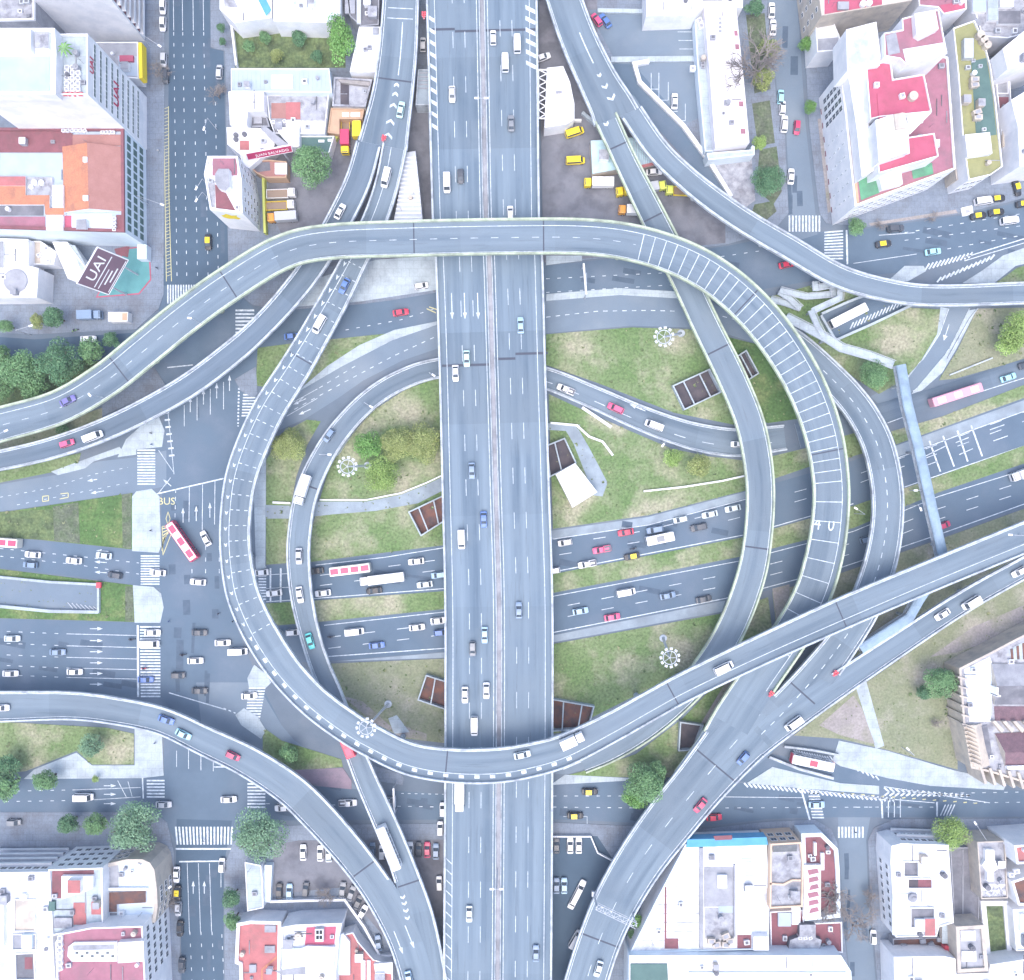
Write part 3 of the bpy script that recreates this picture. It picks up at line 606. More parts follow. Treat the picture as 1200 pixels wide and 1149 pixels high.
def viaduct(key, name, label, pts, m_top, side=m_conc, par=(1, 1), edge=(1, 1), inset_l=.75, inset_r=.75, joints=(), jw=.45, z_par=.7, cat='viaduct', piers=True, trim=(0, 0), start=(None, None), stop=(None, None), plw=.52, prw=.52, gaps=()):
    r = Rib(key, pts); root = empty(name, r.at(r.L/2)[0][:2]+(0,)); tag(root, label, cat)
    r.root = root; inv = root.location.copy()
    def put(mb, nm, m): mb.v = [(x-inv.x, y-inv.y, z) for x, y, z in mb.v]; return mb.build(nm, m, root)
    mb = MB(); R = r.rings(0, r.L); prof = []
    for p, n, w, v in R:
        h = w/2; th = 1.5 if p.z > 3.2 else p.z+.05; k = .55 if p.z > 3.2 else 1.0; e = .55 if p.z > 3.2 else th*.5
        pr = [p+n*h, p-n*h, p-n*h-Vector((0, 0, e)), p-n*h*k-Vector((0, 0, th)), p+n*h*k-Vector((0, 0, th)), p+n*h-Vector((0, 0, e))]
        prof.append([tuple(q) for q in pr])
        us = [h, -h, -h, -h, h, h]; mb.v += prof[-1]; mb.uv += [(u, v) for u in us]
    for i in range(len(R)-1):
        a, c = i*6, i*6+6
        for k in range(6):
            q = (k+1) % 6; mb.f.append((a+k, a+q, c+q, c+k)); mb.mi.append(0 if k == 0 else 1)
    mb.f.append((0, 5, 4, 3, 2, 1)); mb.mi.append(1); e = (len(R)-1)*6; mb.f.append((e, e+1, e+2, e+3, e+4, e+5)); mb.mi.append(1)
    put(mb, 'deck', [m_top, side])
    ends = [(r.near(*start[i])[0] if start[i] else trim[0], r.near(*stop[i])[0] if stop[i] else r.L-trim[1]) for i in (0, 1)]
    for sg, on, tk, se in ((1, par[0], plw, ends[0]), (-1, par[1], prw, ends[1])):
        if not on: continue
        mb = MB(); ss = [se]
        for s0, s1 in ss:
            RR = r.rings(s0, s1)
            base = len(mb.v)
            for p, n, w, v in RR:
                o1, o0 = w/2+.04, w/2-tk
                mb.v += [tuple(p+n*(sg*o0)+Vector((0, 0, -.03))), tuple(p+n*(sg*(o0+.08))+Vector((0, 0, z_par))), tuple(p+n*(sg*o1)+Vector((0, 0, z_par))), tuple(p+n*(sg*o1)+Vector((0, 0, -.45)))]
            for i in range(len(RR)-1):
                a, c = base+i*4, base+i*4+4
                for k in range(3):
                    f = (a+k, a+k+1, c+k+1, c+k) if sg > 0 else (a+k+1, a+k, c+k, c+k+1); mb.f.append(f); mb.mi.append(0)
            for i in (base, base+(len(RR)-1)*4): mb.f.append((i, i+1, i+2, i+3)); mb.mi.append(0)
        put(mb, 'parapet', side)
    r.paint = MB()
    if edge[0]: strip(r.paint, r, *ends[0], (1, -inset_l), (1, -inset_l-.17))
    if edge[1]: strip(r.paint, r, *ends[1], (-1, inset_r+.17), (-1, inset_r))
    for jx, jy in joints:
        d = r.near(jx, jy)[0]; j = MB(); strip(j, r, d-jw/2, d+jw/2, (1, -.36), (-1, .36), .018); put(j, 'expansion_joint', m_joint)
    r.put = put; r.m_side = side; r.piers = piers
    return r
def footprint_hit(x, y, z, skip):
    for k, r in RIBS.items():
        if k == skip: continue
        for i in range(0, len(r.p)-1):
            if abs(r.p[i].x-x) < 14 and abs(r.p[i].y-y) < 14 and r.p[i].z < z-.5:
                if (Vector((x, y))-r.p[i].xy).length < r.w[i]/2+1.6: return True
    return False
def finish_viaducts():
    for k, r in RIBS.items():
        if r.paint and r.paint.f: r.put(r.paint, 'lane_marking', m_paint)
        if not r.piers: continue
        d = 9.0
        while d < r.L-6:
            p, n, w = r.at(d)
            if p.z > 3.4 and not footprint_hit(p.x, p.y, p.z, k):
                mb = MB(); t = Vector((n.y, -n.x, 0)); cw = w*.22
                if w > 20:
                    for o in (-.3, .3): c = p+n*(o*w); mb.cyl((c.x, c.y), .95, -.1, p.z-1.45, 12)
                else: mb.cyl((p.x, p.y), .85, -.1, p.z-2.2, 12)
                a, bq = p+n*(w*.42 if w > 20 else cw), p-n*(w*.42 if w > 20 else cw)
                mb.prism([tuple((a+t*.7).xy), tuple((bq+t*.7).xy), tuple((bq-t*.7).xy), tuple((a-t*.7).xy)], p.z-2.4, p.z-1.45, bottom=True)
                r.put(mb, 'pier', r.m_side)
            d += 24.0

HZ = 8.0
# the motorway
rH = viaduct('H', 'elevated_motorway', 'very wide straight elevated motorway with a central median',
    [(561, -40, HZ, 130), (564.5, 0, HZ, 130), (569.5, 255, HZ, 126), (573, 300, HZ, 126), (577, 430, HZ, 125), (581, 575, HZ, 126), (584.5, 700, HZ, 127), (584.8, 830, HZ, 127), (584, 1000, HZ, 127), (583, 1149, HZ, 127), (582, 1190, HZ, 127)],
    m_deck, inset_l=2.2, inset_r=2.2, joints=[], plw=.6, prw=.6, z_par=.9)
# pts run downwards, so + lateral (left of travel) is towards larger x
pm = rH.paint
for sg in (1, -1):
    strip(pm, rH, 0, rH.L, (0, sg*1.55-.09), (0, sg*1.55+.09))
    for j, fr in enumerate((.27, .52, .76) if sg > 0 else (.27, .52, .76)):
        pass
for o in (5.0, 8.4): dashes(pm, rH, 3, rH.L, 0, 4.6, 8.1, .15, o); dashes(pm, rH, 6, rH.L, 0, 4.6, 8.1, .15, -o)
for x, y in ((529.5, 359), (544.5, 359), (560, 359)):
    d, o, *_ = rH.near(x, y); varrow(pm, rH, d, (0, o), 7.5, 1)
for t in range(10):  # hatched shoulders at the merges
    d, o, *_ = rH.near(505, 18+t*14); R = rH.at(d); p, n, w = R
    a, c = p+n*(-w/2+.5), p+n*(-w/2+2.3); tt = Vector((n.y, -n.x, 0)); z = Vector((0, 0, .03))
    pm.ngon([tuple(q+z) for q in (a, a-tt*0+tt*1.1, c+tt*2.3, c+tt*1.2)][::-1])
for t in range(6):
    d, *_ = rH.near(618, 6+t*13); p, n, w = rH.at(d); a, c = p+n*(w/2-3.4), p+n*(w/2-.6); tt = Vector((n.y, -n.x, 0)); z = Vector((0, 0, .03))
    pm.ngon([tuple(q+z) for q in (a, c+tt*1.5, c+tt*2.7, a+tt*1.2)])
for t in range(13):
    d, *_ = rH.near(524, 1005+t*12.5); p, n, w = rH.at(d); a, c = p+n*(-w/2+.4), p+n*(-w/2+2.4); tt = Vector((n.y, -n.x, 0)); z = Vector((0, 0, .03))
    pm.ngon([tuple(q+z) for q in (a, c+tt*1.9, c+tt*2.2, a+tt*.3)])
# median: two low barriers with a strip of gravel between
mb = MB(); strip(mb, rH, 0, rH.L, (0, .62), (0, -.62), .03); rH.put(mb, 'median_strip', m_grey)
for o in (.75, -.75):
    mb = MB(); R = rH.rings(0, rH.L)
    for p, n, w, v in R: c = p+n*o; mb.v += [tuple(c+n*.2), tuple(c+n*.1+Vector((0, 0, .8))), tuple(c-n*.1+Vector((0, 0, .8))), tuple(c-n*.2)]
    for i in range(len(R)-1):
        for k in range(3): mb.f.append((i*4+k, i*4+k+1, i*4+k+5, i*4+k+4)); mb.mi.append(0)
    rH.put(mb, 'median_barrier', m_conc)
for (x0, x1, y0) in ((500, 533, 35), (533, 562, 37), (567, 628, 36), (518, 577, 429), (582, 604, 421), (604, 642, 415)):
    d, o0, *_ = rH.near(x0, y0); _, o1, *_ = rH.near(x1, y0); j = MB(); strip(j, rH, d-.35, d+.35, (0, o1), (0, o0), .018); rH.put(j, 'expansion_joint', m_joint)

# merged ramp at the top and its two branches
rC0 = viaduct('C0', 'merging_ramp', 'wide elevated ramp left of the motorway top, split lower down by white chevrons',
    [(472, -40, HZ, 42), (470, 0, HZ, 42), (466.5, 60, HZ, 45), (460.5, 110, HZ, 48), (453, 150, HZ, 54), (449, 171, HZ, 58)], m_ramp, joints=[(463, 94)], inset_l=.7, inset_r=.7)
for t, sz in ((98, .7), (109, .8), (123, 1.0), (143, 1.15), (160, 1.3)): chevron(rC0.paint, rC0, rC0.near(455, t)[0], (.12, 0), sz, -1)
strip(rC0.paint, rC0, rC0.near(469, 26)[0], rC0.near(463, 88)[0], (.1, .1), (.1, .35))
for y in (10, 22): rung(rC0.paint, rC0, rC0.near(469, y)[0], (.7, 0), (-.7, 0), .2)
rC1 = viaduct('C1', 'elevated_ramp', 'narrow elevated ramp passing under the top loop towards the left edge',
    [(434, 163, HZ-.06, 29), (420, 212, HZ, 30), (396, 262, HZ, 30), (368, 310, HZ, 29), (340, 347, HZ, 28), (308, 382, HZ, 27), (275, 412, HZ, 28), (225, 450, HZ, 28), (175, 479, HZ, 27), (120, 505, HZ, 26), (60, 526, HZ, 25), (0, 540, HZ, 24), (-50, 548, HZ, 24)], m_dkramp, start=((433, 170), (433, 170)), inset_l=.6, inset_r=.6)
E_PTS = [(464.5, 164, HZ-.09, 29), (454, 215, HZ, 28), (438, 262, HZ, 29), (415, 307, HZ, 30), (393, 350, HZ+.2, 33), (365, 400, HZ+.6, 35), (343, 437, HZ+1.1, 37), (317, 478, HZ+1.8, 38), (297, 520, HZ+2.6, 38), (283, 560, HZ+3.4, 37), (277, 600, HZ+4.2, 36), (276, 640, HZ+5, 36), (282, 685, HZ+5.8, 38), (292, 715, HZ+6.4, 39), (310, 750, HZ+6.9, 40), (335, 787, HZ+7.2, 39), (368, 822, HZ+7.5, 38), (405, 850, HZ+7.5, 38), (435, 868, HZ+7.5, 38), (480, 889, HZ+7.5, 38), (530, 897, HZ+7.5, 40), (580, 897, HZ+7.5, 41), (620, 891, HZ+7.5, 40), (662, 879, HZ+7.5, 38), (715, 853, HZ+7.5, 35), (760, 828, HZ+7.5, 34), (808, 802, HZ+7.5, 34), (900, 758, HZ+7.5, 35), (1000, 713, HZ+7, 37), (1100, 671, HZ+6, 36), (1200, 630, HZ+5, 36), (1250, 610, HZ+5, 36)]
rE = viaduct('E', 'loop_viaduct', 'long loop viaduct with white arrowheads and dashed rungs crossing over the motorway', E_PTS, m_ramp, inset_l=.7, inset_r=2.4,
    start=((463, 171), (463, 171)), joints=[(352, 420), (787, 811), (985, 719), (523, 897)], jw=.35)
d0, d1 = rE.near(438, 262)[0], rE.near(310, 750)[0]; d = d0
while d < d1:   # dashed rungs and arrowheads
    w = rE.at(d)[2]
    for a, bq in ((-.42, -.22), (-.02, .2), (.5, .72)): rung(rE.paint, rE, d, (bq, 0), (a, 0), .2)
    p, n, w = rE.at(d+1); t = Vector((n.y, -n.x, 0)); q = p-n*(w/2-1.55)+Vector((0, 0, .03)); rE.paint.ngon([tuple(v) for v in (q+t*1.0, q+n*.5-t*.6, q-t*.25, q-n*.5-t*.6)])
    d += 4.3
d = d1
while d < rE.near(672, 875)[0]:
    strip(rE.paint, rE, d, d+1.35, (-1, 2.2), (-1, 1.3)); d += 4.15
rB = viaduct('B', 'high_loop_viaduct', 'tallest loop viaduct with pale green edges and ladder like white rungs on its curve',
    [(-50, 512, 11, 42), (0, 498, 11, 41), (68, 478, 11.5, 40), (122, 447, 12, 41), (165, 413, 12.5, 42), (218, 370, 13, 42), (268, 334, 13.5, 42), (330, 297, 14, 41), (385, 284, 14.5, 41), (480, 280, 15.5, 42), (600, 277.5, 16, 42), (685, 278, 16, 42), (745, 286, 15.8, 43), (800, 304, 15.3, 44), (845, 330, 14.8, 45), (885, 366, 14.2, 46), (918, 408, 13.5, 46), (945, 455, 12.8, 46), (964, 507, 12.0, 45), (973, 560, 11.2, 43), (973, 602, 10.6, 43), (966, 650, 9.9, 44), (951, 699, 9.3, 44), (924, 747, 8.7, 44), (890, 795, 8.2, 46), (860, 841, HZ-.03, 48), (840, 875, HZ-.06, 47), (803, 916, HZ-.1, 34)], m_ramp, side=m_yconc, inset_l=1.9, inset_r=.7,
    joints=[(268, 334), (140, 434), (485, 280), (637, 278), (873, 356), (968, 530)], jw=.35, stop=((901, 812), (828, 858)), plw=.62, prw=.52)
d, d1 = rB.near(752, 287)[0], rB.near(905, 775)[0]; st = 3.1
while d < d1:
    rung(rB.paint, rB, d, (1, -2.1), (-1, .9), .2); d += st; st = 3.1 if d < rB.near(973, 560)[0] else 5.6
dashes(rB.paint, rB, 2, rB.near(745, 286)[0], -.05, 2.0, 3.6, .13)
rB.paint_z = None
rF = viaduct('F', 'curved_ramp', 'curved ramp with a dashed centre line rising beside the ladder striped loop',
    [(905, 390, .3, 33), (930, 404, .8, 33), (957, 427, 2.0, 34), (992, 462, 4.0, 35), (1014, 492, 5.2, 36), (1030, 527, 6.2, 37), (1039, 572, 7, 37), (1039, 615, 7.5, 37), (1031, 660, 7.8, 38), (1015, 705, HZ, 38), (992, 745, HZ, 38), (958, 790, HZ, 42), (920, 833, HZ-.03, 46), (885, 868, HZ-.08, 48), (850, 905, HZ-.12, 36)], m_ramp, joints=[(940, 812)], start=((915, 397), (915, 397)), stop=((976, 786), (903, 812)), inset_l=.7, inset_r=.9)
dashes(rF.paint, rF, 4, rF.L-10, 0, 1.6, 2.0, .2)
rD = viaduct('D', 'exit_viaduct', 'broad elevated carriageway running down to the lower edge under a lattice sign gantry',
    [(906, 818, HZ-.05, 88), (882, 846, HZ-.05, 78), (858, 873, HZ-.05, 70), (822, 916, HZ-.05, 62), (786, 960, HZ-.05, 60), (752, 1006, HZ-.05, 56), (724, 1053, HZ-.05, 53), (703, 1100, HZ-.05, 50), (687, 1149, HZ-.05, 50), (675, 1195, HZ-.05, 50)], m_ramp, start=((893, 884), (828, 857)), joints=[(689, 1097), (830, 890)], inset_l=.8, inset_r=.9)
dashes(rD.paint, rD, 6, rD.L, .02, 3.4, 6.2, .16)
rG = viaduct('G', 'side_ramp', 'elevated side ramp from the right edge running just below the long loop viaduct',
    [(1260, 631, HZ, 24), (1200, 665, HZ, 25), (1129, 705, HZ, 26), (1045, 760, HZ, 28), (975, 807, HZ, 31), (919, 846, HZ-.02, 34), (886, 874, HZ-.06, 30), (849, 911, HZ-.1, 24), (818, 946, HZ-.14, 18)], m_ramp, stop=((895, 885), (974, 790)), inset_l=.6, inset_r=.7)
rIJ = viaduct('IJ', 'forking_ramp', 'elevated ramp leaving the motorway at the top edge and forking at white chevrons',
    [(648, -40, HZ, 40), (661, 0, HZ, 41), (678, 47, HZ, 43), (700, 94, HZ, 46), (716, 124, HZ, 52), (722, 138, HZ, 56)], m_ramp, inset_l=.7, inset_r=.7)
for y, sz in ((88, .6), (104, .9), (121, 1.2)): chevron(rIJ.paint, rIJ, rIJ.near(705, y)[0], (.2, 0), sz, 1)
strip(rIJ.paint, rIJ, rIJ.near(675, 40)[0], rIJ.near(692, 76)[0], (.2, .15), (.2, -.15))
rI = viaduct('I', 'inner_ramp', 'grey elevated ramp diving under the high loop and sweeping inside it',
    [(704, 126, HZ-.06, 28), (729, 181, HZ, 27), (748, 220, HZ, 29), (769, 262, HZ, 31), (803, 330, HZ, 32), (829, 385, HZ, 33), (856, 440, HZ, 34), (877, 491, HZ, 34), (887, 535, HZ, 34), (891, 580, HZ, 33), (888, 630, HZ-.2, 33), (879, 678, HZ-.6, 34), (857, 736, 6.5, 34), (828, 783, 5.2, 33), (792, 823, 3.8, 31), (755, 855, 2.4, 28), (715, 880, 1.2, 26), (682, 896, .4, 22)], m_ramp, side=m_yconc, joints=[(731, 168), (767, 254), (843, 409), (885, 642)], start=((710, 138), (710, 138)), inset_l=.7, inset_r=.6)
chevron(rI.paint, rI, rI.near(711, 146)[0], (0, -.5), .7, 1)
rJ = viaduct('J', 'outer_ramp', 'elevated ramp curving from the top fork past the parking lots out to the right edge',
    [(731, 119, HZ-.09, 27), (767, 172, HZ, 27), (797, 203, HZ, 27), (832, 232, HZ, 28), (874, 261, HZ, 28), (925, 291, HZ, 28), (985, 325, HZ, 27), (1046, 342, HZ, 26), (1100, 347, HZ, 25), (1200, 344, HZ, 26), (1260, 341, HZ, 26)], m_ramp, start=((740, 133), (740, 133)), inset_l=.7, inset_r=.7)
rL = viaduct('L', 'inner_loop_ramp', 'narrow loop ramp inside the arrowhead loop, with a teal car on it',
    [(920, 513, .16, 30), (868, 519, .16, 33), (828, 515, .16, 33), (790, 505, .16, 31), (745, 488, .16, 29), (695, 466, .18, 27), (640, 444, .2, 26), (580, 431, .25, 25), (515, 432, .3, 24), (470, 446, .6, 24), (432, 470, 1.3, 24), (398, 506, 2.5, 25), (375, 542, 3.8, 26), (359, 580, 5, 27), (352, 618, 6, 27), (350, 655, 6.6, 27), (354, 700, 7, 26), (363, 742, 7.1, 24), (375, 780, 7.2, 24), (390, 815, 7.4, 24), (411, 868, 7.7, 23), (430, 915, HZ, 26), (455, 972, HZ, 28), (477, 1028, HZ, 30), (492, 1080, HZ-.03, 36), (503, 1149, HZ-.05, 42), (507, 1190, HZ-.05, 42)], m_ramp, stop=(None, (463, 1034)), joints=[(350, 566), (478, 1036)], inset_l=.6, inset_r=.6, z_par=.7)
dashes(rL.paint, rL, 4, rL.near(640, 444)[0], .25, 3.4, 5, .18)
d, o, *_ = rL.near(747, 478); varrow(rL.paint, rL, d, (0, o), 5, 1); rung(rL.paint, rL, d-1, (0, o), (0, o-1.2), .4)
rM = viaduct('M', 'service_ramp', 'ground level ramp with a bus on it, passing under the footbridge on the right',
    [(1260, 412, .16, 20), (1200, 431, .16, 20), (1140, 451, .16, 21), (1075, 472, .16, 22), (1030, 485, .16, 24), (985, 498, .17, 27), (935, 511, .17, 29)], m_dkramp, par=(0, 0), edge=(0, 0), piers=False, cat='ramp')
rK = viaduct('K', 'lower_ramp', 'elevated ramp sweeping from the lower left edge to the bottom beside the motorway',
    [(-50, 828, HZ, 36), (0, 828, HZ, 36), (80, 827, HZ, 33), (135, 833, HZ, 32), (190, 845, HZ, 32), (240, 868, HZ, 34), (290, 892, HZ, 36), (338, 923, HZ, 38), (371, 954, HZ, 39), (405, 992, HZ, 38), (433, 1028, HZ, 37), (455, 1062, HZ, 38), (475, 1103, HZ, 38), (489, 1149, HZ, 38), (496, 1190, HZ, 38)], m_ramp, side=m_conc, joints=[(427, 1018)], par=(1, 1), stop=((447, 1036), None), inset_l=.7, inset_r=.7)
RIBS['K'].paint_extra = None
for i, y in enumerate((1050, 1058, 1067, 1076)): chevron(rL.paint, rL, rL.near(478, y)[0], (-.75, 0), .7, 1, .4)
for x, y in ((467, 1105), (480, 1098)): d, o, *_ = rK.near(x, y); varrow(rK.paint, rK, d, (0, o), 7, 1)
finish_viaducts()
for key, (x, y) in {'B': (966, 617)}.items():   # speed figure on the deck
    d, o, ang, z, sl_ = rB.near(966, 614)
    for tx, dx in (('4', -8), ('0', 8)):
        me = text_mesh(tx, 5.2, .002, m_paint); q = link('road_figure', me, rB.root); X = Vector(P(966+dx, 615+dx*.1, z)); q.location = (X.x-rB.root.location.x, X.y-rB.root.location.y, X.z+.05); q.rotation_euler = (0, 0, math.radians(-8)); q.scale = (.75, 1, 1)
# ------------------------------------------------------------------ vehicles
PAINTS = {}
def paint(name):
    if name not in PAINTS:
        c = dict(white=(.80, .80, .82), cream=(.68, .66, .60), rose=(.66, .33, .42), silver=(.48, .50, .54), pale=(.58, .66, .70), grey=(.22, .235, .26), dark=(.075, .085, .105), black=(.035, .037, .045),
                 red=(.60, .05, .10), crimson=(.52, .06, .14), pink=(.72, .10, .22), blue=(.10, .19, .46), steel=(.20, .28, .40), sky=(.34, .50, .66), cyan=(.35, .66, .76), teal=(.10, .55, .55), mint=(.48, .70, .68),
                 yellow=(.80, .60, .03), orange=(.74, .33, .06), brown=(.27, .20, .15), purple=(.16, .15, .38), green=(.25, .45, .20), lime=(.62, .68, .12))[name]
        PAINTS[name] = M(name+'_vehicle_paint', c, rough=.32, spec=.5, fine=0)
    return PAINTS[name]
CACHE = {}
def cached(key, fn):
    if key not in CACHE: CACHE[key] = fn()
    return CACHE[key]
def loft(mb, secs, close=True, mi=0):
    """secs: list of cross-sections (same point count), joined in order"""
    n = len(secs[0]); i0 = len(mb.v)
    for s in secs: mb.v += s
    for a in range(len(secs)-1):
        for k in range(n-1):
            p = i0+a*n+k; mb.f.append((p, p+n, p+n+1, p+1)); mb.mi.append(mi)
    mb.f.append(tuple(range(i0, i0+n))); mb.mi.append(mi); e = i0+(len(secs)-1)*n; mb.f.append(tuple(range(e+n-1, e-1, -1))); mb.mi.append(mi)
def sect(x, w, zb, zs, zt, crown=.04):
    return [(x, -w*.92, zb), (x, -w, zs), (x, -w*.94, zt-.03), (x, -w*.6, zt+crown*.7), (x, 0, zt+crown), (x, w*.6, zt+crown*.7), (x, w*.94, zt-.03), (x, w, zs), (x, w*.92, zb)]
# dimensions: length, width, hood height, roof height, cabin (rear foot, rear top, front top, front foot) along x
KINDS = dict(
    car=(4.35, 1.78, .90, 1.46, (-1.75, -1.10, .35, 1.15)), hatch=(3.9, 1.72, .92, 1.50, (-1.85, -1.55, .35, 1.2)), suv=(4.6, 1.88, 1.08, 1.75, (-2.1, -1.8, .5, 1.25)),
    van=(5.2, 1.95, 1.15, 2.15, (-2.55, -2.45, 1.35, 2.05)), pickup=(5.1, 1.85, 1.02, 1.75, (-.55, -.3, .75, 1.45)), limo=(8.6, 1.85, .95, 1.5, (-3.4, -2.7, 1.9, 2.7)))
def car_body(kind):
    L, w, hh, hr, (a, b2, c, d) = KINDS[kind]; w /= 2; h = L/2; mb = MB()
    st = [(-h, w*.80, .42, hh-.16), (-h+.12, w*.92, .33, hh-.05), (-h+.6, w, .28, hh), (-h*.3, w, .28, hh), (h*.3, w, .28, hh), (h-.7, w*.97, .28, hh-.05), (h-.2, w*.86, .33, hh-.14), (h, w*.70, .42, hh-.26)]
    loft(mb, [sect(x, ww, zb, (zb+zt)*.55, zt) for x, ww, zb, zt in st])
    z0 = hh-.06; wt = w*.74 if kind != 'van' else w*.86; wb = w*.93
    def cab(x, ww, z): return [(x, -ww, z0), (x, -ww, z-.0), (x, 0, z+.03), (x, ww, z), (x, ww, z0)]
    A = [(a, -wb, z0), (a, wb, z0), (d, wb*.95, z0), (d, -wb*.95, z0)]; T = [(b2, -wt, hr), (b2, wt, hr), (c, wt*.97, hr), (c, -wt*.97, hr)]
    i = len(mb.v); mb.v += A+T+[(b2*.5+c*.5, -wt, hr+.04), (b2*.5+c*.5, wt, hr+.04)]
    for f in ((0, 4, 7, 3), (1, 2, 6, 5), (0, 1, 5, 4), (2, 3, 7, 6)):
        mb.f.append(tuple(i+k for k in f[::-1])); mb.mi.append(0)
    for f in ((4, 5, 9, 8), (8, 9, 6, 7)): mb.f.append(tuple(i+k for k in f[::-1])); mb.mi.append(0)
    # roof top correct order
    if kind == 'pickup':
        mb.box((-1.6, 0, hh+.02), (1.75, w*1.6, .03), mi=1)
    return mb
def panel(q, e=.012):
    """a glass quad pushed e outward along its normal and shrunk to leave pillars"""
    v = [Vector(p) for p in q]; c = sum(v, Vector())/4; n = (v[1]-v[0]).cross(v[2]-v[0]).normalized()
    if n.dot(c-Vector((0, 0, .9))) < 0: v = v[::-1]; n = -n
    return [tuple(c+(p-c)*.88+n*e) for p in v]
def car_glass(kind, which):
    L, w, hh, hr, (a, b2, c, d) = KINDS[kind]; w /= 2; z0 = hh-.02; wt = w*.74 if kind != 'van' else w*.86; wb = w*.93; mb = MB()
    bl, br, fl, fr = (a, wb, z0), (a, -wb, z0), (d, wb*.95, z0), (d, -wb*.95, z0)
    tl, tr, ul, ur = (b2, wt, hr), (b2, -wt, hr), (c, wt*.97, hr), (c, -wt*.97, hr)
    q = dict(windscreen=(fr, fl, ul, ur), rear_window=(bl, br, tr, tl), side_l=(fl, bl, tl, ul), side_r=(br, fr, ur, tr))[which]
    mb.quad(*panel(q)); return mb.mesh('glass', m_glass)
def wheel_mesh(r=.32, wd=.2):
    mb = MB(); mb.bar((0, -wd/2, 0), (0, wd/2, 0), r, r, 14, 0); mb.bar((0, -wd/2-.01, 0), (0, wd/2+.01, 0), r*.55, r*.55, 10, 1); return mb.mesh('wheel', [m_rubber, m_steel])
def lamp_mesh():
    mb = MB(); mb.box((0, 0, 0), (.16, .34, .14)); return mb.mesh('headlight', m_steel)
def vehicle_base(name, x, y, z, ang, pitch=0.0):
    o = bpy.data.objects.new(name, None); C.objects.link(o); o.location = P(x, y, z); o.rotation_euler = (0, -pitch, ang); o.scale = (1.07, 1.07, 1.07); return o
def add_car(kind, col, parent, roof=None):
    L, w, hh, hr, (a, b2, c, d) = KINDS[kind]
    me = cached(('body', kind, col), lambda: car_body(kind).mesh('body', [paint(col), m_dgrey])); link('body', me, parent)
    for nm, wh in (('windscreen', 'windscreen'), ('rear_window', 'rear_window'), ('side_window', 'side_l'), ('side_window', 'side_r')):
        link(nm, cached(('g', kind, wh), lambda: car_glass(kind, wh)), parent)
    for sx in (-L*.29, L*.31):
        for sy in (-w/2+.06, w/2-.06): link('wheel', cached('wheel', wheel_mesh), parent, (sx, sy, .32))
    for sy in (-w*.31, w*.31): link('headlight', cached('lamp', lamp_mesh), parent, (L/2-.1, sy, hh-.33))
    if roof:
        def rf():
            mb = MB(); wt = w/2*.74; mb.prism([(b2-.1, -wt*.98), (c+.1, -wt*.96), (c+.1, wt*.96), (b2-.1, wt*.98)], hr+.045, hr+.075); mb.box((-.3, 0, hr+.16), (.25, .7, .16)); return mb.mesh('roof', paint(roof))
        link('roof', cached(('roof', kind, roof), rf), parent)
def rbox(mb, L, w, z0, z1, r=.25, x0=0.0, mi=0, mtop=None, taper=.96):
    """box with rounded plan corners and a softened roof edge"""
    def ring(s, z, ex=0): 
        h, q = L/2-ex, w/2-ex; pts = []
        for cx, cy, a0 in ((h-r, q-r, 0), (-h+r, q-r, 90), (-h+r, -q+r, 180), (h-r, -q+r, 270)):
            for k in range(4): t = math.radians(a0+k*30); pts.append((x0+cx+r*math.cos(t), cy+r*math.sin(t), z))
        return pts
    rs = [ring(1, z0), ring(1, z1-.18), ring(1, z1-.05, .08), ring(1, z1, .22)]; i = len(mb.v); n = 16
    for s in rs: mb.v += s
    for a in range(3):
        for k in range(n): q = (k+1) % n; mb.f.append((i+a*n+k, i+a*n+q, i+(a+1)*n+q, i+(a+1)*n+k)); mb.mi.append(mi)
    mb.f.append(tuple(range(i+3*n, i+4*n))); mb.mi.append(mi if mtop is None else mtop)
def add_bus(parent, L, col, roof, trim, panels):
    def body(): mb = MB(); rbox(mb, L, 2.5, .35, 3.1, .3, 0, 0, 1); return mb.mesh('body', [paint(col), paint(roof)])
    link('body', cached(('bus', L, col, roof), body), parent)
    def win(sy):
        mb = MB(); n = int(L/1.5)
        for k in range(n): x = -L/2+.9+k*(L-1.8)/n; mb.box((x+.55, sy*1.252, 2.0), (1.1, .02, .9))
        return mb.mesh('side_window', m_glass)
    for sy in (1, -1): link('side_window', cached(('buswin', L, sy), lambda: win(sy)), parent)
    def ws(): mb = MB(); mb.box((L/2+.005, 0, 1.9), (.03, 2.0, 1.3)); return mb.mesh('windscreen', m_glass)
    link('windscreen', cached(('busws', L), ws), parent)
    for sx in (-L*.28, L*.3):
        for sy in (-1.12, 1.12): link('wheel', cached('bigwheel', lambda: wheel_mesh(.48, .28)), parent, (sx, sy, .48))
    for k in range(panels):
        def un(): mb = MB(); mb.box((0, 0, 3.17), (min(2.1, L/panels-.5), 1.5, .16)); return mb.mesh('roof_unit', paint(trim))
        link('roof_unit', cached(('unit', trim, panels, L), un), parent, (-L/2+L/panels*(k+.5), 0, 0))
    if trim in ('red', 'crimson') and panels != 4:
        for sx in (-1, 1):
            def en(): mb = MB(); mb.box((sx*(L/2-.12), 0, 1.6), (.36, 2.52, 1.9)); return mb.mesh('end_panel', paint(trim))
            link('end_panel', cached(('end', L, sx, trim), en), parent)
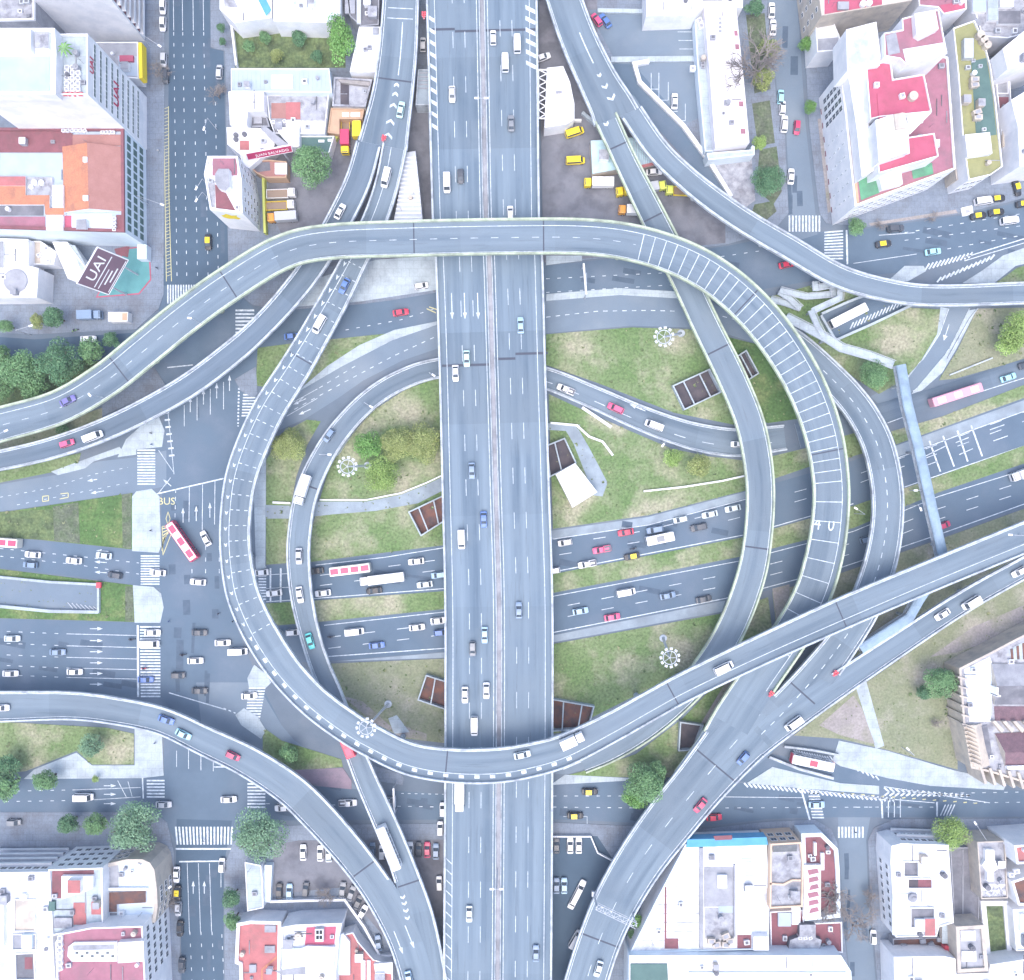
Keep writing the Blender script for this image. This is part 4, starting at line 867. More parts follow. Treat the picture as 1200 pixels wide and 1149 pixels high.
def add_truck(parent, L, cab, box, style='box'):
    cl = 1.9
    def cabm(): mb = MB(); rbox(mb, cl, 2.2, .5, 2.5, .25, L/2-cl/2); return mb.mesh('cab', paint(cab))
    cb = link('cab', cached(('cab', L, cab), cabm), parent)
    def ws(): mb = MB(); q = panel([(L/2+.02, -.95, 1.5), (L/2+.02, .95, 1.5), (L/2-.02, .95, 2.3), (L/2-.02, -.95, 2.3)], .02); mb.quad(*q); mb.box((L/2-.28, 0, 2.5), (.2, 1.6, .02)); return mb.mesh('windscreen', m_glass)
    link('windscreen', cached(('tws', L), ws), cb)
    def load():
        mb = MB(); bl = L-cl-.25
        if style == 'box': mb.prism(rect(-L/2, -1.2, -L/2+bl, 1.2), .8, 3.0, 0, True)
        else:
            mb.prism(rect(-L/2, -1.15, -L/2+bl, 1.15), .75, .95, 1, True)
            for q in (rect(-L/2, -1.2, -L/2+bl, -1.1), rect(-L/2, 1.1, -L/2+bl, 1.2), rect(-L/2, -1.1, -L/2+.1, 1.1), rect(-L/2+bl-.1, -1.1, -L/2+bl, 1.1)): mb.prism(q, .7, 1.5, 0, True)
        return mb.mesh('cargo_box' if style == 'box' else 'flatbed', [paint(box), paint('brown')])
    link('cargo_box' if style == 'box' else 'flatbed', cached(('load', L, box, style), load), parent)
    for sx in (-L*.3, L*.34):
        for sy in (-1.0, 1.0): link('wheel', cached('bigwheel', lambda: wheel_mesh(.48, .28)), parent, (sx, sy, .48))
def add_moto(parent, col):
    def fr(): mb = MB(); mb.bar((-.6, 0, .6), (.55, 0, .75), .14, .12, 8); mb.box((-.35, 0, .8), (.7, .26, .12)); mb.bar((.55, -.35, 1.05), (.55, .35, 1.05), .03); mb.bar((.5, 0, 1.05), (.75, 0, .35), .05); return mb.mesh('frame', paint(col))
    link('frame', cached(('moto', col), fr), parent)
    for sx in (-.68, .74): link('wheel', cached('motowheel', lambda: wheel_mesh(.3, .12)), parent, (sx, 0, .3))
def add_rider(o, label):
    # a continuous skinned figure seated astride, hands on the bars
    pts = {'pel': (-.3, 0, .98), 'ch': (-.12, 0, 1.42), 'nk': (-.05, 0, 1.6), 'hd': (-.01, 0, 1.75), 'tp': (.0, 0, 1.86), 'sl': (-.1, .2, 1.5), 'el': (.18, .3, 1.25), 'hl': (.5, .3, 1.1), 'sr': (-.1, -.2, 1.5), 'er': (.18, -.3, 1.25), 'hr': (.5, -.3, 1.1), 'kl': (.12, .24, .85), 'fl': (.0, .22, .42), 'tl': (.14, .22, .4), 'kr': (.12, -.24, .85), 'fr': (.0, -.22, .42), 'tr': (.14, -.22, .4)}
    rad = dict(pel=.15, ch=.17, nk=.07, hd=.12, tp=.09, sl=.08, el=.055, hl=.045, sr=.08, er=.055, hr=.045, kl=.085, fl=.055, tl=.05, kr=.085, fr=.055, tr=.05)
    ed = [('pel', 'ch'), ('ch', 'nk'), ('nk', 'hd'), ('hd', 'tp'), ('ch', 'sl'), ('sl', 'el'), ('el', 'hl'), ('ch', 'sr'), ('sr', 'er'), ('er', 'hr'), ('pel', 'kl'), ('kl', 'fl'), ('fl', 'tl'), ('pel', 'kr'), ('kr', 'fr'), ('fr', 'tr')]
    return skin_person(pts, rad, ed, 'pel', o, label)
CLOTH = [M('dark_clothing', (.06, .065, .09), fine=.05), M('blue_clothing', (.10, .15, .28), fine=.05), M('light_clothing', (.5, .5, .5), fine=.05)]
PCACHE = {}
def skin_person(pts, rad, ed, root, o, label, m=0, key='rider'):
    if key not in PCACHE:
        me = bpy.data.meshes.new('person'); ks = list(pts); me.from_pydata([pts[k] for k in ks], [(ks.index(a), ks.index(b)) for a, b in ed], [])
        t = bpy.data.objects.new('person', me); C.objects.link(t); sk = t.modifiers.new('skin', 'SKIN')
        for i, k in enumerate(ks): v = me.skin_vertices[0].data[i]; v.radius = (rad[k], rad[k]); v.use_root = (k == root)
        t.modifiers.new('sub', 'SUBSURF').levels = 1
        dg = bpy.context.evaluated_depsgraph_get(); r = bpy.data.meshes.new_from_object(t.evaluated_get(dg)); bpy.data.objects.remove(t); r.materials.clear(); r.materials.append(CLOTH[m]); PCACHE[key] = r
    p = link('person', PCACHE[key], None, o.location); p.rotation_euler = o.rotation_euler; tag(p, label, 'person'); return p
EXTRA = {'car': 'car', 'hatch': 'car', 'suv': 'car', 'van': 'van', 'pickup': 'pickup truck', 'limo': 'limousine'}
def vehicle(kind, col, x, y, z, ang, label, group=None, pitch=0.0):
    ang = math.radians(ang) if not isinstance(ang, str) else ang
    if kind in KINDS:
        o = vehicle_base({'car': 'parked_car' if group and 'parked' in group else 'car', 'hatch': 'parked_car' if group and 'parked' in group else 'car', 'suv': 'car', 'van': 'van', 'pickup': 'pickup_truck', 'limo': 'limousine'}[kind], x, y, z, ang, pitch)
        add_car(kind, col, o); cat = EXTRA[kind]
    elif kind == 'taxi': o = vehicle_base('taxi', x, y, z, ang, pitch); add_car('car', 'black', o, 'yellow'); cat = 'taxi'
    elif kind.startswith('bus'):
        L, c2, rf, tr, n = {'bus_tunnel': (10.5, 'white', 'white', 'white', 1), 'bus_ends': (11.5, 'white', 'white', 'red', 1), 'bus_panels': (11, 'cream', 'white', 'crimson', 4), 'bus_red': (12, 'crimson', 'white', 'crimson', 3), 'bus_pink': (14, 'rose', 'rose', 'white', 3), 'bus_white': (12, 'white', 'white', 'cream', 3), 'bus_mini': (7.6, 'white', 'white', 'grey', 1), 'bus_low': (11, 'red', 'red', 'crimson', 3)}[kind]
        pass
        o = vehicle_base('minibus' if 'mini' in kind else 'bus', x, y, z, ang, pitch); add_bus(o, L, c2, rf, tr, n); cat = 'bus'
    elif kind.startswith('truck'):
        L = dict(truck=8.0, truck_long=12.0, truck_small=6.2, truck_flat=8.0)[kind]; a, b2 = col if isinstance(col, tuple) else (col, col)
        o = vehicle_base('truck', x, y, z, ang, pitch); add_truck(o, L, a, b2, 'flat' if 'flat' in kind else 'box'); cat = 'truck'
    elif kind == 'moto':
        o = vehicle_base('motorcycle', x, y, z, ang, pitch); add_moto(o, col); cat = 'motorcycle'
        tag(o, label, cat, group); add_rider(o, 'person riding the '+label); return o
    tag(o, label, cat, group); return o
LABELS = []
def on(key, kind, col, x, y, label, fwd=1, group=None, turn=0):
    r = RIBS[key]; s, o, ang, z, pit = r.near(x, y)
    return vehicle(kind, col, x, y, z+.02, math.degrees(ang)+(0 if fwd > 0 else 180)+turn, label, group, pit*(1 if fwd > 0 else -1))
MW = 'vehicles on the elevated motorway'
for kind, col, x, y, fwd, label in (
    ('car', 'white', 530, 112, 1, 'white car alone at the top of the downhill carriageway of the motorway'),
    ('van', 'white', 524, 216, 1, 'white van on the motorway just above the high loop, beside a black car'),
    ('hatch', 'dark', 540, 208, 1, 'black car on the motorway beside a white van, just above the high loop'),
    ('hatch', 'white', 578, 46, -1, 'white car right of the median, topmost car on the motorway'),
    ('van', 'white', 592, 75, -1, 'white van on the motorway just below a small white car near the top edge'),
    ('van', 'white', 606, 53, -1, 'white van beside the hatched shoulder at the top of the motorway'),
    ('car', 'grey', 599, 146, -1, 'dark grey car on the uphill motorway lanes, alone between a van and the high loop'),
    ('hatch', 'white', 598, 251, -1, 'white car half hidden at the upper rim of the high loop on the motorway'),
    ('car', 'mint', 547, 421, 1, 'pale mint car crossing the zigzag motorway joint beside a white van'),
    ('car', 'white', 534, 438, 1, 'white car straddling the zigzag motorway joint beside a mint car'),
    ('car', 'steel', 553, 552, 1, 'steel blue car on the motorway level with the white octagon lamp ring'),
    ('car', 'sky', 610, 382, -1, 'sky blue car alone on the uphill motorway carriageway below the high loop'),
    ('van', 'white', 541, 632, 1, 'white van on the motorway level with the rust floored open shaft'),
    ('car', 'blue', 567, 609, 1, 'deep blue car near the motorway median, above the crossing avenue'),
    ('car', 'sky', 568, 744, 1, 'pale blue car near the median, with a dark car on its outer side'),
    ('hatch', 'grey', 554, 760, 1, 'dark grey car on the motorway beside a pale blue car'),
    ('car', 'white', 545, 814, 1, 'white car in the outer motorway lane with another white car beside it near the median'),
    ('car', 'white', 570, 809, 1, 'white car near the motorway median, level with another white car'),
    ('van', 'white', 556, 850, 1, 'white van on the motorway just above the lower arc of the loop viaduct'),
    ('car', 'steel', 608, 715, -1, 'steel blue car alone on the uphill motorway lanes right of the median, mid photo'),
    ('truck', 'white', 539, 930, 1, 'white box truck coming out from under the lower arc of the loop viaduct'),
    ('car', 'pale', 550, 1070, 1, 'pale blue car alone on the motorway near the bottom edge, left of the median'),
    ('car', 'steel', 628, 1116, -1, 'steel blue car beside the right parapet of the motorway at the bottom edge')):
    on('H', kind, col, x, y, label, fwd, MW)
for key, kind, col, x, y, fwd, label in (
    ('C0', 'car', 'mint', 470, 130, -1, 'pale mint car on the ramp beside the row of white chevrons near the top'),
    ('E', 'van', 'white', 453, 210, 1, 'white van on the ramp branch just above the high loop'),
    ('C1', 'car', 'white', 399, 249, -1, 'white car entering below the high loop from the outer ramp branch'),
    ('E', 'car', 'blue', 404, 336, 1, 'blue car on the rung marked ramp just below the high loop'),
    ('E', 'van', 'white', 375, 381, 1, 'white van on the rung marked ramp behind a blue car'),
    ('C1', 'hatch', 'pink', 80, 520, -1, 'pinkish red car on the lower of two ramps at the left edge'),
    ('C1', 'van', 'white', 111, 512, -1, 'white van just behind a red car on the ramp near the left edge'),
    ('B', 'car', 'purple', 81, 470, 1, 'blue and purple car alone on the upper ramp near the left edge'),
    ('L', 'hatch', 'steel', 386, 511, 1, 'grey blue car on the inner loop ramp beside the octagon lamp ring'),
    ('L', 'truck', ('white', 'white'), 356, 575, 1, 'white box truck on the inner loop ramp'),
    ('L', 'car', 'silver', 351, 652, 1, 'silver white car on the inner loop ramp above the crossing avenue'),
    ('L', 'car', 'white', 352, 697, 1, 'white car on the inner loop ramp between a silver car and a teal car'),
    ('L', 'car', 'teal', 364, 751, 1, 'bright teal car on the inner loop ramp'),
    ('L', 'bus_low', 'red', 405, 862, 1, 'red bus half hidden under the lower arc of the loop viaduct'),
    ('L', 'bus_white', 'white', 457, 990, 1, 'white bus on the narrow ramp above the parked cars'),
    ('L', 'pickup', 'white', 663, 457, 1, 'white pickup on the slip ramp right beside the motorway parapet'),
    ('L', 'suv', 'pink', 721, 479, 1, 'pinkish red car beside the white arrow on the curving slip ramp'),
    ('L', 'van', 'white', 766, 499, 1, 'white van following a red car on the curving slip ramp'),
    ('L', 'hatch', 'white', 864, 521, 1, 'white car about to pass below the grey inner ramp'),
    ('E', 'van', 'white', 847, 782, 1, 'white van on the loop viaduct where it crosses the ladder striped ramp'),
    ('E', 'car', 'pale', 612, 884, 1, 'pale car on the loop viaduct directly above the motorway'),
    ('E', 'truck_small', ('white', 'white'), 670, 866, 1, 'small white box truck on the loop viaduct just right of the motorway'),
    ('G', 'car', 'white', 1103, 720, 1, 'white car second from the right edge on the side ramp'),
    ('G', 'van', 'white', 1136, 706, 1, 'white van between two white cars on the side ramp'),
    ('G', 'car', 'white', 1193, 670, 1, 'white car at the right edge of the photo on the side ramp'),
    ('G', 'van', 'white', 929, 847, 1, 'white van on the side ramp close to its merge'),
    ('D', 'hatch', 'blue', 870, 888, 1, 'blue car at the upper end of the exit viaduct'),
    ('D', 'car', 'crimson', 820, 943, 1, 'red car on the exit viaduct above the crossing street'),
    ('D', 'car', 'pale', 701, 1134, 1, 'pale car on the exit viaduct below the lattice gantry'),
    ('K', 'car', 'blue', 196, 843, 1, 'blue car on the lower ramp followed closely beside a cyan car'),
    ('K', 'car', 'cyan', 216, 860, 1, 'cyan car on the lower ramp just ahead of a blue car'),
    ('K', 'hatch', 'crimson', 274, 885, 1, 'red car alone on the lower ramp beside the corner crosswalk'),
    ('K', 'car', 'white', 3, 829, 1, 'white car at the left edge of the photo on the lower ramp'),
    ('K', 'car', 'sky', 480, 1146, 1, 'light blue car cut by the bottom edge on the lower ramp'),
    ('M', 'bus_pink', 'pink', 1116, 464, -1, 'long pale pink bus beside the footbridge'),
    ('M', 'car', 'cyan', 1180, 443, -1, 'cyan car behind the long pale pink bus'),
    ('M', 'car', 'dark', 1201, 428, -1, 'dark car cut by the right edge of the photo behind a cyan car')):
    on(key, kind, col, x, y, label, fwd)
G0 = .03
AV = 'traffic on the crossing avenue'
for kind, col, x, y, ang, label in (
    ('car', 'black', 371, 669, 187, 'black car just coming out below the inner loop ramp beside a bus with red panels'),
    ('bus_panels', 'white', 412, 667, 187, 'cream bus with four dark red roof panels on the crossing avenue'),
    ('truck_long', ('white', 'white'), 449, 678, 187, 'long white truck beside the bus with red roof panels'),
    ('car', 'white', 488, 658, 187, 'white car in the upper lane above the long white truck'),
    ('hatch', 'sky', 514, 674, 187, 'light blue car half hidden by the left motorway parapet'),
    ('car', 'black', 439, 692, 187, 'black car directly below the long white truck'),
    ('car', 'pale', 498, 685, 187, 'pale green white car right of the long white truck'),
    ('car', 'white', 379, 695, 187, 'white car just right of the inner loop ramp in the lowest lane'),
    ('car', 'white', 322, 695, 187, 'white car on the barred lane between the two loop ramps'),
    ('car', 'white', 306, 671, 185, 'white car on the crosswalk beside the arrowhead loop'),
    ('van', 'white', 416, 740, 6, 'long white van below the narrow median lawn, near the inner loop ramp'),
    ('car', 'white', 489, 735, 6, 'white car below the median lawn ahead of a blue car'),
    ('car', 'blue', 442, 756, 6, 'blue car in the lowest lane below a long white van'),
    ('car', 'white', 514, 727, 6, 'white car under the left motorway parapet, upper one of a pair'),
    ('hatch', 'blue', 517, 741, 6, 'blue car under the left motorway parapet beside a white car'),
    ('hatch', 'white', 344, 741, 5, 'white car just left of the inner loop ramp below the median'),
    ('hatch', 'white', 662, 636, 190, 'white car in the top lane just right of the motorway'),
    ('car', 'red', 733, 624, 190, 'red car with a dark roof behind a dark blue car'),
    ('suv', 'steel', 767, 621, 190, 'dark blue car above a white minibus'),
    ('hatch', 'pale', 797, 609, 192, 'pale car in the top lane right behind a dark blue car'),
    ('car', 'pale', 831, 603, 192, 'pale car in the top lane, middle one of three pale cars'),
    ('car', 'pale', 858, 596, 192, 'pale car next to the grey inner ramp in the top lane'),
    ('suv', 'dark', 818, 618, 192, 'dark car in the second lane behind the white minibus'),
    ('bus_mini', 'white', 772, 631, 192, 'white minibus below a dark blue car'),
    ('pickup', 'pink', 705, 644, 191, 'pinkish red pickup on the crossing avenue'),
    ('taxi', 'yellow', 740, 652, 191, 'black taxi with a yellow roof in the lane beside the planted median'),
    ('pickup', 'white', 688, 661, 191, 'white pickup in the lowest westbound lane'),
    ('hatch', 'white', 648, 669, 190, 'white car half hidden by the right motorway parapet'),
    ('van', 'white', 733, 694, 10, 'white van just below the planted median'),
    ('car', 'sky', 680, 716, 10, 'light blue car next to the motorway below the median'),
    ('car', 'pink', 717, 723, 10, 'pinkish red car in the outermost lane beside the stony verge'),
    ('car', 'steel', 782, 698, 12, 'blue car in the middle lane ahead of a white van'),
    ('car', 'dark', 824, 702, 12, 'dark blue car in the outermost lane near the grey inner ramp'),
    ('hatch', 'steel', 1015, 632, 18, 'blue car half hidden under the dashed curved ramp'),
    ('hatch', 'crimson', 1104, 616, 20, 'dark red car beside the footbridge'),
    ('truck_small', ('white', 'white'), 1194, 556, 200, 'white truck at the right edge near the median lawn')):
    vehicle(kind, col, x, y, G0, ang, label, AV)
NE = 'traffic on the upper avenue'
for kind, col, x, y, ang, label in (
    ('car', 'cyan', 1092, 296, 8, 'cyan car on the upper avenue below the row of taxis'),
    ('car', 'red', 921, 311, 12, 'red car on the upper avenue partly hidden by the outer ramp'),
    ('suv', 'dark', 1048, 269, 5, 'dark blue car parked at the kerb of the upper avenue'),
    ('taxi', 'yellow', 1034, 287, 8, 'black taxi with yellow roof below a dark blue car on the upper avenue'),
    ('van', 'white', 1181, 260, 8, 'white van below the group of taxis at the right edge'),
    ('taxi', 'yellow', 1145, 254, 8, 'lower taxi of the group, nearest to the small white utility cover'),
    ('taxi', 'yellow', 1166, 250, 8, 'lower taxi of the group, behind another taxi and above a white van'),
    ('van', 'white', 1151, 237, 8, 'white van standing between taxis at the kerb'),
    ('taxi', 'yellow', 1167, 234, 8, 'upper taxi right behind a white van at the kerb'),
    ('taxi', 'yellow', 1190, 222, 285, 'taxi turned across the kerb lane, topmost of the taxis'),
    ('taxi', 'yellow', 1198, 240, 8, 'taxi cut by the right edge of the photo'),
    ('car', 'red', 470, 367, 8, 'red car on the upper avenue left of the motorway'),
    ('car', 'blue', 343, 395, 4, 'blue car on the upper avenue between two ramps'),
    ('hatch', 'white', 494, 336, 10, 'small white car on the pale plaza next to the motorway')):
    vehicle(kind, col, x, y, G0, ang, label, NE)
PK = 'cars parked along the back street'
for kind, col, x, y, ang, label in (
    ('car', 'white', 903.5, 14, 88, 'white car parked nearest to the top edge in the back street'),
    ('car', 'white', 905, 34, 88, 'white car parked second from the top edge, above the leafy trees'),
    ('hatch', 'white', 916, 128, 86, 'white car parked just below a small cyan car'),
    ('suv', 'white', 918, 147, 86, 'white car parked across from the red car'),
    ('car', 'white', 926, 208, 86, 'white car parked beside the large dark tree'),
    ('hatch', 'cyan', 914, 115, 86, 'small cyan car parked beside the leafy trees')):
    vehicle(kind, col, x, y, G0, ang, label, PK)
vehicle('hatch', 'crimson', 933, 151, G0, 266, 'red car driving down the back street')
vehicle('bus_tunnel', 'white', 991, 372, G0, 207, 'white bus in the sunken busway behind the zigzag ramp')
vehicle('bus_ends', 'white', 949, 891, PV+.03, 348, 'white bus with red ends in the lower busway')
vehicle('car', 'white', 105, 398, G0, 2, 'white car alone on the dark side street beside the leafy trees')
vehicle('truck_small', ('steel', 'steel'), 109, 371, PV+.02, 2, 'blue truck parked on the pavement beside a white kiosk')
vehicle('moto', 'green', 89, 388, G0, 20, 'green motorcycle on the dark side street')
TS = 'cars at the top street'
for kind, col, x, y, ang, label in (
    ('hatch', 'white', 192, 10, 268, 'white car parked at the kerb beside the top left tower, nearest the top edge'),
    ('hatch', 'white', 192, 30, 268, 'white car parked at the kerb below another white car by the tower'),
    ('hatch', 'silver', 193, 72, 268, 'silver car parked at the kerb above a dark car'),
    ('hatch', 'dark', 195, 91, 268, 'dark car parked at the upper end of the yellow bus bay'),
    ('hatch', 'silver', 258, 86, 88, 'silver car parked in front of the long grey shed'),
    ('taxi', 'yellow', 245, 285, 270, 'black taxi with yellow roof alone on the top street above the crosswalk')):
    vehicle(kind, col, x, y, G0 if x < 250 and x > 200 else PV+.02, ang, label, TS)
WS = 'traffic in the wide crossroads'
for kind, col, x, y, ang, label in (
    ('bus_panels', 'white', 4, 635, 176, 'bus with dark red roof panels cut by the left edge of the photo'),
    ('car', 'white', 40, 650, 176, 'white car behind the bus at the left edge'),
    ('hatch', 'steel', 37, 662, 176, 'steel blue car in the lower lane next to the sunken ramp wall'),
    ('car', 'white', 88, 657, 176, 'white car midway along the three lane road on the left'),
    ('car', 'pale', 123, 651, 174, 'pale car passing the three white arrows'),
    ('hatch', 'dark', 136, 674, 172, 'dark blue car below the three white arrows'),
    ('car', 'white', 186, 671, 176, 'white car leaving the crosswalk between the pale islands'),
    ('bus_red', 'red', 217, 634, 125, 'red and white bus turning diagonally in the crossroads'),
    ('car', 'white', 242, 631, 118, 'white car right beside the turning red bus'),
    ('car', 'white', 233, 682, 176, 'white car alone just below the turning bus'),
    ('car', 'dark', 235, 741, 0, 'dark car alone in the crossroads above a white car'),
    ('car', 'white', 262, 753, 2, 'white car in the crossroads, upper of two beside the loop viaduct'),
    ('van', 'white', 280, 763, 2, 'white van touching the edge of the loop viaduct in the crossroads'),
    ('car', 'white', 230, 774, 2, 'white car in the middle of the crossroads beside a motorcycle'),
    ('hatch', 'dark', 210, 791, 0, 'dark car just past the long crosswalk'),
    ('car', 'dark', 235, 809, 0, 'dark car at the bottom of the crossroads beside the lower ramp'),
    ('car', 'white', 180, 741, 0, 'white car on the long crosswalk in the top lane'),
    ('van', 'white', 177, 754, 0, 'white van on the long crosswalk in the second lane'),
    ('car', 'blue', 172, 796, 0, 'blue car on the long crosswalk'),
    ('car', 'pale', 16, 748, 0, 'pale car in the second lane of the six lane road near the left edge'),
    ('car', 'steel', 69, 764, 0, 'blue car in the third lane of the six lane road'),
    ('car', 'white', 14, 789, 0, 'white car in the fifth lane of the six lane road near the left edge'),
    ('car', 'white', 89, 787, 0, 'white car beside the white arrows in the fifth lane of the six lane road'),
    ('car', 'white', 293, 815, 5, 'white car on the slanted crosswalk beside the loop viaduct')):
    vehicle(kind, col, x, y, G0, ang, label, WS)
for x, y, ang, col, label in ((388, 746, 6, 'dark', 'dark motorcycle below the median lawn behind a long white van'), (742, 643, 191, 'dark', 'dark motorcycle between the white minibus and the taxi'), (215, 767, 5, 'black', 'black motorcycle beside a white car in the crossroads'),
                              (170, 783, 0, 'red', 'red motorcycle on the long crosswalk'), (155, 749, 0, 'black', 'black motorcycle waiting at the stop line')):
    vehicle('moto', col, x, y, G0, ang, label)
SS = 'traffic on the lower street'
for kind, col, x, y, ang, label in (
    ('van', 'white', 100, 933, 0, 'white van on the lower street near the left edge'),
    ('car', 'silver', 193, 942, 0, 'silver car at the edge of the big round tree on the lower street'),
    ('car', 'white', 269, 936, 2, 'white car alone in the lower crossing'),
    ('hatch', 'grey', 18, 963, 0, 'grey car on the wide pavement near the left edge'),
    ('pickup', 'white', 408, 940, 2, 'white pickup between the two lower ramps'),
    ('car', 'white', 332, 946, 184, 'white car below the lower ramp beside the crosswalk'),
    ('hatch', 'silver', 456, 937, 2, 'silver car half hidden by the narrow ramp with the white bus'),
    ('taxi', 'yellow', 691, 927, 0, 'yellow roofed taxi on the lower street nearer the leafy tree'),
    ('taxi', 'yellow', 674, 955, 0, 'yellow roofed taxi stopped beside the parking lot kerb'),
    ('car', 'red', 836, 957, 4, 'bright red car beside the blue trimmed building'),
    ('car', 'sky', 956, 942, 2, 'light blue car on a crosswalk at the lower right'),
    ('hatch', 'white', 519, 948, 90, 'white car beside the motorway edge on the lower street'),
    ('hatch', 'white', 1022, 1097, 88, 'white car alone in the narrow street at the lower right'),
    ('car', 'white', 208, 1024, 268, 'white car parked just above a taxi at the lower left kerb'),
    ('taxi', 'yellow', 209, 1046, 268, 'taxi parked at the lower left kerb'),
    ('hatch', 'silver', 210, 1064, 268, 'silver car parked just below a taxi'),
    ('car', 'black', 212, 1087, 268, 'black car parked below a silver car at the kerb'),
    ('car', 'dark', 214, 1130, 268, 'dark car parked at the kerb near the bottom edge'),
    ('hatch', 'white', 261, 1013, 88, 'white car parked at the corner below the crosswalk beside the round tree')):
    vehicle(kind, col, x, y, G0 if x > 230 else .14, ang, label, SS)
PL = 'cars parked in the lot under the ramps'
for kind, col, x, y, ang, label in (
    ('car', 'white', 356, 998, 90, 'white car parked alone nearest to the big round tree'),
    ('car', 'white', 376, 999, 90, 'white car parked beside a pale car close to the lower ramp'),
    ('car', 'pale', 386, 1000, 90, 'pale car parked tight against the lower ramp'),
    ('hatch', 'steel', 437, 995, 90, 'steel blue car parked between the two ramps'),
    ('hatch', 'white', 448, 998, 90, 'white car parked between the two ramps beside a blue car'),
    ('car', 'white', 481, 995, 90, 'white car parked just right of the ramp with the white bus'),
    ('car', 'dark', 491, 995, 90, 'dark car parked between a white and a red car'),
    ('car', 'crimson', 501, 995, 90, 'dark red car parked in the row beside the motorway'),
    ('car', 'steel', 511, 997, 90, 'blue grey car parked next to the dark red car'),
    ('car', 'black', 328, 1043, 90, 'black car at the end of the lower row beside the blue wall'),
    ('car', 'sky', 340, 1044, 90, 'light blue car parked next to a black car'),
    ('hatch', 'dark', 359, 1041, 85, 'dark car with bright front parked alone in the lower row'),
    ('car', 'grey', 402, 1042, 84, 'dark grey car parked upright below the lower ramp'),
    ('car', 'grey', 412, 1046, 68, 'dark grey car parked slanting, second in the fan of cars'),
    ('car', 'dark', 420, 1056, 65, 'dark blue car parked slanting, above a white car'),
    ('car', 'white', 425, 1068, 58, 'white car parked slanting, lowest in the fan of cars'),
    ('car', 'steel', 444, 1104, 100, 'blue grey car parked in the narrow yard corner beside the lower ramp'),
    ('hatch', 'white', 515, 1034, 92, 'white car parked half below the motorway shoulder'),
    ('hatch', 'white', 516, 970, 90, 'white car standing below the motorway edge above the parked row')):
    vehicle(kind, col, x, y, PV+.03, ang, label, PL)
PR = 'cars parked in the walled lot'
for kind, col, x, y, ang, label in (
    ('car', 'white', 668, 990, 90, 'white car parked in the walled lot beside a dark car'),
    ('car', 'white', 678, 990, 90, 'white car parked next to the pale rubble heap'),
    ('car', 'dark', 652, 990, 90, 'dark car parked beside the motorway in the walled lot'),
    ('car', 'steel', 652, 1037, 90, 'blue grey car parked beside the motorway in the lower row'),
    ('car', 'sky', 661, 1037, 90, 'light blue car parked in the lower row of the walled lot'),
    ('limo', 'white', 676, 1047, 63, 'long white stretched car standing diagonally in the walled lot'),
    ('van', 'white', 674, 1099, 60, 'white van poking out from under the exit viaduct')):
    vehicle(kind, col, x, y, PV+.03, ang, label, PR)
YD = 'vehicles in the yellow fleet yard'
for kind, col, x, y, ang, label in (
    ('van', 'yellow', 673, 157, 18, 'yellow van with a white roof standing slanted beside the white shed'),
    ('van', 'yellow', 674, 190, 3, 'all yellow van beside the dark oil stain'),
    ('truck', ('yellow', 'white'), 701, 217, 180, 'yellow truck with a white box below the teal roof'),
    ('truck_small', ('yellow', 'yellow'), 734, 226, 190, 'yellow truck whose front sticks out from under the inner ramp'),
    ('truck_small', ('lime', 'silver'), 766, 222, 10, 'greenish yellow truck on the right side of the inner ramp'),
    ('truck_flat', ('lime', 'yellow'), 796, 226, 178, 'greenish yellow tow truck partly below the outer ramp'),
    ('truck', ('orange', 'white'), 741, 249, 178, 'orange truck with a white box below the inner ramp'),
    ('car', 'white', 766, 203, 3, 'white car with dark ends in front of the brick edge of the teal roof'),
    ('car', 'white', 636, 69, 20, 'white car between the motorway and the white shed'),
    ('truck_flat', ('yellow', 'yellow'), 406, 152, 90, 'yellow tow truck with a long bed in the brown yard'),
    ('truck_small', ('yellow', 'crimson'), 406, 170, 270, 'yellow and dark red truck right below the tow truck'),
    ('truck_small', ('yellow', 'yellow'), 420, 152, 90, 'yellow truck half hidden by the ramp at the top of the brown yard'),
    ('truck_flat', ('white', 'white'), 331, 229, 2, 'white flatbed truck, top one of three parked below the big tree'),
    ('truck_flat', ('white', 'yellow'), 330, 243, 2, 'flatbed truck with a brown load, middle of three below the big tree'),
    ('truck', ('orange', 'silver'), 333, 257, 184, 'truck with an orange cab and grey box, lowest of three')):
    vehicle(kind, col, x, y, PV+.03, ang, label, YD)
LT = 'cars in the upper parking lots'
for kind, col, x, y, ang, label in (('hatch', 'pink', 699, 25, 125, 'pinkish red car parked beside the forking ramp'), ('car', 'blue', 709, 26, 125, 'blue car parked beside a pinkish red car'), ('car', 'white', 790, 120, 88, 'white car alone in the marked parking lot'), ('hatch', 'white', 496, 54, 90, 'white car seen in the dark gap between the ramp and the motorway')):
    vehicle(kind, col, x, y, PV+.03, ang, label, LT)
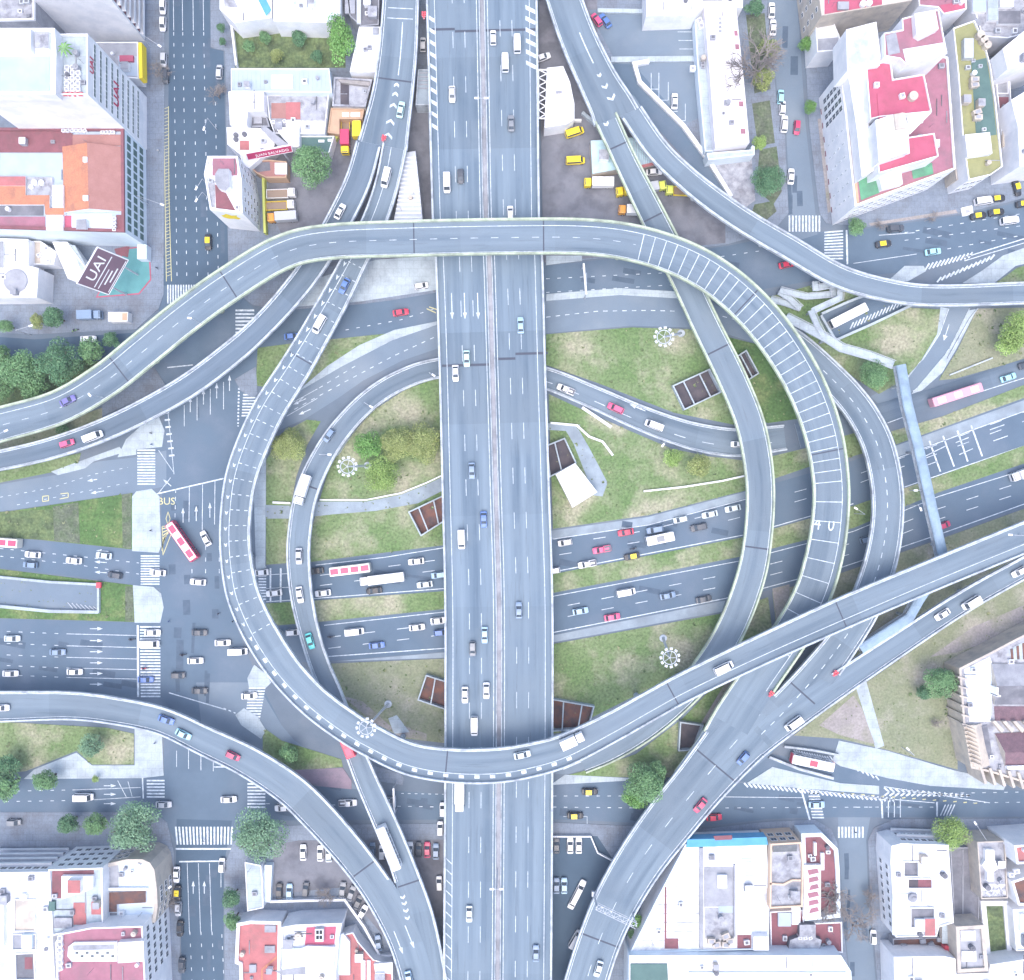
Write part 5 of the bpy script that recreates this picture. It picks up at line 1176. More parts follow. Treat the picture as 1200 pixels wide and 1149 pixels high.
# ------------------------------------------------------------------ trees
def leafmat(name, c1, c2, c3):
    m = bpy.data.materials.new(name); m.use_nodes = True; n = m.node_tree.nodes; l = m.node_tree.links; b = n['Principled BSDF']
    b.inputs['Roughness'].default_value = .7; b.inputs['Specular IOR Level'].default_value = .2
    g = n.new('ShaderNodeNewGeometry'); r = n.new('ShaderNodeValToRGB'); l.new(g.outputs['Random Per Island'], r.inputs[0])
    e = r.color_ramp.elements; e[0].color = (*c1, 1); e[1].color = (*c3, 1); k = e.new(.5); k.color = (*c2, 1)
    tc = n.new('ShaderNodeTexCoord'); t = n.new('ShaderNodeTexNoise'); t.inputs['Scale'].default_value = .35; l.new(tc.outputs['Object'], t.inputs['Vector'])
    mr = n.new('ShaderNodeMapRange'); mr.inputs[1].default_value = .3; mr.inputs[2].default_value = .7; mr.inputs[3].default_value = .72; mr.inputs[4].default_value = 1.28; l.new(t.outputs['Fac'], mr.inputs[0])
    hv = n.new('ShaderNodeHueSaturation'); l.new(r.outputs[0], hv.inputs['Color']); l.new(mr.outputs[0], hv.inputs['Value']); l.new(hv.outputs[0], b.inputs['Base Color'])
    return m
LEAF = dict(mid=leafmat('green_leaves', (0.080, 0.176, 0.076), (0.141, 0.275, 0.123), (0.228, 0.388, 0.189)), dark=leafmat('dark_green_leaves', (0.056, 0.134, 0.071), (0.098, 0.212, 0.112), (0.160, 0.296, 0.159)),
            grey=leafmat('grey_green_leaves', (0.105, 0.205, 0.123), (0.172, 0.296, 0.182), (0.246, 0.402, 0.253)), lime=leafmat('yellow_green_leaves', (0.160, 0.268, 0.071), (0.252, 0.381, 0.112), (0.369, 0.508, 0.177)),
            dry=leafmat('olive_leaves', (0.185, 0.240, 0.083), (0.271, 0.332, 0.118), (0.369, 0.409, 0.177)), bright=leafmat('bright_green_leaves', (0.087, 0.212, 0.047), (0.148, 0.311, 0.083), (0.234, 0.423, 0.142)))
tag(tf.build('grass_tufts', leafmat('tuft_leaves', (.075, .13, .05), (.15, .19, .095), (.27, .28, .16))), kind='stuff')
def crown_mesh(seed, leaf, dens=1.0, lobes=9, ls=1.0):
    """unit crown (radius 1, height about 1.3) made of leaf clumps spread over several overlapping lobes"""
    rnd = random.Random(seed); mb = MB(); L = [(0, 0, .1, .62)]
    for k in range(lobes):
        a = 2*math.pi*(k+rnd.random()*.6)/lobes; rr = .34+rnd.random()*.36; L.append((rr*math.cos(a), rr*math.sin(a), -.2+rnd.random()*.5, .20+rnd.random()*.26))
    for k in range(5): a = rnd.random()*6.28; L.append((.3*math.cos(a), .3*math.sin(a), .42+rnd.random()*.15, .28+rnd.random()*.12))
    n = int(2600*dens); tot = sum(r*r for *_, r in L)
    for cx, cy, cz, r in L:
        for q in range(int(n*r*r/tot)):
            v = Vector((rnd.gauss(0, 1), rnd.gauss(0, 1), rnd.gauss(.35, 1))).normalized(); d = r*(1-.35*rnd.random()**2)
            if rnd.random() < .1: d *= 1.12
            p = Vector((cx, cy, cz))+v*d; nn = (v+Vector((rnd.uniform(-.7, .7), rnd.uniform(-.7, .7), rnd.uniform(-.3, .9)))).normalized()
            u = nn.orthogonal().normalized(); w = nn.cross(u); a = rnd.random()*6.28; s = (.036+.03*rnd.random())*ls
            u, w = (u*math.cos(a)+w*math.sin(a))*s, (w*math.cos(a)-u*math.sin(a))*s*.75
            mb.quad(tuple(p-u-w*.4), tuple(p+w*-.9), tuple(p+u+w*.4), tuple(p+w*1.0))
    return mb.mesh('crown', LEAF[leaf])
def trunk_mesh(seed):
    rnd = random.Random(seed); mb = MB(); mb.bar((0, 0, -.95), (0, 0, -.3), .075, .06, 8)
    for k in range(5):
        a = 6.28*(k+rnd.random()*.5)/5; q = (.28*math.cos(a), .28*math.sin(a), .05+.15*rnd.random()); mb.bar((0, 0, -.34), q, .045, .025, 6); mb.bar(q, (q[0]*2.1, q[1]*2.1, q[2]+.25), .024, .008, 5)
    mb.bar((0, 0, -.3), (0, 0, .5), .05, .012, 6)
    return mb.mesh('trunk', m_bark)
TM = {}
def tree(x, y, rpx, leaf, label, h=None, sx=1.0, sy=1.0, group=None, base=0.1, name='tree'):
    k = len(TM) % 1000; v = (int(x*7+y*13) % 3)
    big = rpx > 21; key = (leaf, v, big)
    if key not in TM: TM[key] = (crown_mesh(v*31+sum(map(ord, leaf)), leaf, 2.6 if big else 1.15, (11 if big else 7)+v*2, .62 if big else .95), trunk_mesh(v))
    R = rpx*K*.97; zc = h if h else max(2.2, R*1.05+1.0); ztop = zc
    o = empty(name, P(x, y, zc)[:2]+(base,)); tag(o, label, 'tree', group)
    for nm, me in zip(('crown', 'trunk'), TM[key]):
        c = link(nm, me, o, (0, 0, zc)); c.rotation_euler = (0, 0, (x*1.7+y*.9) % 6.28); c.scale = (R*sx, R*sy, R*.8) if nm == 'crown' else (R, R, (zc)/.95)
    return o
TG = 'trees beside the leafy side street'
for x, y, r, leaf, label in (
    (64, 372, 17, 'dark', 'dark green tree above the dark side street, larger of the pair beside the blue truck'), (44, 376, 11, 'dry', 'olive tree touching a darker tree above the dark side street'), (8, 382, 11, 'mid', 'small green tree at the left edge above the side street'),
    (26, 436, 31, 'mid', 'broad green tree in the grove below the side street, near the left edge'), (70, 425, 30, 'dark', 'broad dark green tree in the middle of the grove below the side street'), (106, 412, 19, 'mid', 'small tree at the right end of the grove beside the high loop'),
    (130, 398, 12, 'dark', 'dark bush like tree tucked against the edge of the high loop'), (0, 417, 20, 'mid', 'green tree cut by the left edge at the top of the grove'), (40, 458, 20, 'mid', 'green tree in the lowest part of the grove against the ramp'), (0, 452, 22, 'mid', 'green tree cut by the left edge in the lower grove'),
    (72, 501, 9, 'dark', 'small dark tree in the gap between two ramps at the left edge')):
    tree(x, y, r, leaf, label, group=TG)
for x, y, r, leaf, h, label in (
    (400, 48, 20, 'bright', 8, 'tall bright green tree beside the overgrown garden'), (365, 195, 29, 'mid', 9, 'large round dark green tree above three parked trucks'),
    (885, 9, 13, 'dark', 4, 'dark green tree at the top edge beside the long white roof'), (902, 58, 15, 'dry', 3.6, 'olive tree beside the back street, upper part of the leafy group'), (893, 94, 17, 'dry', 3.6, 'olive tree under bare branches beside the small cyan car'), (890, 169, 11, 'lime', 4, 'yellow green small tree above the large dark tree'),
    (900, 212, 22, 'dark', 6, 'large very dark green tree beside the outer ramp'), (945, 52, 11, 'bright', 3.8, 'bright green tree at the kerb below the top right building'), (950, 126, 9, 'bright', 3.5, 'small round green tree at the kerb beside the white facade'), (1004, 266, 13, 'mid', 4, 'green tree at the corner of the red trimmed building'),
    (1024, 439, 22, 'mid', 5.5, 'round green tree beside the bend of the footbridge'), (1196, 388, 26, 'lime', 7, 'large yellow green tree cut by the right edge'), (1183, 402, 17, 'lime', 5, 'yellow green tree leaning against a larger one at the right edge'),
    (337, 522, 24, 'dry', 5, 'olive green tree between the two left loops'), (432, 524, 19, 'bright', 5, 'green tree right beside the octagon lamp ring'), (464, 520, 24, 'dry', 5, 'yellowish olive tree, middle of the three in the left loop'), (494, 520, 26, 'dry', 5, 'olive tree next to the motorway in the left loop'), (449, 558, 23, 'lime', 4.5, 'yellow green tree, lowest in the left loop'),
    (789, 538, 13, 'lime', 3.6, 'yellow green shrub like tree, smaller of the pair below the slip ramp'), (818, 546, 17, 'dry', 4.5, 'olive tree, larger of the pair below the slip ramp'), (1101, 800, 24, 'mid', 6, 'large green tree beside the pale old building'), (1082, 812, 12, 'dark', 4, 'dark tree leaning against the larger tree by the pale old building'),
    (8, 921, 21, 'mid', 6, 'green tree at the left edge above the lower street'), (10, 898, 16, 'dark', 5, 'dark tree at the left edge beside the lawn'), (55, 914, 18, 'mid', 5, 'round green tree alone on the pale pavement at the lower left'), (108, 875, 16, 'grey', 4.5, 'grey green tree on the lawn below the lower ramp'),
    (80, 965, 16, 'dark', 5, 'dark tree at the left end of the row on the wide pavement'), (113, 966, 17, 'mid', 5, 'green tree in the middle of the row on the wide pavement'), (158, 968, 34, 'grey', 9, 'very large grey green tree at the corner of the rounded building'), (303, 980, 33, 'grey', 9, 'very large round tree beside the wide crosswalk'),
    (272, 1052, 15, 'dark', 5, 'dark tree at the kerb below the round tree, upper one of two'), (273, 1080, 14, 'mid', 5, 'green tree at the kerb beside the faded red roof'), (340, 884, 15, 'mid', 4.5, 'small round tree between the lower ramp and the loop viaduct'),
    (757, 915, 27, 'mid', 7, 'large tree beside the exit viaduct, main crown of a cluster'), (742, 933, 17, 'bright', 5.5, 'bright green tree at the lower left of the cluster by the exit viaduct'), (772, 905, 15, 'mid', 5.5, 'green tree tucked against the parapet of the exit viaduct'), (746, 1078, 11, 'bright', 4, 'green tree squeezed between the exit viaduct and the long white roof'), (741, 1095, 8, 'mid', 3, 'small green tree below the gantry beside the white roof'),
    (1113, 974, 23, 'lime', 6, 'yellow green tree at the corner of the lower right white building'),
    (259, 33, 7, 'dark', 2.6, 'small dark tree on the pavement beside the overgrown garden, upper of two'), (261, 49, 6, 'dark', 2.4, 'small dark tree on the pavement beside the overgrown garden, lower of two'),
    (292, 55, 9, 'mid', 2.6, 'bush like tree in the overgrown garden beside its street fence'), (325, 66, 10, 'dry', 2.4, 'orange tinged bush like tree in the middle of the overgrown garden'), (350, 45, 11, 'dark', 2.6, 'dark bush like tree in the upper part of the overgrown garden'),
    (310, 44, 10, 'mid', 2.4, 'green bush like tree near the top wall of the overgrown garden'), (372, 66, 9, 'dark', 2.4, 'dark bush like tree below the tall tree of the garden'),
    (112, 913, 5, 'lime', 1.8, 'tiny yellow green tree in a pavement pit above the lower street')):
    t = tree(x, y, r, leaf, label, h)
    if (x, y) == (400, 48): t.children[0].scale[1] *= 1.5; t.children[0].rotation_euler = (0, 0, 0)
    if (x, y) == (273, 1080): pass
# bare trees: branches only
def bare_mesh(seed, n=3):
    rnd = random.Random(seed); mb = MB()
    def grow(p, d, L, r, lev):
        q = p+d*L; mb.bar(tuple(p), tuple(q), r, r*.72, 5 if lev < 2 else 3, cap=False)
        if lev >= 6: return
        for k in range((3 if lev < 4 else rnd.randint(2, 3))):
            e = (d+Vector((rnd.uniform(-.8, .8), rnd.uniform(-.8, .8), rnd.uniform(-.35, .35)))).normalized(); grow(p+d*L*rnd.uniform(.6, 1), e, L*rnd.uniform(.66, .9), r*.72, lev+1)
    grow(Vector((0, 0, 0)), Vector((0, 0, 1)), .36, .026, 0)
    return mb.mesh('branches', m_barkgrey)
for i, (x, y, r, label) in enumerate(((1038, 258, 9, 'bare dark tree on the avenue pavement below the red trimmed building, nearest the corner'), (1100, 252, 8, 'small bare tree on the avenue pavement near the taxis'), (178, 82, 14, 'bare tree on the pavement beside the yellow kiosk wall'),
        (252, 108, 16, 'bare tree hanging over the top street'), (985, 1045, 38, 'large bare tree in the narrow street at the lower right'), (1003, 1088, 28, 'bare tree beside the white car in the narrow street'), (382, 1052, 17, 'bare tree between the parked cars and the white roofs'), (1105, 850, 9, 'thin bare tree on the dry lawn'),
        (888, 84, 42, 'pale bare tree standing among the leafy trees of the back street'), (196, 1062, 13, 'bare tree on the pavement beside the parked silver car'), (1026, 1060, 15, 'bare tree at the kerb of the lower right white building'))):
    z0 = .12; o = empty('bare_tree', P(x, y, 4)[:2]+(z0,)); tag(o, label, 'tree', 'leafless trees')
    me = bare_mesh(i+3); c = link('branches', me, o); c.scale = (r*K*1.75, r*K*1.75, r*K*(1.25 if x == 888 else .8))
# palm on the roof terrace is built with its building
# ------------------------------------------------------------------ lamp masts, footbridge, shafts, walls, gantry
def local(root, mb): mb.v = [(x-root.location.x, y-root.location.y, z-root.location.z) for x, y, z in mb.v]; return mb
def at_root(name, x, y, z, label, cat, group=None): o = empty(name, P(x, y, z)); return tag(o, label, cat, group)
def add(root, name, mb, mats): return local(root, mb).build(name, mats, root)
for x, y, xb, yb, label in ((407, 547, 431, 546, 'tall lamp mast with an octagonal ring of lamps beside the trees of the left loop'), (778, 395, 798, 391, 'tall lamp mast with a ring of lamps on the upper lawn below the slip road'),
                            (785, 771, 777, 748, 'tall lamp mast with a ring of lamps on the lawn below the crossing avenue'), (429, 853, 455, 825, 'tall lamp mast with a ring of lamps over the lower arc of the loop')):
    zt = 30.0; bx, by, _ = P(xb, yb, 0); tx, ty, _ = P(x, y, zt); o = empty('lamp_mast', (bx, by, 0)); tag(o, label, 'lamp mast', 'tall lamp masts inside the interchange')
    mb = MB(); mb.bar((bx, by, 0), (tx, ty, zt), .42, .22, 12); add(o, 'pole', mb, m_steel)
    mb = MB(); mb.cyl((bx, by), 1.1, 0, .5, 16); add(o, 'base', mb, m_conc)
    mb = MB(); r = 1.75
    for k in range(20): a, c = 2*math.pi*k/20, 2*math.pi*(k+1)/20; mb.bar((tx+r*math.cos(a), ty+r*math.sin(a), zt), (tx+r*math.cos(c), ty+r*math.sin(c), zt), .13, .13, 5)
    for k in range(5): a = 2*math.pi*k/5; mb.bar((tx, ty, zt), (tx+r*math.cos(a), ty+r*math.sin(a), zt), .07, .07, 5)
    ring = add(o, 'ring', mb, m_steel)
    for k in range(11):
        a = 2*math.pi*(k+.5)/11; mb = MB(); mb.box((tx+2.35*math.cos(a), ty+2.35*math.sin(a), zt+.05), (.6, .75, .35), a+.1*(k % 3)); add(o, 'lamp', mb, m_lampgrey).parent = ring
# pedestrian bridge
def walk(root, name, pts, w, mat, th=.35, curb=None):
    """walkway along pixel points (x, y, z)"""
    V = [Vector(P(*p)) for p in pts]; mb = MB(); L = []
    for i, p in enumerate(V):
        a, c = V[max(0, i-1)], V[min(len(V)-1, i+1)]; d1 = (p-a).xy.normalized() if i else None; d2 = (c-p).xy.normalized() if i < len(V)-1 else None
        d = ((d1 or d2)+(d2 or d1)); d = d.normalized() if d.length > .2 else (d1 or d2); n = Vector((-d.y, d.x, 0)); k = 1/max(.55, n.xy.dot(Vector((-(d1 or d2).y, (d1 or d2).x)))); L.append((p+n*w/2*k, p-n*w/2*k))
    for (a, b), (c, d) in zip(L, L[1:]):
        z = Vector((0, 0, -th)); i = len(mb.v); mb.v += [tuple(q) for q in (b, d, c, a, b+z, d+z, c+z, a+z)]
        for f in ((0, 1, 2, 3), (4, 7, 6, 5), (0, 4, 5, 1), (2, 6, 7, 3), (1, 5, 6, 2), (3, 7, 4, 0)): mb.f.append(tuple(i+q for q in f)); mb.mi.append(0)
    add(root, name, mb, mat)
    if curb:
        for s in (0, 1):
            mb = MB()
            for A, B in zip(L, L[1:]):
                a, b = A[s], B[s]; mb.bar(tuple(a+Vector((0, 0, 1.0))), tuple(b+Vector((0, 0, 1.0))), .06, .06, 5); mb.bar(tuple(a+Vector((0, 0, .5))), tuple(b+Vector((0, 0, .5))), .04, .04, 4)
                mb.bar(tuple(a), tuple(a+Vector((0, 0, 1.0))), .05, .05, 4)
            add(root, 'handrail', mb, curb)
    return L
fb = at_root('footbridge', 1050, 430, 0, 'long pale footbridge with an arched blue grey roof crossing the avenue on the right', 'footbridge')
walk(fb, 'approach_deck', [(921, 372, 4.5), (945, 384, 5.5), (969, 397, 6.3), (986, 408, 6.4), (1018, 417, 6.4), (1047, 428, 6.4)], 2.4, m_pave_light, curb=m_steel)
span = [(1052, 429, 6.45), (1060, 475, 6.5), (1072, 522, 6.5), (1086, 585, 6.5), (1102, 655, 6.5), (1090, 678, 6.45), (1074, 701, 6.4), (1062, 723, 6.4), (1005, 760, 6.3)]
walk(fb, 'deck', span, 2.6, m_conc)
mb = MB(); prev = None
for i, p in enumerate(span):
    c = Vector(P(*p)); a, b2 = Vector(P(*span[max(0, i-1)])), Vector(P(*span[min(len(span)-1, i+1)])); d = (b2-a).xy.normalized(); n = Vector((-d.y, d.x, 0)); q = []
    for k in range(7): t = math.pi*k/6; q.append(tuple(c+n*(1.45*math.cos(t))+Vector((0, 0, 2.0+.7*math.sin(t)))))
    if prev:
        for k in range(6): mb.quad(prev[k], prev[k+1], q[k+1], q[k])
    prev = q
add(fb, 'roof', mb, m_bridgeroof)
for s in (1, -1):
    mb = MB()
    for A, B in zip(span, span[1:]):
        a, b2 = Vector(P(*A)), Vector(P(*B)); d = (b2-a).xy.normalized(); n = Vector((-d.y, d.x, 0))*(s*1.32); m = max(1, int((b2-a).length/2.2))
        for k in range(m+1): p = a.lerp(b2, k/m)+n; mb.bar(tuple(p), tuple(p+Vector((0, 0, 2.0))), .05, .05, 4)
        mb.bar(tuple(a+n+Vector((0, 0, 1))), tuple(b2+n+Vector((0, 0, 1))), .05, .05, 4); mb.bar(tuple(a+n+Vector((0, 0, 2))), tuple(b2+n+Vector((0, 0, 2))), .06, .06, 4)
    add(fb, 'side_rail', mb, m_steel)
for x, y in ((969, 398), (1030, 422), (1056, 452), (1074, 530), (1103, 640), (1062, 722)): mb = MB(); c = P(x, y, 6); mb.cyl(c, .4, 0, 6.1, 10); add(fb, 'pier', mb, m_conc)
zr = at_root('zigzag_ramp', 940, 350, 0, 'pale zigzag pedestrian ramp folded beside the sunken busway', 'ramp')
for z0, pts in enumerate(([(903, 351, .5), (922, 356, .9), (938, 362, 1.2)], [(938, 362, 1.26), (925, 350, 1.6), (913, 342, 1.9)], [(914, 340.5, 1.96), (945, 348, 2.6), (976, 345.5, 3.1)], [(977, 349, 3.16), (975, 333, 3.3)], [(978, 334, 3.36), (956, 338, 3.6)], [(956, 341, 3.66), (955, 330, 3.8)],
                          [(985, 334, 4.2), (984, 350, 4.5), (952, 365, 5.2)], [(950, 364, 5.3), (957, 380, 5.8), (965, 395, 6.2)])): walk(zr, 'ramp_flight', pts, 1.7, m_pave_light, curb=m_steel)
for x, y, z in ((938, 362, 1), (914, 341, 1.7), (976, 345, 2.9), (955, 333, 3.5), (983, 350, 4.2), (952, 365, 5)): mb = MB(); mb.cyl(P(x, y, z), .25, 0, z-.15, 8); add(zr, 'post', mb, m_conc)
# open shafts
def shaft(poly, label, floor, beams=2, h=2.2):
    cx = sum(p[0] for p in poly)/4; cy = sum(p[1] for p in poly)/4; o = at_root('open_shaft', cx, cy, 0, label, 'shaft', 'open concrete shafts in the lawns')
    q = [P(*p, h)[:2] for p in poly]; q = ccw(q); inn = inset(q, .38); mb = MB(); n = 4
    for i in range(n):
        j = (i+1) % n; mb.quad((*q[i], h), (*q[j], h), (*inn[j], h), (*inn[i], h)); mb.quad((*q[i], 0), (*q[j], 0), (*q[j], h), (*q[i], h)); mb.quad((*inn[j], 0), (*inn[i], 0), (*inn[i], h), (*inn[j], h))
    add(o, 'wall', mb, m_pave_light)
    mb = MB(); mb.ngon([(x, y, .16) for x, y in inset(q, .2)]); add(o, 'floor', mb, floor)
    for k in range(beams):
        t = (k+1)/(beams+1)+(.06 if k else -.06); a, b2 = Vector(inn[0]).lerp(Vector(inn[1]), t), Vector(inn[3]).lerp(Vector(inn[2]), t); mb = MB(); d = (b2-a).normalized(); nn = Vector((-d.y, d.x))*.18
        mb.prism([tuple(a-nn), tuple(b2-nn), tuple(b2+nn), tuple(a+nn)], h-.5, h-.06, bottom=True); add(o, 'beam', mb, m_pave_light)
shaft([(478, 600), (520, 580), (523, 610), (493, 629)], 'open shaft with a rust red floor beside the motorway above the crossing avenue', m_rust)
shaft([(499, 791), (524, 799), (524, 833), (489, 821)], 'open shaft with brown floor at the motorway edge on the lower left lawn', m_rust, 1)
shaft([(646, 819), (697, 828), (690, 855), (646, 858)], 'open shaft with reddish floor touching the loop viaduct right of the motorway', m_rust)
shaft([(788, 452), (832, 432), (846, 460), (802, 481)], 'large open shaft divided in three on the upper right lawn', m_dark)
shaft([(861, 419), (875, 410), (890, 438), (876, 447)], 'narrow open shaft between the grey inner ramp and the high loop', m_dark, 1)
shaft([(640, 522), (662, 513), (676, 543), (644, 560)], 'open shaft beside the small pinkish white shed', m_dark, 1)
shaft([(797, 846), (825, 850), (814, 880), (795, 881)], 'dark open shaft below the loop viaduct on the right', m_dark, 0)
# low walls
def wall(name, label, pts, w, h, mat, cat='wall', z0=0.0, group=None):
    """thin wall along pixel points, joints mitred"""
    V = [Vector(P(*p)[:2]) for p in pts]; mb = MB(); L = []
    for i, p in enumerate(V):
        d1 = (p-V[i-1]).normalized() if i else None; d2 = (V[i+1]-p).normalized() if i < len(V)-1 else None
        a = d1 or d2; b2 = d2 or d1; d = (a+b2).normalized(); n = Vector((-d.y, d.x)); k = 1/max(.4, n.dot(Vector((-a.y, a.x)))); L.append((p+n*w/2*k, p-n*w/2*k))
    i0 = 0
    for a, c in L: mb.v += [(a.x, a.y, z0), (a.x, a.y, h), (c.x, c.y, h), (c.x, c.y, z0)]
    for i in range(len(L)-1):
        for k in range(3): mb.f.append((i*4+k, i*4+4+k, i*4+5+k, i*4+1+k)); mb.mi.append(0)
    e = (len(L)-1)*4; mb.f += [(0, 1, 2, 3), (e+3, e+2, e+1, e)]; mb.mi += [0, 0]
    return tag(mb.build(name, mat), label, cat, group)
tr = at_root('sunken_ramp', 60, 700, 0, 'sunken ramp with pale walls ending in a red capped post on the left lawn', 'ramp')
for pts in ([(-60, 671), (0, 676), (60, 682), (117, 685), (117, 717), (60, 716), (0, 710), (-60, 704)],):
    V = [P(*p)[:2] for p in pts]; mb = MB(); mb.ngon([(x, y, .17) for x, y in ccw(V)]); add(tr, 'roadway', mb, m_road_light)
    for a, c, w in (((-60, 671), (0, 676), .7), ((0, 676), (60, 682), .7), ((60, 682), (117, 685), .7), ((117, 717), (60, 716), .9), ((60, 716), (0, 710), .9), ((0, 710), (-60, 704), .9), ((117, 684), (117, 718), .6)):
        A, B = Vector(P(*a)[:2]), Vector(P(*c)[:2]); d = (B-A).normalized(); n = Vector((-d.y, d.x))*w/2; mb = MB(); mb.prism([tuple(A-n), tuple(B-n), tuple(B+n), tuple(A+n)], 0, 1.1+.012*(w*10 % 5)); add(tr, 'wall', mb, m_pave_light)
mb = MB(); c = P(116, 686, 1.3); mb.box((c[0], c[1], 1.3), (1.3, 1.6, .9)); add(tr, 'end_block', mb, m_redpl)
mb = MB()
for t in range(7): a, c = P(80+t*5, 706+t*.8), P(86+t*5, 713+t*.4); mb.bar((a[0], a[1], .3), (c[0], c[1], .3), .12, .12, 4)
add(tr, 'grating', mb, m_steel)
wall('busway_wall', 'pale wall along the upper side of the sunken busway by the zigzag ramp', [(961, 369), (990, 356), (1018, 345)], .7, 1.6, m_pave_light)
wall('busway_wall', 'pale wall closing the end and lower side of the sunken busway', [(960, 371), (977, 400), (1020, 381), (1066, 359)], .7, 1.6, m_pave_light)
wall('busway_wall', 'pale wall on the lower side of the busway with the red ended bus', [(900, 886), (935, 900), (975, 911)], .7, 1.4, m_conc)
wall('busway_wall', 'pale wall on the upper side of the busway with the red ended bus', [(918, 874), (950, 878), (982, 884)], .6, 1.2, m_conc)
wall('lawn_wall', 'thin white wall on the lawn right of the motorway below the pair of shrubs', [(754, 576), (800, 571), (845, 564), (876, 557)], .5, .8, m_white)
wall('lawn_wall', 'thin white kerb wall following the path in the left loop', [(375, 586), (430, 586), (470, 578), (500, 566), (521, 556)], .4, .5, m_white)
wall('lawn_wall', 'winding white wall beside the small pinkish white shed', [(645, 496), (676, 499), (690, 512), (706, 518), (718, 534)], .6, .8, m_white)
wall('lawn_wall', 'white wall of broken concrete beside the slip ramp', [(682, 478), (700, 490), (716, 501)], .8, .9, m_white)
wall('lawn_wall', 'thin wall along the upper edge of the dry lawn by the footbridge bend', [(1112, 440), (1162, 420)], .4, .7, m_conc)
wall('lawn_wall', 'short white bench wall on the lawn beside the arrowhead loop', [(320, 589), (341, 590)], .6, .6, m_white)
wall('garden_wall', 'white wall along the street side of the overgrown garden', [(273, 30), (279, 80)], .6, 1.8, m_white)
wall('boundary_wall', 'long white boundary wall between the parking lot and the ramp road', [(760, 74), (743, 77), (749, 98), (775, 124), (800, 149), (830, 190), (856, 232)], 1.2, 1.2, m_white)
wall('boundary_wall', 'pale wall between two upper parking lots', [(716, 71), (814, 70)], 1.6, .6, m_pave_light)
wall('boundary_wall', 'pale wall behind the uppermost parking lot', [(700, 14), (756, 15)], 1.2, .8, m_pave_light)
wall('boundary_wall', 'low white wall in front of the white shed beside the motorway', [(637, 153), (660, 151), (672, 143), (681, 143)], .7, 1.2, m_white)
wall('boundary_wall', 'pale wall at the mouth of the yard below the white shed', [(682, 134), (696, 146)], .9, 1.4, m_pave_light)
wall('lot_wall', 'thin white wall around the walled lot next to the motorway', [(648, 979), (692, 979), (700, 998), (722, 1010)], .35, 1.2, m_white)
wall('lot_wall', 'white wall along the lower side of the lot under the ramps', [(318, 1054), (352, 1053), (405, 1052), (428, 1084), (446, 1117), (460, 1117)], .7, 1.6, m_white)
wall('lot_wall', 'stained blue white wall at the left side of the lot under the ramps', [(317, 1010), (315, 1053)], 2.2, 2.4, m_cyanwhite)
wall('lot_wall', 'lime green wall along the yard of the three parked trucks', [(336, 211), (311, 212), (312, 250), (313, 276)], .7, 2.4, M('lime_wall_paint', (.50, .54, .15), fine=.06))
wall('lot_wall', 'thin pale wall under trees between lawn and busway pavement', [(1110, 420), (1135, 375), (1145, 362)], .3, .5, m_conc)
wall('lot_wall', 'slanted lime green fence in the brown yard below the big tree', [(386, 178), (396, 161)], 1.3, 1.8, M('lime_fence_paint', (.40, .46, .12), fine=.06))
# lattice gantry on the exit viaduct
gt = at_root('sign_gantry', 720, 1072, HZ, 'white lattice sign gantry spanning the exit viaduct near the bottom', 'gantry')
A, B = Vector(P(699, 1061, 14)), Vector(P(745, 1083, 14)); mb = MB(); d = (B-A).normalized(); n = Vector((-d.y, d.x, 0))*.75
for s in (1, -1):
    for z in (0, 1.2): mb.bar(tuple(A+n*s+Vector((0, 0, z))), tuple(B+n*s+Vector((0, 0, z))), .09, .09, 5)
m = 9
for k in range(m):
    p, q = A.lerp(B, k/m), A.lerp(B, (k+1)/m); s = 1 if k % 2 else -1
    mb.bar(tuple(p+n*s+Vector((0, 0, 1.2))), tuple(q-n*s+Vector((0, 0, 1.2))), .06, .06, 4)
    for s2 in (1, -1): mb.bar(tuple(p+n*s2), tuple(p+n*s2+Vector((0, 0, 1.2))), .04, .04, 4)
    mb.bar(tuple(p+n+Vector((0, 0, 1.2))), tuple(p-n+Vector((0, 0, 1.2))), .05, .05, 4)
add(gt, 'truss', mb, m_steel)
for p in (A, B):
    mb = MB(); mb.bar((p.x, p.y, HZ-1), (p.x, p.y, 15.1), .22, .2, 8); mb.box((p.x, p.y, HZ-.6), (1.4, 1.4, .8)); add(gt, 'post', mb, m_steel)
# overhead gantries on the streets
for x0, y0, x1, y1, label in ((684, 309, 687, 345, 'white overhead sign gantry across the upper avenue right of the motorway'), (461, 924, 462, 956, 'white overhead sign gantry across the lower street left of the motorway')):
    g = at_root('sign_gantry', (x0+x1)/2, (y0+y1)/2, 0, label, 'gantry'); A, B = Vector(P(x0, y0, 5.6)), Vector(P(x1, y1, 5.6)); mb = MB(); mb.bar(tuple(A), tuple(B), .3, .3, 8); add(g, 'beam', mb, m_whitelet)
    for p in (A, B): mb = MB(); mb.bar((p.x, p.y, 0), tuple(p), .2, .18, 8); add(g, 'post', mb, m_steel)
    mb = MB(); c = A.lerp(B, .5); mb.box((c.x+.42, c.y, 5.6), (.12, 3.2, 1.6)); add(g, 'sign_board', mb, m_blueroof)
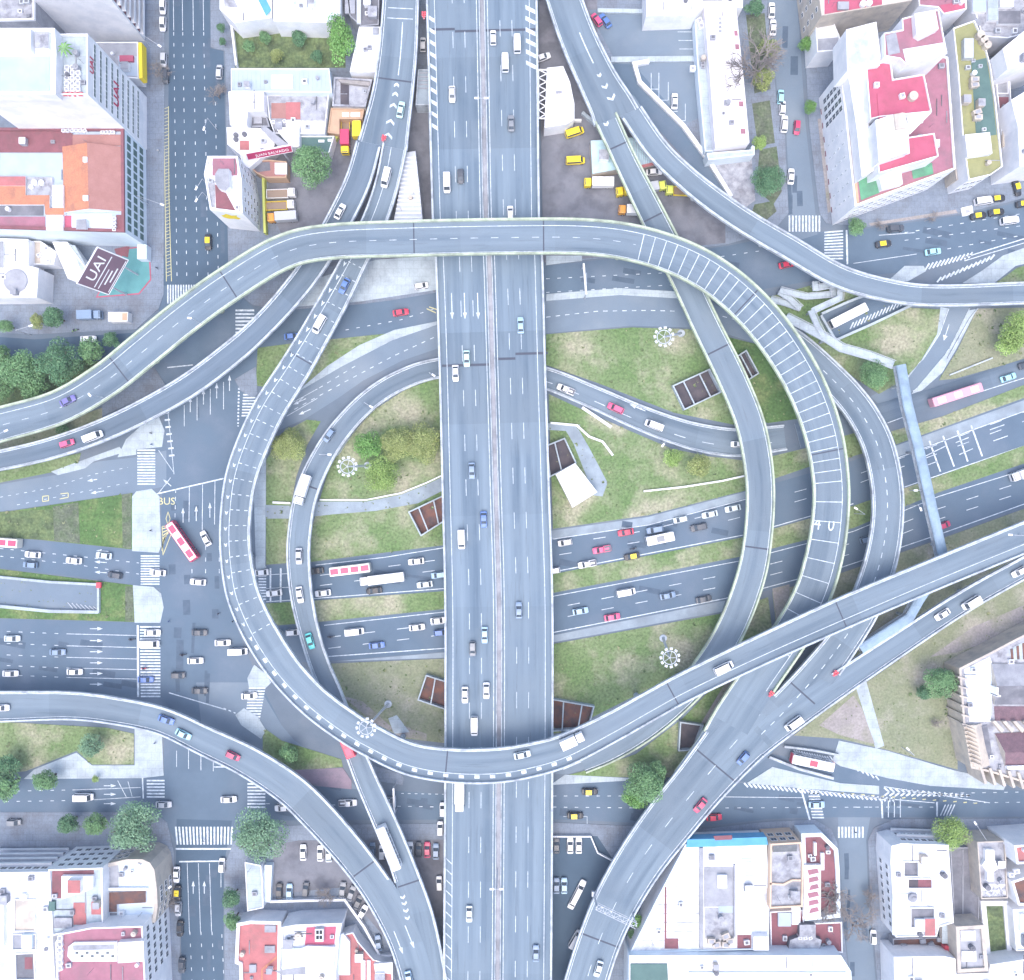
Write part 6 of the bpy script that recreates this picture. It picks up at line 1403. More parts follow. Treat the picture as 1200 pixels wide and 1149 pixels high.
# street lamps: (foot pixel, foot height, head pixel)
SL = 'street lamps with one bent arm'
for xb, yb, zb, xh, yh, label in (
    (175, 54, .1, 187, 54, 'street lamp on the pavement of the top street nearest the top edge'), (254, 152, .1, 239, 151, 'street lamp beside the white L shaped building on the top street'), (174, 240, .1, 190, 240, 'street lamp in front of the green windowed facade'), (248, 221, .1, 230, 221, 'upper one of two street lamps beside the pink roofed corner building'), (248, 236, .1, 230, 235, 'lower one of two street lamps beside the pink roofed corner building'),
    (237, 380, 12.9, 222, 373, 'street lamp on the lower parapet of the high loop near the crosswalk'), (121, 466, 11.9, 105, 463, 'street lamp on the lower parapet of the high loop near the grove'), (8, 515, 11, 7, 505, 'street lamp on the high loop at the left edge'),
    (36, 393, .1, 36, 382, 'street lamp at the kerb of the dark side street beside the grove'), (381, 534, 3.6, 386, 533, 'street lamp on the inner loop ramp near the octagon lamp ring'), (432, 475, 1.4, 435, 477, 'street lamp on the inner loop ramp near its start'), (506, 441, .4, 508, 440, 'street lamp on the inner loop ramp at the motorway edge'),
    (775, 519, .2, 777, 522, 'street lamp on the lower parapet of the slip ramp above the shrubs'), (1066, 575, .1, 1073, 575, 'street lamp beside the footbridge, upper one'), (1062, 592, .1, 1079, 597, 'street lamp beside the footbridge, lower one'), (1193, 627, 13, 1184, 627, 'street lamp on the loop viaduct at the right edge'),
    (187, 1041, .1, 199, 1040, 'street lamp on the pavement beside the parked taxi'), (1143, 978, .1, 1143, 965, 'street lamp beside the yellow green tree at the lower right'), (1001, 602, .1, 1003, 596, 'street lamp on the median between the high loop and the dashed ramp'), (1057, 876, .1, 1064, 878, 'street lamp beside the narrow path on the dry lawn')):
    o = at_root('street_lamp', xb, yb, zb, label, 'street lamp', SL); f = Vector(P(xb, yb, zb)); h = Vector(P(xh, yh, zb+8)); t = Vector((f.x, f.y, zb+7.6))
    mb = MB(); mb.bar(tuple(f), tuple(t), .13, .08, 8); mb.bar(tuple(t), tuple(h), .06, .05, 6); add(o, 'pole', mb, m_steel)
    mb = MB(); ang = math.atan2(h.y-t.y, h.x-t.x); mb.box(tuple(h), (1.1, .5, .2), ang); add(o, 'lamp_head', mb, m_whitelet)
for x, y, label in ((566, 138, 'double headed lamp post on the motorway median near the top'), (583, 1019, 'double headed lamp post on the motorway median near the bottom')):
    o = at_root('street_lamp', x, y, HZ, label, 'street lamp'); f = Vector(P(x, y, HZ)); mb = MB(); mb.bar(tuple(f), (f.x, f.y, HZ+12), .16, .1, 8); mb.bar((f.x-1.2, f.y, HZ+12), (f.x+1.2, f.y, HZ+12), .07, .07, 6); add(o, 'pole', mb, m_steel)
    for s in (-1.3, 1.3): mb = MB(); mb.box((f.x+s, f.y, HZ+12), (1.2, .5, .2)); add(o, 'lamp_head', mb, m_whitelet)
# crash cushions at the forks
for x, y, z, ang, label in ((497, 22, HZ, 90, 'red crash cushion at the tip of the gap beside the motorway top'), (449, 166, HZ, 70, 'red crash cushion where the upper ramp splits in two'), (901, 815, HZ, 55, 'red crash cushion between the ladder striped loop and the dashed ramp'), (976, 791, HZ, 50, 'red crash cushion between the dashed ramp and the side ramp')):
    o = at_root('crash_cushion', x, y, z, label, 'crash cushion', 'red crash cushions at the ramp forks'); c = Vector(P(x, y, z))
    for k, (a, b2) in enumerate(((0, 0), (.62, .32), (.62, -.32), (1.24, .34), (1.24, -.34))):
        r = math.radians(ang); p = (c.x+a*math.cos(r)-b2*math.sin(r), c.y+a*math.sin(r)+b2*math.cos(r)); mb = MB(); mb.cyl(p, .3, z+.02, z+1.0, 12); mb.cyl(p, .31, z+.4, z+.6, 12, 1); add(o, 'barrel', mb, [m_redpl, m_whitelet])
# pedestrians
PP = {'pel': (0, 0, .95), 'ch': (.03, 0, 1.3), 'nk': (.03, 0, 1.5), 'hd': (.06, 0, 1.62), 'tp': (.06, 0, 1.72), 'sl': (.02, .2, 1.42), 'el': (-.08, .26, 1.15), 'hl': (.06, .27, .92), 'sr': (.02, -.2, 1.42), 'er': (.1, -.26, 1.16), 'hr': (.26, -.25, 1.0), 'kl': (.2, .1, .52), 'fl': (.28, .1, .08), 'tl': (.44, .1, .05), 'kr': (-.06, -.1, .5), 'fr': (-.32, -.1, .14), 'tr': (-.2, -.1, .04)}
PRD = dict(pel=.14, ch=.16, nk=.065, hd=.11, tp=.085, sl=.075, el=.05, hl=.045, sr=.075, er=.05, hr=.045, kl=.075, fl=.05, tl=.045, kr=.075, fr=.05, tr=.045)
PED = [('pel', 'ch'), ('ch', 'nk'), ('nk', 'hd'), ('hd', 'tp'), ('ch', 'sl'), ('sl', 'el'), ('el', 'hl'), ('ch', 'sr'), ('sr', 'er'), ('er', 'hr'), ('pel', 'kl'), ('kl', 'fl'), ('fl', 'tl'), ('pel', 'kr'), ('kr', 'fr'), ('fr', 'tr')]
class Spot: pass
for i, (x, y, a, m, label) in enumerate(((257, 719, 180, 0, 'person in dark clothes walking alone across the wide crossroads'), (199, 728, 90, 1, 'person in blue clothes at the edge of the lower pale island'), (274, 728, 200, 0, 'person in dark clothes walking close to the loop viaduct'), (178, 508, 90, 0, 'person in dark clothes on the pale pavement beside the ramp'),
        (179, 521, 270, 1, 'person in blue clothes on the pale pavement above the crosswalk'), (1001, 974, 90, 0, 'person in dark clothes on the small crosswalk at the lower right'), (240, 985, 270, 2, 'person in light clothes on the wide zebra below the crossing'), (185, 315, 90, 0, 'person in dark clothes on the pavement beside the teal forecourt'),
        (187, 178, 270, 2, 'person in light clothes on the pavement beside the yellow bus bay'), (178, 622, 90, 0, 'person in dark clothes on the upper pale island'), (183, 870, 90, 1, 'person in blue clothes on the pavement below the lower ramp'))):
    s = Spot(); s.location = P(x, y, .13)[:2]+(.14 if i not in (0, 2, 5, 6) else .03,); s.rotation_euler = (0, 0, math.radians(a)); skin_person(PP, PRD, PED, 'pel', s, label, m, 'walk%d' % m)
m_slate = M('dark_red_slate', (.20, .125, .15), (.15, .10, .12), .6, fine=.2, fsc=3)
# ------------------------------------------------------------------ buildings (outlines are read at roof height)
def Q(poly, z): return [P(a, b, z)[:2] for a, b in poly]
BLDS = []
class Bld:
    def __init__(s, name, label, cat, poly, h, wall_m, roof_m, par=.6, pt=.3, par_m=None, group=None, z0=0.0):
        s.h = h; s.used = []; BLDS.append(s); s.poly = ccw(Q(poly, h)); cx = sum(p[0] for p in s.poly)/len(s.poly); cy = sum(p[1] for p in s.poly)/len(s.poly)
        s.o = tag(empty(name, (cx, cy, 0)), label, cat, group); s.c = Vector((cx, cy)); s.wall_m = wall_m
        mb = MB(); mb.prism(s.poly, z0, h, top=False); s.add('wall', mb, wall_m)
        mb = MB(); mb.ngon([(x, y, h-.02) for x, y in (inset(s.poly, .05))]); s.add('roof', mb, roof_m)
        if par: s.parapet(s.poly, h, par, pt, par_m or wall_m)
    def add(s, name, mb, m, parent=None): return add_to(s.o, name, mb, m)
    def parapet(s, poly, h, par, t, m):
        q = ccw(poly); inn = inset(q, t); mb = MB(); n = len(q)
        for i in range(n):
            j = (i+1) % n; mb.quad((*q[i], h+par), (*q[j], h+par), (*inn[j], h+par), (*inn[i], h+par)); mb.quad((*q[i], h), (*q[j], h), (*q[j], h+par), (*q[i], h+par)); mb.quad((*inn[j], h-.1), (*inn[i], h-.1), (*inn[i], h+par), (*inn[j], h+par))
        return s.add('parapet', mb, m)
    def feat(s, name, poly, z1, m, z0=None, mtop=None, par=0):
        """raised block whose top outline is read at height z1 above the roof"""
        z1 = s.h+z1; q = Q(poly, z1); s.used.append(q); mb = MB(); mb.prism(q, s.h-.01 if z0 is None else s.h+z0, z1, 0, mtop=1 if mtop else None); o = s.add(name, mb, [m, mtop] if mtop else m)
        if par: s.parapet(q, z1, par, .25, m).parent = o
        return o
    def patch(s, name, poly, m, z=.03): mb = MB(); mb.ngon([(x, y, s.h+z) for x, y in ccw(Q(poly, s.h+z))]); return s.add(name, mb, m)
    def pit(s, poly, m, wm=None, d=.5):
        """courtyard edged by low walls with a darker floor"""
        q = ccw(Q(poly, s.h+d)); s.used.append(q); mb = MB(); mb.ngon([(x, y, s.h+.04) for x, y in q]); s.add('courtyard', mb, m); s.parapet(q, s.h+.0, d, .22, wm or s.wall_m)
    def units(s, pts, size=(1.2, 1.0, .9), m=None, name='air_conditioner'):
        for i, (x, y) in enumerate(pts):
            c = P(x, y, s.h+size[2]); mb = MB(); mb.box((c[0], c[1], s.h+size[2]/2), (size[0], size[1], size[2]-.02), .2*(i % 3)); mb.box((c[0], c[1], s.h+size[2]+.03), (size[0]*.6, size[1]*.6, .06), .2*(i % 3), 1); s.add(name, mb, [m or m_white, m_grey])
    def tank(s, x, y, r=.8, h=1.6, m=None):
        c = P(x, y, s.h+h); mb = MB(); mb.cyl(c, r, s.h, s.h+h, 16); mb.cyl(c, r*.35, s.h+h, s.h+h+.15, 10); s.add('water_tank', mb, m or m_white)
    def windows(s, a, b, rows, cols, ww, wh, z0, z1, m=None, frame=None, name='window', balcony=None, margin=.06, at=None):
        """windows on the wall under the roof edge a-b (pixels read at roof height, or at height at)"""
        A, B = Vector(P(*a, at or s.h)[:2]), Vector(P(*b, at or s.h)[:2]); d = B-A; L = d.length; u = d.normalized(); n = Vector((u.y, -u.x))
        if n.dot((A+B)/2-s.c) < 0: n = -n
        key = (name, ww, wh, (m or m_glass).name, (frame or m_white).name)
        def mk():
            mb = MB(); f = .12
            for q in (((0, 0, wh/2-f/2), (ww, .10, f)), ((0, 0, -wh/2+f/2), (ww, .10, f)), ((-ww/2+f/2, 0, 0), (f, .10, wh-2*f)), ((ww/2-f/2, 0, 0), (f, .10, wh-2*f)), ((0, 0, 0), (.06, .08, wh-2*f))): mb.box(*q)
            mb.box((0, 0, 0), (ww-.02, .06, wh-.02), mi=1); return mb.mesh(name, [frame or m_white, m or m_glass])
        me = cached(key, mk); ang = math.atan2(u.y, u.x)
        for r in range(rows):
            z = z0+(z1-z0)*(r+.5)/rows
            for k in range(cols):
                p = A+u*(L*(margin+(1-2*margin)*(k+.5)/cols))+n*.02; o = link(name, me, s.o, (p.x-s.o.location.x, p.y-s.o.location.y, z), ang)
            if balcony:
                mb = MB(); p, q = A+u*(L*margin), B-u*(L*margin); dd = n*balcony; zf = z0+(z1-z0)*r/rows
                mb.prism([tuple(p+n*.01), tuple(q+n*.01), tuple(q+dd), tuple(p+dd)], zf-.15, zf, bottom=True)
                mb.prism([tuple(p+dd*.94), tuple(q+dd*.94), tuple(q+dd*.999), tuple(p+dd*.999)], zf+.01, zf+.95, bottom=True); s.add('balcony', mb, m_white)
def add_to(root, name, mb, mats): return local(root, mb).build(name, mats, root)
def R4(x0, y0, x1, y1): return rect(x0, y0, x1, y1)

# --- top left
t = Bld('office_tower', 'tall white tower with red lettering and a blue glass skylight', 'tower', [(-30, 42), (105, 42), (105, 113), (-30, 113)], 34, m_white, m_pave_light, .9)
t.windows((105, 42), (105, 113), 9, 6, 2.3, 1.25, 4.5, 33, m_shutter, m_white)
t.feat('upper_storey', [(-30, 33), (64, 33), (66, 62), (65, 111), (-30, 111)], 3.4, m_white, mtop=m_white)
t.feat('skylight', R4(-5, 66, 58, 107), 3.75, m_cyanwhite, mtop=m_skyglass, z0=3.4); t.feat('roof_hut', R4(-10, 34, 36, 60), 5.4, m_white, z0=3.4); t.feat('roof_hut', R4(41, 37, 57, 57), 4.6, m_white, z0=3.4, mtop=m_mottle)
t.units([(4, 58), (11, 59), (19, 59)], (1.3, 1.3, 4.4))
t.units([(78+6.5*i, 79+6.4*j) for i in range(3) for j in range(5) if (i, j) != (2, 0)], (1.15, 1.15, .8), m_white, 'white_table'); t.units([(76+6*i, 110) for i in range(4)], (1.1, .8, .6), m_redpl, 'red_table')
for txt, size, z, y0 in (('UAI', 4.2, 19.5, 80), ('UAI', 2.6, 33.0, 75)):
    me = text_mesh(txt, size, .06, m_redlet); c = P(105, y0, 34); o = link('wall_lettering', me, t.o, (c[0]+.12-t.o.location.x, c[1]-t.o.location.y, z)); o.rotation_euler = (math.pi/2, 0, math.pi/2)
mb = MB()
for k in range(9):
    a = 6.28*k/9; c = Vector(P(76, 57, 37)); e = Vector((math.cos(a)*2.2, math.sin(a)*2.2, -.6)); w = Vector((-math.sin(a), math.cos(a), 0))*.28
    mb.quad(tuple(c), tuple(c+e*.5+w+Vector((0, 0, .7))), tuple(c+e), tuple(c+e*.5-w+Vector((0, 0, .7))))
pt = empty('palm_tree', P(76, 57, 34)); tag(pt, 'small green palm on the terrace of the white tower', 'palm'); add_to(pt, 'crown', mb, LEAF['bright']); mb = MB(); c = P(76, 57, 37); mb.bar((c[0], c[1], 34), (c[0], c[1], 37), .16, .12, 8); add_to(pt, 'trunk', mb, m_bark)
t = Bld('apartment_block', 'white slab apartment block with long balconies at the top edge left of the street', 'apartment block', [(22, -140), (118, -140), (118, -15), (22, -15)], 27, m_white, m_wroof)
t.windows((118, -140), (118, -15), 8, 12, 2.0, 1.9, 3, 26.5, m_maroon, m_dgrey, balcony=1.1, margin=.02)
t = Bld('grey_block', 'grey stained roof block in the top left corner', 'building', [(-40, -80), (42, -80), (42, 25), (-40, 27)], 20, m_grey, m_mottle, .8, .4, m_white)
t = Bld('corner_shop', 'low grey and blue roofed shop with a yellow front beside the top street', 'shop', [(108, 50), (162, 50), (163, 93), (128, 90)], 5, m_white, m_grey, .3)
t.patch('roof_panel', [(138, 66), (161, 66), (162, 90), (140, 88)], m_blueroof); t.feat('roof_hut', R4(140, 65, 156, 72), .8, m_red); t.feat('front_sign', [(162, 50), (166, 50), (167, 91), (163, 92)], 1.2, m_yellow, z0=-2)
t = Bld('college_building', 'low building with an orange tiled gable and a red edged green windowed facade', 'building', [(-30, 151), (146, 151), (147, 273), (-30, 268)], 14, m_cyanwhite, m_blueroof, .7, .8, m_maroon)
t.windows((146, 151), (147, 273), 3, 12, 1.7, 2.2, 1.5, 13.5, m_dgreen, m_dgreen, margin=.03)
t.patch('flat_roof', R4(-25, 152, 85, 179), m_maroon, .25); t.patch('flat_roof', R4(85, 158, 143, 171), m_brown, .3)
def gable(b, poly, z0, dz, m1, m2, name='gable_roof', vertical=True):
    z0 += b.h; (a, c, d, e) = [Vector(P(*p, z0)) for p in poly]     # top-left, top-right, bottom-right, bottom-left
    if vertical: r0, r1 = (a+c)/2+Vector((0, 0, dz)), (e+d)/2+Vector((0, 0, dz)); f = [((a, e, r1, r0), 0), ((r0, r1, d, c), 1)]; ends = [(a, r0, c), (e, d, r1)]
    else: r0, r1 = (a+e)/2+Vector((0, 0, dz)), (c+d)/2+Vector((0, 0, dz)); f = [((a, r0, r1, c), 0), ((r0, e, d, r1), 1)]; ends = [(a, e, r0), (c, r1, d)]
    mb = MB()
    for q, m in f: mb.quad(*[tuple(v) for v in q], m)
    for q in ends: mb.tri(*[tuple(v) for v in q], 2)
    z = Vector((0, 0, -z0+b.h))
    for p, q in ((a, c), (c, d), (d, e), (e, a)): mb.quad(tuple(p+z), tuple(p), tuple(q), tuple(q+z), 2)
    return b.add(name, mb, [m1, m2, b.wall_m])
gable(t, [(73, 172), (142, 172), (144, 248), (75, 249)], .6, 2.6, m_orange, m_brown)
t.feat('chimney', R4(97, 184, 102, 190), 3.6, m_white); t.feat('chimney', R4(97, 229, 103, 235), 3.6, m_white)
t.feat('annex_roof', R4(-25, 207, 30, 218), 1.2, m_white, mtop=m_salmon); t.feat('annex_roof', [(-25, 218), (30, 218), (30, 229), (58, 229), (58, 244), (75, 244), (75, 252), (53, 252), (52, 240), (-25, 240)], 1.0, m_white, mtop=m_orange); t.feat('service_hut', R4(32, 208, 61, 229), .8, m_white, mtop=m_mottle); t.feat('white_hut', R4(61, 217, 74, 243), 1.6, m_white)
t.tank(40, 214, .8, 1.4); t.tank(48, 214, .8, 1.4); t.tank(36, 219, .6, 1.4)
t.patch('strip_roof', R4(-25, 241, 51, 253), m_dgrey, .1); t.patch('terrace', R4(-25, 254, 53, 268), m_pink, .1); t.feat('white_hut', R4(54, 253, 74, 270), .9, m_white); t.patch('terrace', R4(75, 253, 84, 271), m_red, .1); t.patch('terrace', R4(84, 251, 131, 270), m_cyanwhite, .12); t.patch('terrace', R4(136, 252, 144, 270), m_maroon, .12)
t.units([(133.5, 256+4.4*i) for i in range(4)], (.9, .8, .9)); t.units([(74+5*i, 153) for i in range(6)]+[(120+4*i, 155) for i in range(4)], (1.0, .8, .9))
t = Bld('white_house', 'white low building with a round grey roof disc above the side street', 'house', [(-40, 279), (34, 281), (34, 312), (46, 315), (44, 349), (-40, 350)], 8, m_white, m_wroof, .4)
c = P(18, 329, 8.4); mb = MB(); mb.cyl(c, 3.3, 7.9, 8.5, 28); t.add('round_roof', mb, m_grey); t.feat('annex_roof', R4(-30, 283, 4, 314), .6, m_white, mtop=m_grey)
t = Bld('small_house', 'small cream roofed house with a white yard next to the round roof disc building', 'house', [(34, 283), (48, 283), (67, 296), (64, 310), (34, 311)], 5, m_white, m_cream, .4); t.patch('terrace', [(48, 284), (66, 297), (64, 309), (48, 310)], m_white); t.units([(54, 291), (56, 306), (45, 299)])
t = Bld('ramp_roof_building', 'white building with a long slanted roof behind the brown billboard', 'building', [(62, 284), (79, 284), (104, 318), (92, 331), (80, 327)], 6, m_white, m_wroof, .3); t.patch('roof_panel', [(82, 287), (88, 288), (103, 316), (97, 322)], m_pave_light)
t = empty('forecourt', P(150, 320)); tag(t, 'teal painted forecourt with a red kerb in front of the brown billboard', 'forecourt'); q = Q([(147, 291), (175, 288), (177, 328), (163, 345), (112, 349), (122, 330)], .3)
mb = MB(); mb.prism(q, 0, .2); add_to(t, 'kerb', mb, m_red); mb = MB(); mb.ngon([(x, y, .23) for x, y in inset(q, .35)]); add_to(t, 'floor', mb, m_teal); mb = MB(); mb.ngon([(x, y, .26) for x, y in ccw(Q([(134, 292), (152, 288), (150, 302), (136, 298)], .26))]); add_to(t, 'red_floor', mb, m_maroon)
t = Bld('kiosk', 'small white roofed kiosk at the upper corner of the teal forecourt', 'kiosk', R4(161, 287, 172, 304), 3.2, m_cyanwhite, m_cyanwhite, .2); t.patch('roof_panel', R4(164, 288, 170, 302), m_white, .06)
def board(name, label, corners, mat, frame, text=None, lines=(), cat='billboard', tmat=None):
    """billboard given by pixel corners with heights: upper left, upper right, lower right, lower left as read"""
    a, b2, c, d = [Vector(P(*p)) for p in corners]; d = a+(c-b2); o = tag(empty(name, ((c+d)/2).xy.to_tuple()+(0,)), label, cat); u = (b2-a).normalized(); up = (a-d); hgt = up.length; up.normalize(); n = u.cross(up).normalized()
    mb = MB(); i = [tuple(p+n*k) for k in (.15, -.15) for p in (d, c, b2, a)]; mb.v += i; 
    for f in ((0, 1, 2, 3), (7, 6, 5, 4), (0, 4, 5, 1), (1, 5, 6, 2), (2, 6, 7, 3), (3, 7, 4, 0)): mb.f.append(f); mb.mi.append(0)
    add_to(o, 'board', mb, mat); mb = MB()
    for p, q in ((a, b2), (b2, c), (c, d), (d, a)): mb.bar(tuple(p), tuple(q), .22, .22, 5)
    add_to(o, 'frame', mb, frame)
    from mathutils import Matrix
    mat3 = Matrix((u, n.cross(u), n)).transposed()
    for txt, size, fx, fy in (text or []):
        me = text_mesh(txt, size, .03, tmat or m_whitelet); p = d.lerp(c, fx)+(a-d)*fy+n*.2; q = link('lettering', me, o, p-o.location); q.rotation_euler = mat3.to_euler()
    for f0, f1, fy, th in lines:
        mb = MB(); p, q = d.lerp(c, f0)+(a-d)*fy+n*.18, d.lerp(c, f1)+(a-d)*fy+n*.18; v = up*th/2; mb.quad(tuple(p-v), tuple(q-v), tuple(q+v), tuple(p+v)); add_to(o, 'white_line', mb, tmat or m_whitelet)
    for p in (d.lerp(c, .2), d.lerp(c, .8), ): mb = MB(); mb.bar((p.x, p.y, 0), tuple(p), .3, .25, 8); add_to(o, 'post', mb, m_steel)
    return o
board('billboard', 'large tilted brown billboard with white lettering above the teal forecourt', [(90, 332, 20), (114, 290, 20), (150, 305, 9), (122, 345, 9)], m_signbrown, m_whitelet, [('UAI', 4.6, .5, .72)], [(.05, .92, .50, .35), (.05, .6, .38, .3), (.2, .6, .27, .5), (.3, .7, .16, .5), (.05, .95, .05, .3)])
# --- block between the top street and the motorway
t = Bld('white_roofed_house', 'white roofed house with a blue awning at the top edge beside the overgrown garden', 'house', [(257, -60), (319, -60), (319, 22), (275, 28), (258, 12)], 8, m_white, m_wroof, .4); t.patch('awning', [(300, -5), (309, -5), (318, 12), (312, 19)], m_cyan, .5); t.patch('terrace', [(262, -5), (272, -5), (279, 9), (263, 8)], m_mottle)
t = Bld('warehouse', 'pale flat roofed warehouse at the top edge left of the tall green tree', 'warehouse', [(321, -60), (399, -60), (399, 19), (386, 28), (321, 26)], 8, m_white, m_cyanwhite, .5)
t.feat('roof_ridge', R4(340, -50, 343, 18), .3, m_white)
t = Bld('yard_building', 'dark yard building with pale frames beside the ramp at the top edge', 'building', [(402, -60), (446, -60), (444, 30), (424, 32), (410, 20)], 6, m_grey, m_dgrey, .4); t.feat('roof_strip', R4(404, -40, 416, 16), .4, m_grey); t.feat('roof_strip', R4(418, -40, 423, 28), .6, m_steel)
t = Bld('grey_shed', 'long blue grey metal shed with a white skylight below the overgrown garden', 'shed', [(271, 81), (386, 81), (389, 109), (271, 108)], 7, m_cyanwhite, m_blueroof, .25, .25, m_white); t.feat('skylight', R4(318, 88, 343, 104), .25, m_white)
for k in range(22): t.feat('roof_seam', R4(274+k*5.1, 84, 274.5+k*5.1, 106), .05, m_blueroof) if k not in (9, 10, 11, 12, 13) else None
t = Bld('white_house', 'white L shaped house on the top street below the grey shed', 'house', [(268, 108), (309, 108), (310, 131), (291, 131), (289, 147), (270, 147)], 8, m_white, m_wroof, .3)
t = Bld('brick_yard_house', 'dark roofed back house inside the corner of the white L shaped house', 'house', [(293, 133), (312, 133), (317, 150), (291, 150)], 4, m_grey, m_dgrey, .6, .4); t.feat('roof_hut', R4(297, 137, 307, 145), .4, m_grey)
t = Bld('patio_house', 'low house with brown salmon and pale terraces right of the white L shaped house', 'house', [(313, 112), (386, 112), (381, 158), (322, 158), (316, 140)], 4.5, m_cyanwhite, m_mottle, .7, .3, m_white)
for q, m in ((R4(318, 121, 335, 139), m_brown), (R4(335, 120, 352, 140), m_salmon), (R4(353, 120, 384, 140), m_mottle), (R4(335, 141, 352, 156), m_pinkwhite), (R4(353, 142, 379, 156), m_pinkwhite)): t.patch('terrace', q, m)
t.units([(320, 143), (328, 145), (333, 142), (326, 151)], (.9, .9, .7))
t = Bld('white_house', 'bright white flat roof beside the ramp below the tall green tree', 'house', [(421, 32), (446, 32), (442, 85), (410, 85)], 7, m_white, m_wroof, .2); t.patch('roof_panel', R4(422, 33, 444, 50), m_cyanwhite); t.units([(440, 36)], (1.6, 1.8, .7), m_grey)
t = Bld('derelict_house', 'derelict house with broken walls and a dark opening beside the upper ramp', 'house', [(392, 92), (437, 95), (429, 127), (390, 126)], 4.5, m_cream, m_mottle, .9, .5, m_mottle); t.patch('opening', R4(399, 97, 409, 125), m_dark); t.feat('rubble_wall', [(396, 93), (434, 96), (433, 101), (400, 97)], 1.0, m_dirt)
t = Bld('brown_shed', 'brown roofed low shed with pale windows below the derelict house', 'shed', [(388, 127), (427, 129), (425, 140), (398, 140), (398, 158), (384, 156)], 3.5, m_tan, m_tan, .3); t.feat('skylight', R4(401, 132, 409, 137), .2, m_pinkwhite); t.feat('skylight', R4(411, 132, 422, 137), .2, m_pinkwhite)
t = Bld('green_roof_shed', 'dark green roofed shed tucked behind the large round tree', 'shed', [(352, 160), (392, 160), (386, 180), (352, 178)], 4, m_white, m_dgreen, .3); t.feat('skylight', R4(373, 164, 380, 167), .2, m_white); t.feat('skylight', R4(384, 163, 389, 166), .2, m_white)
t = Bld('corner_apartment_house', 'white corner house with a pink roof and a yellow splash on its wall', 'apartment house', [(244, 184), (279, 184), (284, 212), (285, 251), (247, 247), (240, 205)], 16, m_white, m_wroof, .6, .5)
t.patch('terrace', R4(249, 186, 278, 206), m_pink); t.patch('terrace', [(244, 208), (252, 212), (252, 243), (247, 243)], m_mottle); t.patch('terrace', [(252, 216), (264, 225), (276, 247), (253, 244)], m_maroon); t.feat('stair_tower', [(256, 198), (268, 198), (269, 219), (264, 224), (256, 221), (252, 214), (252, 204)], 2.4, m_white, mtop=m_grey)
t.windows((284, 212), (285, 251), 5, 3, 1.4, 1.3, 1, 15.5); t.windows((279, 184), (284, 212), 5, 2, 1.4, 1.3, 1, 15.5)
A, B = Vector(P(255, 247.8, 16)), Vector(P(276, 250, 16)); mb = MB(); mb.v += []
pts = [(0, .2), (.25, .0), (.55, .12), (.8, .05), (1, .3), (.85, .6), (.95, .9), (.6, .75), (.35, 1), (.15, .7), (-.05, .55)]
mb.ngon([(A.x+(B.x-A.x)*u, A.y+(B.y-A.y)*u-.05, 10+4.5*v) for u, v in pts]); t.add('yellow_mural', mb, m_yellow)
t = Bld('low_white_house', 'low white house with round roof holes below the white L shaped house', 'house', [(266, 150), (304, 151), (322, 156), (322, 172), (292, 198), (284, 192), (282, 182), (267, 170)], 6, m_white, m_wroof, .4); t.patch('terrace', R4(281, 165, 292, 176), m_salmon); t.tank(276, 158, .7, .6, m_dgrey); t.tank(276, 163, .7, .6, m_dgrey); t.tank(286, 157, .7, .6, m_dgrey)
t.feat('skylight', [(305, 150), (311, 148), (341, 172), (330, 176)], 1.2, m_grey)
t = Bld('low_white_house', 'small pinkish white roofed house left of the large round tree', 'house', [(323, 150), (351, 150), (351, 172), (342, 174), (330, 160)], 6, m_white, m_pinkwhite, .3)
t = Bld('brick_yard_house', 'brown roofed back house below the crimson sign', 'house', [(286, 190), (316, 188), (336, 190), (336, 209), (312, 209), (300, 203)], 4, m_tan, m_brown, .4); t.feat('roof_hut', R4(322, 191, 336, 204), .8, m_white); t.patch('terrace', [(290, 191), (316, 190), (317, 200), (302, 202)], m_dgrey)
board('rooftop_sign', 'long crimson rooftop sign with white lettering left of the large round tree', [(288, 180, 9), (341, 170, 9), (343, 177.5, 6.4), (292, 188, 6.4)], m_crimson, m_pinkwhite, [('JUAN SALVADO', 1.35, .56, .42)], cat='sign')
t = Bld('ribbed_shed', 'white ribbed metal shed in the gap between the ramp and the motorway', 'shed', [(474, 179), (487, 177), (492, 222), (496, 264), (460, 264), (466, 236)], 5.5, m_steel, m_steel, 0)
for k in range(16): y = 184+k*5; t.feat('roof_rib', [(max(462, 475-(y-179)*.17), y), (487+(y-177)*.09, y), (487+(y-177)*.09, y+1.8), (max(462, 475-(y-179)*.17), y+1.8)], .18, m_white)
t = Bld('roadside_hut', 'grey stepped roof hut in the gap at the top between ramp and motorway', 'hut', [(490, 82), (503, 82), (505, 124), (487, 124)], 5, m_conc, m_shoulder, .3)
for k in range(5): t.feat('roof_step', R4(490, 85+k*4.5, 503, 86+k*4.5), .2, m_grey)
